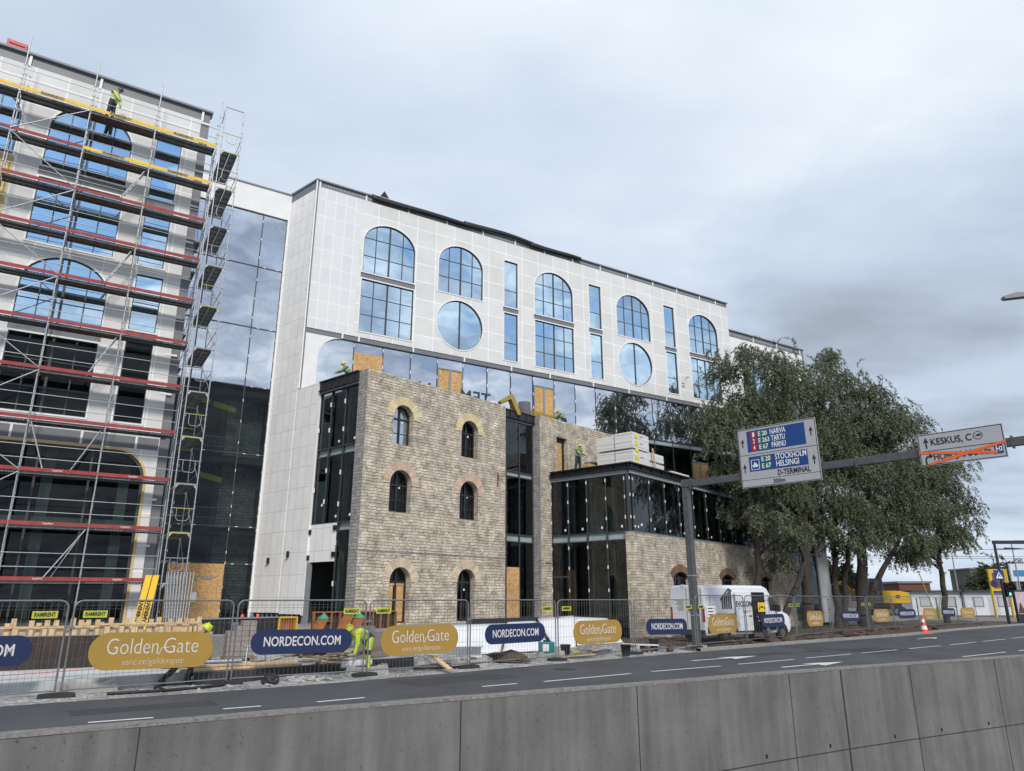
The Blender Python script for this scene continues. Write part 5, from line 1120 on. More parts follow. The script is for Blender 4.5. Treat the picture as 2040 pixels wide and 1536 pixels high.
# ================================================================ PEOPLE
SKIN = mat('skin', (.45, .27, .19), .6); HV = mat('hi_vis_yellow', (.50, .66, .03), .65, .08, 8); REF = mat('reflective_strip', (.55, .56, .55), .4); TRO = mat('dark_trousers', (.035, .04, .05), .85, .25, 8); BOOT = mat('boot', (.03, .025, .02), .8); EYE = mat('eye_dark', (.02, .015, .01), .3)
def person(label, loc, rz, lean=0, armL=(10, 10), armR=(10, 10), legL=(0, 0), legR=(0, 0), head=0, cloth='vest', helmet=(.62, .62, .03), spread=.1, s=1.0, group=None, hipz=None):
    """angles in degrees, positive bends forward (+X); arms (upper, forearm), legs (thigh, shin), both from straight down"""
    root = empty('person', loc, rz, label, 'person', group); root.scale = (s, s, s)
    def dn(a, l): return Vector((math.sin(R(a)) * l, 0, -math.cos(R(a)) * l))
    foot = []
    for (a, b) in (legL, legR): foot.append((dn(a, .43) + dn(b, .43)).z)
    H = -min(foot) + .08; hp = Vector((0, 0, hipz if hipz is not None else H)); up = Vector((math.sin(R(lean)), 0, math.cos(R(lean))))
    V = []; E = []; Rd = []; MT = []
    def ad(p, r, par=None, m=0):
        V.append(Vector(p)); Rd.append(r * (1.38 if m in (1, 2) else 1.2 if m == 3 else 1.08)); MT.append(m)
        if par is not None: E.append((par, len(V) - 1))
        return len(V) - 1
    pel = ad(hp, .135, None, 2); wst = ad(hp + up * .17, .125, pel, 1); ch = ad(hp + up * .36, .15, wst, 1); shd = ad(hp + up * .47, .11, ch, 1)
    hu = Vector((math.sin(R(lean * .6 + head)), 0, math.cos(R(lean * .6 + head)))); nk = ad(hp + up * .53, .055, shd, 0); base = V[nk]
    h1_ = ad(base + hu * .09, .075, nk, 0); h2_ = ad(base + hu * .17, .085, h1_, 0); h3_ = ad(base + hu * .235, .06, h2_, 0)
    hands = []
    for sg_, (a, b) in ((1, armL), (-1, armR)):
        s0 = ad(V[shd] + Vector((0, sg_ * .17, 0)) - up * .01, .062, shd, 1); el = ad(V[s0] + dn(a, .28) + Vector((0, sg_ * .03, 0)), .045, s0, 1); wr = ad(V[el] + dn(b, .24) - Vector((0, sg_ * .02, 0)), .034, el, 1); hd = ad(V[wr] + dn(b, .07), .03, wr, 0); hands.append((V[hd], dn(b, 1), sg_))
        V[s0] = V[s0]
    for sg_, (a, b) in ((1, legL), (-1, legR)):
        h0 = ad(V[pel] + Vector((0, sg_ * .095, -.05)), .088, pel, 2); kn = ad(V[h0] + dn(a, .40) + Vector((0, sg_ * (spread - .095), 0)), .062, h0, 2); an = ad(V[kn] + dn(b, .40), .045, kn, 2); he = ad(V[an] + Vector((.02, 0, -.04)), .048, an, 3); ad(V[an] + Vector((.17, 0, -.045)), .038, he, 3)
    me = bpy.data.meshes.new('b'); me.from_pydata([tuple(v) for v in V], E, []); ob = bpy.data.objects.new('b', me); COL.objects.link(ob)
    sk_ = ob.modifiers.new('s', 'SKIN'); sk_.use_smooth_shade = True
    for i, r in enumerate(Rd): d_ = me.skin_vertices[0].data[i]; d_.radius = (r, r); d_.use_root = (i == 0)
    sb = ob.modifiers.new('u', 'SUBSURF'); sb.levels = 2; sb.render_levels = 2
    dg = bpy.context.evaluated_depsgraph_get(); bm_ = bpy.data.meshes.new_from_object(ob.evaluated_get(dg)); bpy.data.objects.remove(ob)
    mb = MB(); segs = [(V[a], V[b], MT[b]) for a, b in E]
    def near(p):
        best = 9; mm = 0
        for a, b, m_ in segs:
            ab = b - a; t = max(0, min(1, (p - a).dot(ab) / max(1e-9, ab.length_squared))); d_ = (p - a - ab * t).length
            if d_ < best: best = d_; mm = m_
        return mm
    mb.v = [tuple(v.co) for v in bm_.vertices]
    for pgn in bm_.polygons:
        c = sum((bm_.vertices[i].co for i in pgn.vertices), Vector()) / len(pgn.vertices); m_ = near(c); k = m_
        if m_ == 1:
            h_ = (c - hp).dot(up); k = 4 if (.10 < h_ < .145 or .29 < h_ < .33) else 1
        if m_ == 2 and cloth == 'full': k = 4 if abs(c.z - .3) < .03 else 2 if (c - hp).length < .2 or .42 < c.z < .56 else 1
        mb.f.append(list(pgn.vertices)); mb.m.append(k); mb.sm.append(True)
    # fingers, face
    for hp_, dd, sg_ in hands:
        sidev = Vector((dd.z, 0, -dd.x)).normalized() if abs(dd.y) < .9 else Vector((1, 0, 0))
        for q, ln in ((-.022, .052), (-.008, .062), (.007, .058), (.021, .045)):
            a0 = hp_ + sidev * q + dd * .02; a1 = a0 + dd * ln * .55; a2 = a1 + (dd * .8 + Vector((0, -sg_ * .5, 0))).normalized() * ln * .5
            mb.tube(a0, a1, .0085, 6, 0).tube(a1, a2, .008, 6, 0, r2=.006)
        t0 = hp_ + sidev * .024 - dd * .02; t1 = t0 + (sidev * .7 + dd * .6) * .03; mb.tube(t0, t1, .01, 6, 0).tube(t1, t1 + dd * .025, .009, 6, 0, r2=.007)
    fx = Vector((hu.z, 0, -hu.x)); fc = base + hu * .15
    mb.tube(fc + fx * .07 + hu * .015, fc + fx * .108 - hu * .012, .009, 6, 0, r2=.014)
    for sg_ in (1, -1):
        mb.obox(fc + fx * .079 + Vector((0, sg_ * .03, 0)) + hu * .022, (.012, .02, .01), (0, 0, 0), 5); mb.obox(fc + Vector((0, sg_ * .088, 0)), (.03, .018, .05), (0, 0, 0), 0)
    mb.obox(fc + fx * .082 - hu * .045, (.01, .045, .009), (0, 0, 0), 6)
    jk = TRO if cloth == 'dark' else HV if cloth != 'green' else mat('green_jacket', (.12, .22, .05), .7, .2, 6)
    body = mb.build('body', [SKIN, jk, TRO, BOOT, REF, EYE, mat('lips', (.3, .1, .08), .6)], root, fix=False)
    hm = mat('helmet_%d' % int(helmet[0] * 100 + helmet[2] * 10), helmet, .35); hb = MB()
    hb.lathe([(.128, -.01), (.125, .02), (.118, .05), (.10, .085), (.065, .115), (.02, .127)], (0, 0, 0), 18); hb.obox((.135, 0, -.005), (.07, .15, .01), (0, .15, 0)).obox((0, 0, .12), (.17, .02, .02))
    ho = hb.build('helmet', hm, root); ho.location = base + hu * .175; ho.rotation_euler = (0, R(lean * .6 + head), 0)
    return root
person('worker in a yellow jacket and dark trousers leaning forward on the top scaffold deck', along((-16.2, 28), 58, -2.05, .35) + (22.68,), R(0), lean=16, armL=(18, 12), armR=(30, 38), legL=(6, 0), legR=(-6, -10), head=25, helmet=(.03, .04, .08))
person('worker in a yellow helmet stooping behind the gold banner near the grey paving stones', (-8.12, 18.62, .02), R(12), lean=48, armL=(15, 50), armR=(25, 40), legL=(38, -8), legR=(-12, -48), head=15, cloth='green', helmet=(.58, .68, .03))
person('worker in full yellow hi-vis bending right down behind the fence joint', (-4.08, 21.5, .12), R(222), lean=84, armL=(4, 16), armR=(12, 26), legL=(16, -4), legR=(-2, -12), head=-10, cloth='full', helmet=(.58, .66, .03), spread=.17)
person('worker in green and black walking on the glass pavilion roof towards the board stacks', (3.95, 42.1, 9.25), R(-38), lean=14, armL=(28, 60), armR=(22, 55), legL=(10, -4), legR=(-8, -14), head=12, cloth='green', helmet=(.68, .50, .03))
person('worker with a yellow helmet crouching on the stone house roof beside the mirror glass', (3.35, 43.45, 12.27), R(170), lean=42, armL=(50, 60), armR=(40, 60), legL=(75, -55), legR=(50, -60), head=10, cloth='green', helmet=(.75, .42, .02))
person('worker with a lime helmet peeping over the steel roof beam of the side bay', (-8.3, 34.9, 12.57), R(200), lean=40, armL=(40, 70), armR=(50, 70), legL=(80, -60), legR=(60, -60), head=0, cloth='green', helmet=(.56, .64, .04))
person('person in dark work clothes sitting in the open side door of the white van', along((8.85, 34.25), 53, 4.1, .12) + (.5,), R(-53), lean=8, armL=(30, 70), armR=(30, 70), legL=(70, 5), legR=(62, 18), head=10, cloth='dark', helmet=(.1, .1, .1), hipz=.42)

# ================================================================ VAN
VW = mat('van_white', (.72, .73, .75), .28, .02, 1); VG = mat('van_glass', (.015, .018, .022), .08); TYR = mat('tyre', (.018, .018, .019), .85); RIM = mat('wheel_rim', (.10, .10, .105), .5); PLAS = mat('bumper_plastic', (.035, .036, .04), .6)
VA = 53; V_ = frame_at('van', (8.85, 34.25), VA, 'white high-roof panel van with an open side door and EVOCON lettering', 'van', z=.08)
Lv, Wv = 6.55, 2.05
st = [(0.0, .40, 2.50, 1.0, .90), (.06, .36, 2.57, 1.02, .93), (3.0, .36, 2.60, 1.02, .94), (4.75, .36, 2.60, 1.02, .93), (5.15, .36, 2.50, 1.02, .89), (5.6, .36, 2.08, 1.02, .82), (6.02, .36, 1.60, 1.01, .88), (6.25, .36, 1.40, 1.0, .94), (6.75, .36, 1.22, .97, .92), (7.0, .40, 1.0, .88, .82), (7.05, .48, .82, .80, .76)]
vs_ = []; nsec = 14
for x, zb, zt, wb_, wt in st:
    zm = zb + (zt - zb) * .52; rr = .11
    sec = [(-wb_ * .96, zb), (-wb_, zb + .12), (-wb_, zm), (-(wt + .03), zt - rr), (-wt + .02, zt - rr * .25), (-wt + .1, zt), (0, zt + .025)]
    sec = sec + [(-a, b) for a, b in sec[::-1]]
    vs_ += [(x, 1.03 + a, b) for a, b in sec]
fs_ = [(i * nsec + j, (i + 1) * nsec + j, (i + 1) * nsec + (j + 1) % nsec, i * nsec + (j + 1) % nsec) for i in range(len(st) - 1) for j in range(nsec)]
mb = MB(); mb.add(vs_, fs_, 0, False); mb.add(vs_[:nsec], [tuple(range(nsec))[::-1]], 0); mb.add(vs_[-nsec:], [tuple(range(nsec))], 0); mb.build('body', VW, V_)
c = MB(); c.box(.15, .0, .46, 4.6, .012, .72); c.box(4.95, .0, .48, 5.5, .014, .7); c.build('side_trim', PLAS, V_)
MB().box(-.08, .03, .36, .02, 2.03, .60).build('bumper', PLAS, V_, bevel=.02); MB().box(6.8, .12, .33, 7.1, 1.94, .62).build('bumper', PLAS, V_, bevel=.04)
MB().box(3.55, -.006, .45, 4.7, .03, 2.28).box(3.5, -.012, .4, 4.75, .01, .46).build('door_shade_panel', mat('door_opening_shade', (.008, .008, .009), .9), V_)  # dark panel on the solid body paints the shade inside the open door
sd = MB().box(2.25, -.10, .5, 3.5, -.05, 2.3).build('sliding_door', VW, V_, bevel=.02); MB().box(3.2, -.13, 1.15, 3.4, -.10, 1.2).build('handle', PLAS, sd)
MB().box(.5, -.012, 1.27, 3.5, .005, 1.3).build('door_rail', PLAS, V_)
MB().prism([(5.08, 1.4), (5.9, 1.4), (5.72, 1.68), (5.4, 2.02), (5.1, 2.08)], -.012, .01, 'xz').build('window', VG, V_)
MB().add([(5.22, .3, 2.42), (5.22, 1.76, 2.42), (6.0, 1.86, 1.62), (6.0, .2, 1.62)], [(0, 1, 2, 3)]).build('windscreen', VG, V_, loc=(.03, 0, .03), fix=False)
for x in (1.35, 6.0):
    for y in (-.005, 1.88):
        w_ = MB().tube((x, y, .34), (x, y + .2, .34), .36, 24).build('wheel', TYR, V_); MB().tube((x, y - .006, .34), (x, y + .02, .34), .18, 18).tube((x, y - .015, .34), (x, y, .34), .07, 10).build('rim', RIM, w_)
    MB().ring([(x + .46 * math.cos(R(a)), .36 + .46 * math.sin(R(a))) for a in range(0, 181, 12)], [(x + .39 * math.cos(R(a)), .36 + .39 * math.sin(R(a))) for a in range(0, 181, 12)], -.012, .02).build('wheel_arch', PLAS, V_)
RL = mat('tail_lamp', (.32, .015, .02), .3)
for y in (.02, 1.9): MB().box(-.012, y, .95, .06, y + .12, 1.6).build('tail_lamp', RL, V_)
MB().box(-.012, 1.01, .55, -.004, 1.025, 2.45).box(-.012, .18, .62, -.004, .19, 2.4).build('door_seam', BLACK, V_)
MB().prism([(6.78, .80), (6.98, .84), (6.80, 1.12), (6.55, 1.16)], .09, .14, 'xz').build('headlight', mat('headlight', (.5, .52, .55), .1), V_)
MB().box(5.5, -.26, 1.35, 5.64, -.03, 1.68).build('mirror', PLAS, V_, bevel=.02)
lg = MB()
for k in range(5): x = 1.3 + k * .16; lg.prism([(x, 1.52), (x + .09, 1.5), (x + .09, 2.02 + .13 * min(k, 4 - k * .2) * .8), (x, 1.95 + .12 * min(k, 4) * .8)], -.012, -.005, 'xz')
lg.prism([(1.2, 1.88), (1.85, 2.38), (2.1, 2.3), (2.1, 2.36), (1.85, 2.46), (1.2, 1.96)], -.012, -.005, 'xz')
lg.build('logo', BLKT, V_)
t_ = text(V_, 'EVOCON', .36, (2.85, -.112, 1.72), m=BLKT, offset=.006); fit(t_, 1.22)
t_ = text(V_, 'EVOCON', .16, (-.014, .62, 1.45), rot=(R(90), 0, R(-90)), m=BLKT, offset=.002); fit(t_, .6)
t_ = text(V_, 'EHITUS', .11, (3.05, -.112, 1.4), m=mat('grey_print', (.2, .2, .2), .7), spacing=1.6); fit(t_, .6)
mb = MB()
for k in range(6): mb.box(-.014, 1.2, 1.9 - k * .09, -.008, 1.2 + (.5, .38, .44, .3, .42, .36)[k], 1.93 - k * .09)
mb.build('door_text', MATS['grey_print'], V_)
c = MB()
for z in (.92, 1.12, 2.05): c.box(.2, -.012, z, 2.2, .004, z + .012)
for x in (.42, 2.22, 5.0): c.box(x, -.012, .5, x + .01, .004, 2.2)
each(c, 'panel_seam', mat('seam_grey', (.25, .25, .26), .6), V_)
MB().box(-.02, 1.12, 2.5, .03, 1.3, 2.62).build('marker_lamp', VW, V_)

# ================================================================ EXCAVATOR
XY = mat('machine_yellow', (.62, .40, .01), .4, .06, 3); XG = mat('machine_grey', (.16, .17, .18), .5, .1, 3)
X_ = frame_at('excavator', (28.9, 59.6), 84, 'compact yellow and grey excavator behind the fence under the willows', 'excavator', z=.75)
for y in (0, 1.5):
    tr = MB(); tr.prism([(.2, 0), (2.6, 0), (2.85, .2), (2.85, .5), (2.6, .7), (.2, .7), (-.05, .5), (-.05, .2)], y, y + .42, 'xz'); tr = tr.build('track', TYR, X_, bevel=.03)
    for x in (.25, .8, 1.4, 2.0, 2.55): MB().tube((x, y - .01, .33), (x, y + .1, .33), .2, 12).build('roller', XG, tr)
MB().box(.4, .3, .5, 2.5, 1.7, .8).tube((1.4, .95, .78), (1.4, .95, .95), .6, 20).build('undercarriage', XG, X_)
hb = MB(); P_ = [(0.9, .95), (3.1, .95), (3.25, 1.15), (3.3, 1.5), (3.1, 1.78), (2.5, 1.9), (1.5, 1.92), (.9, 1.9)]
hb.prism(P_, -.1, 2.0, 'xz').build('engine_cover', XY, X_, bevel=.09)
MB().box(.1, -.05, .92, 3.15, 1.95, 1.15).build('deck', XG, X_, bevel=.04); MB().box(2.0, -.13, 1.35, 2.35, -.1, 1.6).build('badge', RL, X_)
cb_ = MB(); cb_.prism([(-.2, 1.15), (1.15, 1.15), (1.15, 2.85), (.15, 2.9), (-.2, 2.2)], .05, 1.0, 'xz').build('cab', XG, X_, bevel=.05)
MB().prism([(.45, 1.95), (1.05, 1.95), (1.05, 2.72), (.45, 2.74)], .02, .05, 'xz').prism([(-.08, 1.5), (.35, 1.5), (.35, 2.72), (.17, 2.74), (-.08, 2.2)], .02, .05, 'xz').build('window', VG, X_)
bo_ = MB()
for a, b, r in (((-.2, 1.3, 1.3), (-1.6, 1.3, 2.6), .16), ((-1.6, 1.3, 2.6), (-2.6, 1.3, 2.3), .14), ((-2.6, 1.3, 2.3), (-3.1, 1.3, 1.2), .11)): bo_.tube(a, b, r, 4)
bo_.build('boom', XY, X_); MB().prism([(-3.4, 1.2), (-2.9, 1.3), (-2.7, .9), (-2.9, .5), (-3.3, .6)], 1.0, 1.6, 'xz').build('bucket', XG, X_); MB().tube((-.6, 1.3, 1.4), (-1.7, 1.3, 2.4), .06, 8).build('hydraulic_ram', STEEL, X_)

# ================================================================ TRAFFIC CONE, LIGHTS, CABINS, FAR THINGS
CN = MB().box(-.2, -.2, 0, .2, .2, .03, 0).lathe([(.15, .03), (.125, .17)], (0, 0, 0), 16, 0).lathe([(.125, .17), (.10, .31)], (0, 0, 0), 16, 1).lathe([(.10, .31), (.075, .45)], (0, 0, 0), 16, 0).lathe([(.075, .45), (.055, .57)], (0, 0, 0), 16, 1).lathe([(.055, .57), (.02, .75)], (0, 0, 0), 16, 0)
o = CN.build('traffic_cone', [mat('cone_orange', (.80, .08, .02), .5), WHT], None, loc=(25.2, 45.9, .0)); o.scale = (1.5, 1.5, 1.5); tag(o, 'orange and white traffic cone standing on the kerb by the fence', 'traffic cone')
BP = mat('pole_black', (.022, .024, .028), .5, .15, 5)
TL = frame_at('traffic_light', (40.9, 61.6), 90, 'dark traffic light pole with a long arm and a green lamp lit', 'traffic light')
MB().tube((0, 0, 0), (0, 0, 6.7), .13, 10, r2=.10).build('post', BP, TL); MB().box(-.12, -.1, 6.5, 9.5, .1, 6.78).build('arm', BP, TL)
MB().box(.12, -.25, 2.2, .52, .02, 3.35).build('signal_head', BP, TL)
for k, z in enumerate((2.42, 2.78, 3.13)):
    MB().tube((.32, -.27, z), (.32, -.24, z), .13, 14).build('lens', mat('green_lamp', (.05, .5, .35), .4, emit=(.12, 1.0, .62, 2.2)) if k == 0 else mat('lens_off', (.03, .02, .02), .3), TL); MB().tube((.32, -.42, z + .02), (.32, -.24, z + .02), .145, 12, cap=False).build('visor', BP, TL)
zb_ = MB().box(-.62, -.16, 3.55, .22, -.13, 4.35).build('crossing_sign', mat('signal_blue', (.01, .04, .18), .5), TL); MB().prism([(-.5, 3.68), (.1, 3.68), (-.2, 4.22)], -.166, -.161, 'xz').build('triangle', WHT, zb_); MB().prism([(-.3, 3.76), (-.25, 3.76), (-.19, 3.92), (-.12, 3.76), (-.07, 3.76), (-.15, 4.0), (-.2, 4.1), (-.25, 4.0)], -.172, -.167, 'xz').build('walker_symbol', BLKT, zb_)
rs = MB().tube((-.72, -.16, 3.25), (-.72, -.13, 3.25), .32, 24).build('round_sign', mat('sign_rim_red', (.20, .01, .03), .5), TL); MB().tube((-.72, -.165, 3.25), (-.72, -.16, 3.25), .26, 24).build('face', mat('sign_face_blue', (.015, .02, .12), .5), rs)
MB().box(.15, -.1, 6.05, .9, .0, 6.12).prism([(.8, 6.02), (2.4, 6.1), (2.4, 6.14), (.8, 6.2)], -.12, .08, 'xz').build('lamp_arm', BP, TL)
AD = frame_at('poster_case', (43.1, 63.6), 72, 'black free-standing poster case with a pale pink poster beside the traffic light', 'poster case')
MB().box(0, 0, 0, 1.35, .2, 2.75).build('case', BP, AD, bevel=.02); MB().box(.1, -.01, .8, 1.25, .0, 2.62).build('poster', mat('poster_pink', (.52, .42, .44), .5, .2, 3), AD); MB().prism([(.15, 1.0), (.5, 1.8), (.75, 1.3), (1.15, .95), (1.15, .85), (.15, .85)], -.016, -.011, 'xz').build('poster_figure', mat('poster_dark', (.10, .04, .04), .6), AD)
CBW = mat('cabin_white', (.60, .62, .64), .6, .06, 1.5)
for i in range(5):
    x = 49.5 + i * 6.25; e_ = frame_at('site_cabin', (x, 92 - i * .5), 91, ('white site cabin, leftmost of the row behind the fence', 'white site cabin, second from the left of the row', 'white site cabin in the middle of the row', 'white site cabin right of the traffic light', 'white site cabin cut off at the right picture edge')[i], 'cabin', 'white site cabins in a row')
    MB().box(0, 0, .1, 6.1, 2.5, 2.85).build('wall', CBW, e_); MB().box(-.1, -.5, 2.88, 6.2, 2.6, 3.05).build('roof', mat('cabin_roof', (.05, .05, .055), .7), e_)
    for a, b in ((1.0, 2.3), (4.0, 5.4)): q = MB().ring(o_rect(a, b, 1.1, 2.3), o_rect(a + .08, b - .08, 1.18, 2.22), -.04, .0).build('window', GREY, e_); MB().box(a + .08, -.02, 1.18, b - .08, -.005, 2.22).build('shutter', mat('cabin_shutter', (.42, .44, .46), .6), q)
    MB().box(2.9, -.03, .15, 3.7, -.002, 2.3).build('door', mat('cabin_door', (.45, .47, .5), .5), e_)
    MB().box(-.06, -.05, 0, .02, 0, 2.9).build('corner_post', COPING, e_)
yt = frame_at('totem_sign', (54.5, 84), 92, 'tall yellow totem sign rising above the cabins behind the traffic light', 'sign'); MB().box(0, 0, 0, .12, .3, 5.3).box(1.9, 0, 0, 2.05, .3, 5.3).build('frame', XY, yt); MB().box(.12, .05, 2.9, 1.9, .25, 5.3).build('panel', XY, yt); MB().box(.35, .02, 3.2, 1.7, .045, 4.9).build('inner_panel', mat('totem_inner', (.10, .09, .07), .6), yt)
bb = frame_at('billboard', (64.5, 95), 92, 'pale blue and white billboard at the right picture edge', 'billboard'); MB().box(0, 0, 4.2, 5, .3, 6.4).build('panel', mat('billboard_white', (.6, .65, .7), .6), bb); MB().box(.3, -.01, 4.8, 4.6, 0, 5.6).build('blue_field', mat('billboard_blue', (.05, .2, .4), .6), bb); each(MB().box(.5, .1, 0, .7, .3, 4.2).box(4.3, .1, 0, 4.5, .3, 4.2), 'leg', COPING, bb)
YT = mat('crane_yellow', (.30, .29, .05), .6)
for i, (x, y, dx, h_) in enumerate(((47.5, 84, .2, 5.0), (48.4, 84.5, 2.6, 4.9))):
    o = MB().tube((0, 0, 0), (0, 0, 1.0), .3, 8).tube((0, 0, .9), (dx - 1.2, 0, h_), .06, 8).obox((dx - 1.2, 0, h_), (.3, .2, .2)).build('yellow_mast', YT, None, loc=(x, y, 0)); tag(o, ('upright thin yellow mast behind the rightmost willow', 'slanting thin yellow mast behind the rightmost willow')[i], 'mast', 'yellow masts beyond the fence')
def lamp(x, y, h_, az, reach, label, r=.09, head=.8):
    e_ = frame_at('street_lamp', (x, y), az, label, 'street lamp', 'street lamps in the distance')
    MB().tube((0, 0, 0), (0, 0, h_ - .5), r, 8, r2=r * .6).path([(0, 0, h_ - .5), (.15, 0, h_ - .12), (.5, 0, h_), (reach, 0, h_ + .02)], r * .5, 6).build('post', COPING, e_)
    MB().prism([(reach, -.06), (reach + head, -.10), (reach + head + .05, .0), (reach + head * .5, .12), (reach, .06)], -.14, .14, 'xz').build('lamp_head', COPING, e_, loc=(0, 0, h_ + .02)); return e_
lamp(58.5, 97, 8.2, 90, .4, 'short street lamp right of the drooping willow', .1, 1.0)
lamp(60.5, 88, 8.8, 90, 2.4, 'curved street lamp rising behind the billboard', .11, 1.2)
lamp(49.5, 120, 5.5, 90, .3, 'small distant street lamp over the cabins', .1, .9)
NL = lamp(20.6, 24.2, 12.9, 283, 1.3, 'grey street lamp head reaching in at the upper right picture edge', .1, .85); NL['group'] = 'street lamps in the distance'
cm = MB(); 
for z, y in ((8.2, 95), (7.3, 95), (7.1, 96)): cm.path([(44 + k * 8, y, z - .0 + .012 * (k - 3) ** 2) for k in range(7)], .03, 4)
e_ = empty('tram_wires', (0, 0, 0), 0, 'thin overhead tram wires stretched across the sky at the far right', 'wires'); cm.build('wire', BLACK, e_)
MB().tube((45, 95, 0), (45, 95, 8.6), .14, 8).tube((45, 95, 8.2), (50, 95, 8.35), .05, 6).build('wire_mast', COPING, e_); MB().tube((92, 95, 0), (92, 95, 8.6), .14, 8).build('wire_mast', COPING, e_)
FB = [((62, 170), 70, 26, 7.5, (.10, .085, .075), 'low dark brown building on the horizon left of the traffic light'), ((128, 205), 96, 20, 10.0, (.12, .10, .09), 'brown flat-roofed apartment block above the totem sign'), ((148, 203), 96, 9, 10.6, (.42, .33, .26), 'pale beige building with a row of windows beside the brown block'), ((166, 240), 95, 60, 6.5, (.20, .19, .18), 'long grey building at the far right horizon'), ((76, 145), 92, 6, 5, (.13, .055, .035), 'small rust red building beyond the excavator')]
for i, (p, az, ln, h_, col, lb) in enumerate(FB):
    e_ = frame_at('building', p, az, lb, 'building', z=-.05); MB().box(0, 0, 0, ln, 12, h_).build('wall', mat('far_wall_%d' % i, col, .85, .12, .4), e_); MB().box(-.3, -.3, h_, ln + .3, 12.3, h_ + .4).build('roof', GREY, e_)
    for k in range(int(ln / 3.2)):
        for z in np.arange(1.6, h_ - 2, 3.1): MB().box(.9 + k * 3.2, -.05, z, 2.5 + k * 3.2, .0, z + 1.6).build('window', VG, e_)
# ================================================================ THINGS ON THE SITE
def T_(o, l, c, g=None): return tag(o, l, c, g)
# dark formwork wall with pale timber on top (left)
fw = frame_at('formwork_wall', (-15.7, 17.5), 58, 'long dark brown formwork wall behind the left banners', 'formwork', z=.3)
MB().box(0, 0, 0, 7.6, .12, .80).build('board', mat('formwork_brown', (.035, .022, .018), .6, .3, 1.5), fw)
c = MB()
for k in range(16): c.box(.2 + k * .48, -.03, .0, .23 + k * .48, .0, .80)
each(c, 'rib', mat('formwork_rib', (.06, .04, .035), .7), fw)
tm_ = frame_at('timber_stack', (-14.2, 18.55), 58, 'light sawn timber offcuts lying along the top of the formwork wall', 'timber', z=1.12)
c = MB(); x = .0
while x < 6.3:
    w_ = rnd.choice((.09, .12, .15)); h_ = rnd.choice((.16, .2, .24, .32)); y = rnd.uniform(-.04, .1); c.obox((x, y, h_ / 2), (w_, .05, h_), (rnd.uniform(-.06, .06), 0, rnd.uniform(-.08, .08))); x += w_ + rnd.uniform(.01, .09)
x = .6
while x < 6.2: c.obox((x, .22, .28), (.12, .05, rnd.choice((.2, .3))), (.05, 0, 0)); x += rnd.uniform(.17, .4)
c.obox((1.9, -.06, .22), (3.2, .04, .05)).obox((4.8, -.06, .26), (2.6, .04, .05)).obox((3.2, .3, .2), (6, .3, .03))
each(c, 'plank', TIMBER, tm_)
# dark stone-patterned wall panels behind the paving stacks
dw_ = frame_at('dark_panel_wall', (-10.2, 24.0), 36, 'black mottled retaining panel behind the paving stone stacks', 'wall', z=.3)
MB().box(0, 0, 0, 3.2, .12, 1.1).build('panel', speckmat('black_mottled', (.012, .012, .012), (.035, .035, .035), (.02, .02, .02), 6, .03), dw_); MB().box(-.02, -.03, 1.1, 3.25, .15, 1.14).build('cap', COPING, dw_)
# paving stone pallets
PV = mat('paver_grey', (.27, .235, .215), .9, .12, 6, island=.1)
for i, (p, az, cols, hts, lb) in enumerate((((-9.0, 21.55), 62, 2, (5, 4), 'short stack of grey paving stones beside the stooping worker'), ((-8.35, 22.1), 58, 4, (7, 7, 6, 5), 'tall pallet of grey paving stones behind the fence joint'))):
    e_ = frame_at('paving_stones', p, az, lb, 'paving stones', 'stacks of grey paving stones', z=.3)
    c = MB()
    for k in range(cols):
        for r_ in range(hts[cols - 1 - k]):
            for d_ in range(2): c.obox((.1 + k * .205 + rnd.uniform(-.006, .006), .11 + d_ * .21, .2 + r_ * .142), (.19, .2, .134), (0, 0, rnd.uniform(-.03, .03)))
    each(c, 'stone', PV, e_); MB().box(-.03, -.02, .08, .85 if cols == 4 else .45, .5, .12).box(-.03, 0, 0, .07, .5, .08).box(.7 if cols == 4 else .33, 0, 0, .8 if cols == 4 else .42, .5, .08).build('pallet', TIMBERD, e_)
# metal ducts
e_ = frame_at('metal_tubes', (-9.15, 19.75), 62, 'bundle of shiny metal tubes lying on the slab', 'metal tubes', z=.3)
c = MB()
for k in range(9): c.tube((rnd.uniform(0, .2), (k % 5) * .1, .05 + .09 * (k // 5)), (1.9 + rnd.uniform(0, .4), (k % 5) * .11 + rnd.uniform(-.1, .1), .05 + .09 * (k // 5)), .04, 8)
each(c, 'tube', mat('shiny_metal', (.6, .62, .64), .22, .1, 5, .9), e_)
for i, (a, b, w_, z, lb) in enumerate((((-8.25, 18.95), (-5.75, 20.75), .14, .34, 'long pale timber plank lying nearest the fence on the slab edge'), ((-8.3, 19.2), (-5.9, 20.9), .14, .40, 'long pale timber plank lying second from the slab edge'), ((-2.35, 22.6), (-1.75, 21.9), .16, .25, 'pale timber plank sloping down the gravel below the gold banner'), ((1.9, 26.7), (3.0, 27.6), .1, .12, 'thin pale lath on the gravel beside the black bucket'))):
    v = Vector((b[0] - a[0], b[1] - a[1], 0)); o = MB().obox((0, 0, 0), (v.length, w_, .05), (0, 0 if i != 2 else .35, 0)).build('timber_plank', TIMBER, None, loc=((a[0] + b[0]) / 2, (a[1] + b[1]) / 2, z), rot=(0, 0, math.atan2(v.y, v.x))); T_(o, lb, 'plank', 'loose timber planks on the site')
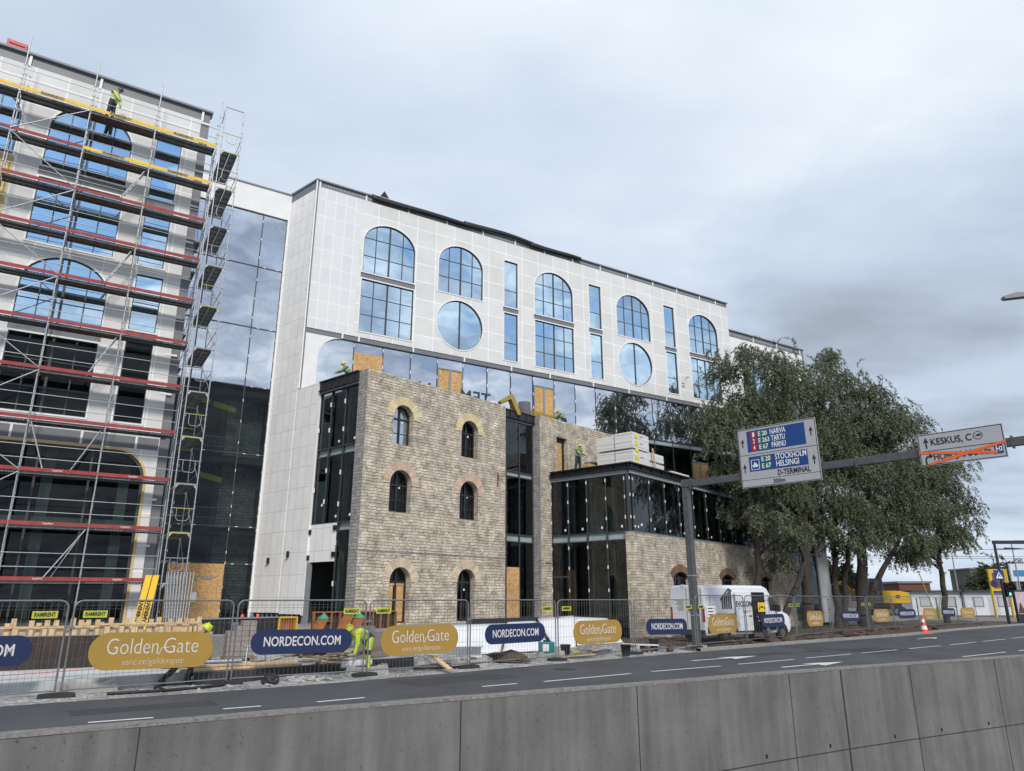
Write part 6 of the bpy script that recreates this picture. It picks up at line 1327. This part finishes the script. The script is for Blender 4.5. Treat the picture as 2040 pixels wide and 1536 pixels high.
# rubble pile of old boards
e_ = empty('scrap_timber', (-5.4, 22.3, .3), 0, 'heap of old broken boards and battens behind the bending worker', 'timber')
c = MB()
for k in range(34): c.obox((rnd.gauss(0, .75), rnd.gauss(0, .45), .05 + rnd.random() * .28), (rnd.uniform(.4, 1.3), rnd.uniform(.06, .14), .03), (rnd.uniform(-.2, .2), rnd.uniform(-.2, .2), rnd.uniform(-.6, 1.2)))
each(c, 'board', TIMBERD, e_)
# sawhorse and wheelbarrow-like trestle
e_ = frame_at('trestle', (-7.3, 20.6), 50, 'small metal trestle standing on the dusty slab', 'trestle', z=.3); c = MB()
for x in (0, .7):
    for y in (-.2, .2): c.tube((x, y, 0), (x + .1 * (1 if x == 0 else -1), 0, .5), .02, 5)
c.tube((0, 0, .5), (.7, 0, .5), .03, 6); c.build('frame', STEEL, e_)
# stack of blocks, formwork crates, bollards with green caps
e_ = frame_at('block_stack', (-4.75, 23.3), 43, 'stack of grey concrete blocks behind the bending worker', 'blocks', z=.3); c = MB()
for k in range(4):
    for j in range(5 - (k // 2)): c.obox((.15 + k * .31, .1, .1 + j * .185), (.3, .22, .18), (0, 0, rnd.uniform(-.02, .02)))
each(c, 'block', mat('block_grey', (.20, .185, .17), .9, .15, 5, island=.1), e_)
e_ = frame_at('formwork_crate', (-7.35, 27.6), 46, 'dark formwork frame with orange timber ribs in front of the black doorway', 'formwork', z=.93)
MB().box(0, .04, 0, 3.7, .1, .62).build('board', mat('formwork_black', (.03, .026, .025), .7, .2, 3), e_); c = MB(); OR = mat('orange_timber', (.35, .13, .035), .8, .2, 5)
for k in range(11): c.box(k * .366, -.08, 0, k * .366 + .04, .04, .62)
c.box(0, -.08, .62, 3.7, .1, .66).box(0, -.08, .3, .8, .04, .33); each(c, 'rib', OR, e_)
GC = mat('green_cap', (.05, .30, .16), .6)
for i, (x, y, t) in enumerate(((-7.0, 26.9, .22), (-6.2, 27.2, .3), (-5.75, 27.3, .18))):
    e_ = empty('timber_bollard', (x, y, .93), R(40), ('leftmost', 'tallest middle', 'rightmost')[i] + ' leaning timber post with a green pointed cap', 'post', 'green capped timber posts'); h_ = (.42, .56, .44)[i]
    MB().add([(-.14, -.14, 0), (.14, -.14, 0), (.14, .14, 0), (-.14, .14, 0), (-.14 + t, -.14, h_), (.14 + t, -.14, h_), (.14 + t, .14, h_), (-.14 + t, .14, h_)], [(0, 3, 2, 1), (4, 5, 6, 7), (0, 1, 5, 4), (1, 2, 6, 5), (2, 3, 7, 6), (3, 0, 4, 7)]).build('post', OR, e_)
    MB().add([(-.16 + t, -.16, h_ + .01), (.16 + t, -.16, h_ + .01), (.16 + t, .16, h_ + .01), (-.16 + t, .16, h_ + .01), (t + .03, 0, h_ + .22)], [(0, 3, 2, 1), (0, 1, 4), (1, 2, 4), (2, 3, 4), (3, 0, 4)]).build('cap', GC, e_)
e_ = frame_at('yellow_frame_crate', (-8.3, 26.6), 46, 'small yellow framed crate with brown slats behind the navy banner', 'crate', z=.93)
MB().ring(o_rect(0, .75, 0, .5), o_rect(.07, .68, .05, .45), 0, .5).build('frame', XY, e_); c = MB()
for k in range(6): c.box(.1 + k * .1, .05, .05, .15 + k * .1, .12, .45)
each(c, 'slat', OR, e_)
for i, (x, y) in enumerate(((-9.35, 25.9), (-8.95, 26.3))):
    o = MB().lathe([(.07, 0), (.06, .12), (.06, .3), (.03, .34)], (0, 0, 0), 10).build('warning_post', mat('post_orange', (.75, .09, .03), .5), None, loc=(x, y, 1.2)); T_(o, ('left', 'right')[i] + ' one of two small orange posts on the black wall', 'post', 'small orange posts')
# white insulation sheets against the terrace
FO = mat('foam_white', (.74, .75, .77), .8, .03, 2)
def sheet(name, a, b, c_, d_, label, sag=.12, n=8):
    vs = []; A_, B_, C_, D_ = map(Vector, (a, b, c_, d_))
    for i in range(n + 1):
        u = i / n
        for j in range(n + 1): v = j / n; p = A_.lerp(B_, u).lerp(D_.lerp(C_, u), v); p.z -= sag * math.sin(math.pi * v) * .8; vs.append(tuple(p))
    fs = [(i * (n + 1) + j, (i + 1) * (n + 1) + j, (i + 1) * (n + 1) + j + 1, i * (n + 1) + j + 1) for i in range(n) for j in range(n)]
    o = MB().add(vs, fs, 0, True).build(name, FO); m_ = o.modifiers.new('t', 'SOLIDIFY'); m_.thickness = .05; m_.offset = 0; return T_(o, label, 'insulation sheet', 'white insulation sheets')
sheet('foam_sheet', (-2.0, 27.2, .12), (-.45, 28.3, .12), (-.3, 32.6, 1.0), (-2.6, 30.6, 1.0), 'broad white foam sheet sagging down the bank below the stone house doors')
sheet('foam_sheet', (-.35, 28.3, .12), (1.6, 29.9, .12), (1.1, 34.8, 1.05), (-.2, 32.8, 1.05), 'white foam sheet leaning right of a dark gap, behind the teal box')
sheet('foam_sheet', (1.75, 30.0, .14), (2.6, 30.8, .14), (3.0, 36.2, 1.25), (1.2, 34.9, 1.15), 'narrow white foam sheet between two fence panels', .05)
sheet('foam_sheet', (2.7, 31.4, .2), (4.9, 33.4, .2), (4.8, 37.6, 1.1), (3.0, 36.0, 1.2), 'white foam sheet behind the gold banner at the pavilion corner', .05)
ro = MB(); ns = 14
pts = [(math.cos(R(150 - 260 * k / ns)) * .22, math.sin(R(150 - 260 * k / ns)) * .22) for k in range(ns + 1)]
vs = [(0, a, b + .25) for a, b in pts] + [(1.9, a * 1.2, b * 1.2 + .22) for a, b in pts]; ro.add(vs, [(i, i + 1, ns + 2 + i, ns + 1 + i) for i in range(ns)], 0, True)
o = ro.build('foam_sheet', FO, None, loc=(-2.9, 26.2, .1), rot=(0, 0, R(12))); m_ = o.modifiers.new('t', 'SOLIDIFY'); m_.thickness = .03; T_(o, 'half rolled white foam sheet lying at the left end of the sheets', 'insulation sheet', 'white insulation sheets')
o = MB().obox((0, 0, 0), (1.8, .3, .05), (0, .05, 0)).build('foam_board', FO, None, loc=(5.0, 29.8, .32), rot=(0, 0, R(30))); T_(o, 'narrow white board resting on the soil left of the gantry post', 'board')
o = MB().box(-3.4, 0, 0, .9, .14, .22).build('dark_beam', DARK, None, loc=(.6, 34.5, 1.0), rot=(0, 0, R(43))); T_(o, 'dark steel beam lying along the bank above the white sheets', 'beam')
# teal box, buckets, root ball
e_ = empty('tool_box', (1.1, 28.2, .12), R(20), 'teal plastic box standing before the white foam sheets', 'box'); MB().box(0, 0, 0, .55, .35, .38).build('case', mat('teal_plastic', (.01, .20, .22), .5), e_, bevel=.03); MB().box(.05, -.004, .05, .3, 0, .3).build('label', WHT, e_); MB().box(.15, .1, .38, .4, .2, .44).build('handle', BLACK, e_)
for i, (x, y, s_, lb) in enumerate(((1.95, 27.6, 1.0, 'black bucket at the fence joint right of the teal box'), (4.15, 27.6, 1.0, 'dark slatted basket on the gravel below the gold banner'), (5.75, 30.6, 1.1, 'black plant pot on the soil left of the van'))):
    o = MB().lathe([(.14, 0), (.19, .36), (.21, .36), (.21, .39)], (0, 0, 0), 16).lathe([(.18, .3), (.02, .29)], (0, 0, 0), 16).build('bucket', PLAS, None, loc=(x, y, .06)); o.scale = (s_, s_, s_); T_(o, lb, 'bucket', 'black buckets on the gravel')
def lump(name, loc, size, m_, seed, label, cat, grp=None, n=3, rough=.35):
    bm = bmesh.new(); bmesh.ops.create_icosphere(bm, subdivisions=n, radius=1)
    for v in bm.verts:
        k = 1 + rough * mnoise.noise(v.co * 1.3 + Vector((seed, 0, 0))) + rough * .6 * mnoise.noise(v.co * 4 + Vector((0, seed, 0))); v.co = Vector((v.co.x * size[0] * k, v.co.y * size[1] * k, max(-.45, v.co.z) * size[2] * k))
    me = bpy.data.meshes.new(name); bm.to_mesh(me); bm.free(); me.materials.append(m_); o = bpy.data.objects.new(name, me); COL.objects.link(o); o.location = loc; return T_(o, label, cat, grp)
lump('root_ball', (-.1, 24.9, .2), (.62, .26, .2), DIRT, 3, 'brown clump of roots and earth lying on the gravel by the fence', 'root ball', rough=.6)
for i in range(46):
    x = rnd.uniform(6.2, 30); k = min(range(len(KERB)), key=lambda j: abs(KERB[j].x - x)); p = offs(KERB, rnd.uniform(.5, 3.2))[k]
    lump('clod', (p.x, p.y, .1), (rnd.uniform(.12, .42), rnd.uniform(.1, .25), rnd.uniform(.06, .2)), DIRT, i * 3.3, 'lump of dark brown earth on the soil strip inside the fence', 'earth clod', 'earth clods along the fence', 2, .6)
for i in range(70):
    x = rnd.uniform(-9, 6.5); k = min(range(len(KERB)), key=lambda j: abs(KERB[j].x - x)); p = offs(KERB, rnd.uniform(.15, 3.0 if x > -3 else 1.0))[k]
    lump('stone', (p.x, p.y, .03), (rnd.uniform(.03, .09), rnd.uniform(.03, .08), rnd.uniform(.02, .06)), CONC, i * 1.7, 'small grey stone on the gravel at the road edge', 'stone', 'loose stones at the road edge', 1, .5)
for i, (x, y, sx, sy, sz, lb) in enumerate(((-2.4, 24.6, 1.3, .7, .28, 'low heap of pale gravel below the boarded stone house door'), (1.6, 29.9, 1.0, .5, .2, 'low gravel heap before the white foam sheets'), (3.6, 30.0, 1.2, .6, .3, 'gravel heap below the gold banner at the pavilion'), (-5.6, 20.1, .9, .35, .12, 'thin gravel heap beside the black waterproofing sheet'))):
    lump('gravel_heap', (x, y, .0), (sx, sy, sz), SOIL, 20 + i * 3, lb, 'gravel heap', 'gravel heaps on the site', 4, .4)
for i in range(26):
    x, y = rnd.choice(((-2.2, 25.2), (2.5, 29.2), (4.4, 31.2), (-6.3, 21.2))); o = MB().obox((0, 0, 0), (rnd.uniform(.2, .7), rnd.uniform(.05, .12), .03), (rnd.uniform(-.15, .15), rnd.uniform(-.15, .15), rnd.uniform(0, 3))).build('wood_scrap', TIMBERD if i % 2 else TIMBER, None, loc=(x + rnd.gauss(0, .7), y + rnd.gauss(0, .45), .16 + (.2 if x < -6 else 0))); T_(o, 'short scrap of timber lying on the gravel inside the fence', 'timber scrap', 'scraps of timber on the gravel')
# concrete counterweights and cable, rods
for i, (x, y, az, lb) in enumerate(((-9.55, 17.25, 52, 'wedge-ended concrete block behind the leftmost fence joint'), (-7.0, 19.65, 60, 'wedge-ended concrete block behind the fence joint beside the stooping worker'), (-4.05, 21.35, 50, 'low concrete block under the bending worker'), (-1.3, 23.5, 50, 'concrete block behind the fence joint below the stone house'), (1.35, 26.35, 45, 'concrete block behind the fence joint beside the teal box'), (4.5, 29.3, 45, 'concrete block behind the fence joint left of the white board'))):
    o = MB().prism([(-.62, 0), (.62, 0), (.55, .28), (.35, .2), (-.35, .2), (-.55, .28)], -.16, .16, 'xz').build('concrete_block', CONC, None, loc=(x, y, .02), rot=(0, 0, R(90 - az)), bevel=.015); T_(o, lb, 'concrete block', 'concrete fence counterweights')
def hose(name, pts, r, m_, label, cat):
    c = curve_pts([(a, b) for a, b, _ in pts], 60); n_ = len(c); zs = [p[2] for p in pts]; q = []
    for i, p in enumerate(c): f = i / (n_ - 1) * (len(zs) - 1); k = min(int(f), len(zs) - 2); q.append((p.x, p.y, zs[k] + (zs[k + 1] - zs[k]) * (f - k)))
    return T_(MB().path(q, r, 6).build(name, m_), label, cat)
hose('black_hose', [(-8.9, 16.9, .05), (-7.8, 17.6, .05), (-7.0, 18.5, .06), (-7.4, 18.9, .06), (-8.4, 18.2, .05), (-7.9, 17.4, .09)], .035, BLACK, 'thick black hose coiled on the gravel at the road edge', 'hose')
hose('black_cable', [(-2.9, 22.4, .08), (-2.0, 22.7, .08), (-1.6, 23.2, .08), (-2.4, 23.3, .1), (-3.0, 22.9, .08)], .03, BLACK, 'black cable looped on the gravel below the stone house', 'cable')
hose('red_string', [(-15, 14.5, .34), (-12, 17.2, .36), (-10, 19.0, .40), (-8.8, 20.0, .34)], .008, mat('red_string_m', (.5, .03, .05), .6), 'thin red string stretched over the new pale slab', 'string')
hose('yellow_hose', [(2.1, 27.3, .1), (2.7, 27.9, .12), (2.4, 28.5, .1), (2.0, 28.3, .3)], .035, mat('yellow_hose_m', (.6, .45, .04), .5), 'short yellow hose lying beside the black bucket', 'hose')
lump('cable_bag', (-6.0, 19.0, .12), (.22, .14, .14), BLACK, 8, 'black bag with cables on the gravel left of the bending worker', 'bag')
o = MB().tube((-.42, 0, .07), (.42, 0, .12), .09, 12).build('rolled_foil', mat('foil_white', (.6, .6, .64), .4, .1, 6), None, loc=(-4.35, 21.3, .22), rot=(0, 0, R(25))); T_(o, 'silvery rolled foil packet lying at the bending worker\'s hands', 'foil roll')

# ---------------------------------------------------------------- on the roofs
def roofing(s0, s1, z, lab, lift):
    n = 24; vs = []
    for i in range(n + 1):
        u = i / n; x = s0 + (s1 - s0) * u; zz_ = z + .02 * math.sin(u * 7 + s0) + lift * math.sin(math.pi * u)
        for a, b in ((.25, .06), (-.05, .10), (-.16, .02), (-.18, -.16 - .04 * math.sin(u * 9)), (-.14, -.27 + .12 * u)): vs.append((x, a, zz_ + b))
    fs = [(i * 5 + k, (i + 1) * 5 + k, (i + 1) * 5 + k + 1, i * 5 + k + 1) for i in range(n) for k in range(4)]
    e_ = frame_at('roofing_membrane', (-11.26, 36.0), 58, lab, 'membrane', 'black roofing membranes on the white wing', z=0)
    o = MB().add(vs, fs, 0, True).build('membrane_strip', BLACK, e_, fix=False); m_ = o.modifiers.new('t', 'SOLIDIFY'); m_.thickness = .02
    if s0 < 4: MB().add([(s0 + .5, -.1, z + .1), (s0 + 1.1, -.1, z + .1), (s0 + .75, -.15, z + .5)], [(0, 1, 2)]).build('torn_flap', BLACK, e_, fix=False)
roofing(3.3, 9.9, 25.30, 'black roofing membrane with a torn flap, left end of the parapet', .0)
roofing(9.6, 14.9, 25.38, 'black roofing membrane bulging up at the middle of the parapet', .1)
roofing(14.7, 19.0, 25.32, 'last black roofing membrane, thinning out to the right of the parapet', .0)
o = MB().obox((0, 0, .2), (.75, .3, .36), (0, .05, 0)).obox((0, -.17, .2), (.6, .03, .05), (0, .05, 0)).build('red_fuel_can', mat('red_plastic', (.50, .02, .02), .45), None, loc=along((-16.783, 28.933), 58, -6.0, .15) + (25.3,), rot=(0, 0, R(32)), bevel=.04); T_(o, 'red plastic container on the tower parapet at the upper left', 'container')
BW = mat('board_white', (.70, .68, .655), .7, .05, 3, vscale=(1, 1, 12)); YELS = mat('label_yellow', (.75, .68, .02), .6)
def bstack(org, lx, ly, z0, z1, lb, lab_face=None):
    e_ = frame_at('board_stack', org, 40, lb, 'board stack', 'white insulation board stacks', z=z0); h_ = z1 - z0; n_ = max(2, int(h_ / .115)); c = MB()
    for k in range(n_):
        if abs(k - n_ // 2) < .5 and n_ > 8: continue
        a = rnd.uniform(-.012, .012); b = rnd.uniform(-.012, .012); c.box(a, b, .02 + k * h_ / n_, lx + a, ly + b, .02 + (k + .93) * h_ / n_)
    each(c, 'board', BW, e_)
    if lab_face:
        for k in range(5): MB().box(.28, -.03, .05 + k * .4, .62, -.018, .28 + k * .4).build('yellow_label', YELS, e_)
        for k in (1, 3, 4): t_ = text(e_, 'mineral', .09, (1.0, -.03, .2 + k * .4), m=MATS['grey_print']); fit(t_, .35)
    return e_
K = (6.85, 39.75)
bstack(K, 1.9, 1.16, 9.26, 11.22, 'tall white board stack with yellow labels at the pavilion roof corner', True)
K2_ = along(K, 40, 0, 1.24); bstack(K2_, 1.9, 1.16, 9.26, 11.12, 'tall white board stack behind and left of the labelled one')
K3 = along(K, 40, 2.1, .1); bstack(K3, 1.7, 1.0, 9.26, 10.35, 'lower pale board stack right of the tall labelled stack')
K4 = along(K, 40, 4.6, .0); bstack(K4, 2.3, 1.0, 9.26, 9.56, 'flat layer of white boards near the right end of the pavilion roof')
o = MB().obox((0, 0, .65), (.12, .05, 1.35), (0, -.25, 0)).build('timber_prop', TIMBER, None, loc=along(K, 40, 2.3, -.1) + (9.26,), rot=(0, 0, R(50))); T_(o, 'short timber leaning on the white board stacks on the roof', 'timber')
e_ = frame_at('bundle', (4.6, 41.55), 40, 'purple and yellow wrapped bundle lying behind the worker on the roof', 'bundle', z=9.26); MB().obox((.2, 0, .2), (1.3, .5, .35)).build('insulation', mat('insul_yellow', (.40, .30, .10), .8, .1, 4), e_, bevel=.05); MB().obox((.25, 0, .45), (1.1, .45, .18), (0, -.12, 0)).build('wrap', mat('purple_wrap', (.06, .03, .07), .6, .3, 5), e_, bevel=.05)
lump('plastic_sacks', (-1.55, 39.7, 12.4), (1.0, .45, .62), mat('sack_white', (.50, .50, .53), .5, .15, 4, bump=2, bscale=6), 5, 'heap of white plastic sacks on the stone house roof', 'sacks', rough=.35)
lump('plastic_sacks', (-3.0, 38.2, 12.3), (.5, .35, .42), MATS['sack_white'], 9, 'small white plastic bundle behind the stone parapet below the boarded door', 'sacks', rough=.35)
INS = mat('mineral_wool', (.33, .23, .045), .9, .12, 5)
o = MB().prism([(-.75, .62), (.0, 1.12), (.14, 1.08), (.62, -.1), (.40, -.12), (-.02, .82), (-.62, .50)], -.35, .2, 'xz').build('insulation_slab', INS, None, loc=(-.15, 40.6, 12.5), rot=(0, 0, R(20))); T_(o, 'folded yellow insulation slab standing over the glazed slot', 'insulation slab', 'yellow insulation on the stone house roof')
for i, (x, y, l_, lb) in enumerate(((.95, 41.9, .45, 'short yellow insulation slab at the end of the long one'), (1.35, 42.25, 2.3, 'long yellow insulation slab behind the parapet right of the slot'))):
    o = MB().box(0, 0, 0, l_, .3, .62).build('insulation_slab', INS, None, loc=(x, y, 12.5), rot=(0, 0, R(47)), bevel=.01); T_(o, lb, 'insulation slab', 'yellow insulation on the stone house roof')
o = MB().box(0, 0, 0, .45, .3, .3).build('insulation_slab', INS, None, loc=(-4.2, 36.3, 12.5), rot=(0, 0, R(47))); T_(o, 'small yellow insulation block left of the boarded doors', 'insulation slab', 'yellow insulation on the stone house roof')
o = MB().lathe([(.38, 0), (.38, 1.25), (.3, 1.25), (.3, .4)], (0, 0, 0), 24).build('felt_roll', mat('felt_grey', (.10, .105, .11), .9, .2, 4), None, loc=(.75, 41.9, 12.27)); T_(o, 'grey upright roll of felt beside the folded yellow slab', 'roll')
# roof letters of an old sign, facing the mirror glass
LT = mat('letter_dark', (.03, .045, .06), .5)
def letter(ch, x, y, z, s_, az=58, lb=''):
    e_ = frame_at('roof_letter', (x, y), az, lb, 'letter', 'dark letters on the stone house roof', z=z); t_ = text(e_, ch, s_, (0, 0, s_ * .36), rot=(R(90), 0, R(180)), m=LT, name='letter_face', offset=.01, ext=.03); MB().box(-.35, .04, -.25, .35, .08, -.02).build('base', DARK, e_)
for ch, x, y, s_, lb in (('N', -4.75, 37.0, 1.05, 'dark letter N seen from behind, left of the boarded doors'), ('M', -2.6, 38.35, 1.0, 'dark letter M seen from behind, right of the boarded doors'), ('E', -2.0, 38.75, 1.0, 'dark letter E seen from behind in the middle of the roof letters'), ('T', -1.5, 39.1, 1.0, 'dark letter T seen from behind, nearest the plastic sacks')):
    letter(ch, x, y, 12.55, s_, 58, lb)
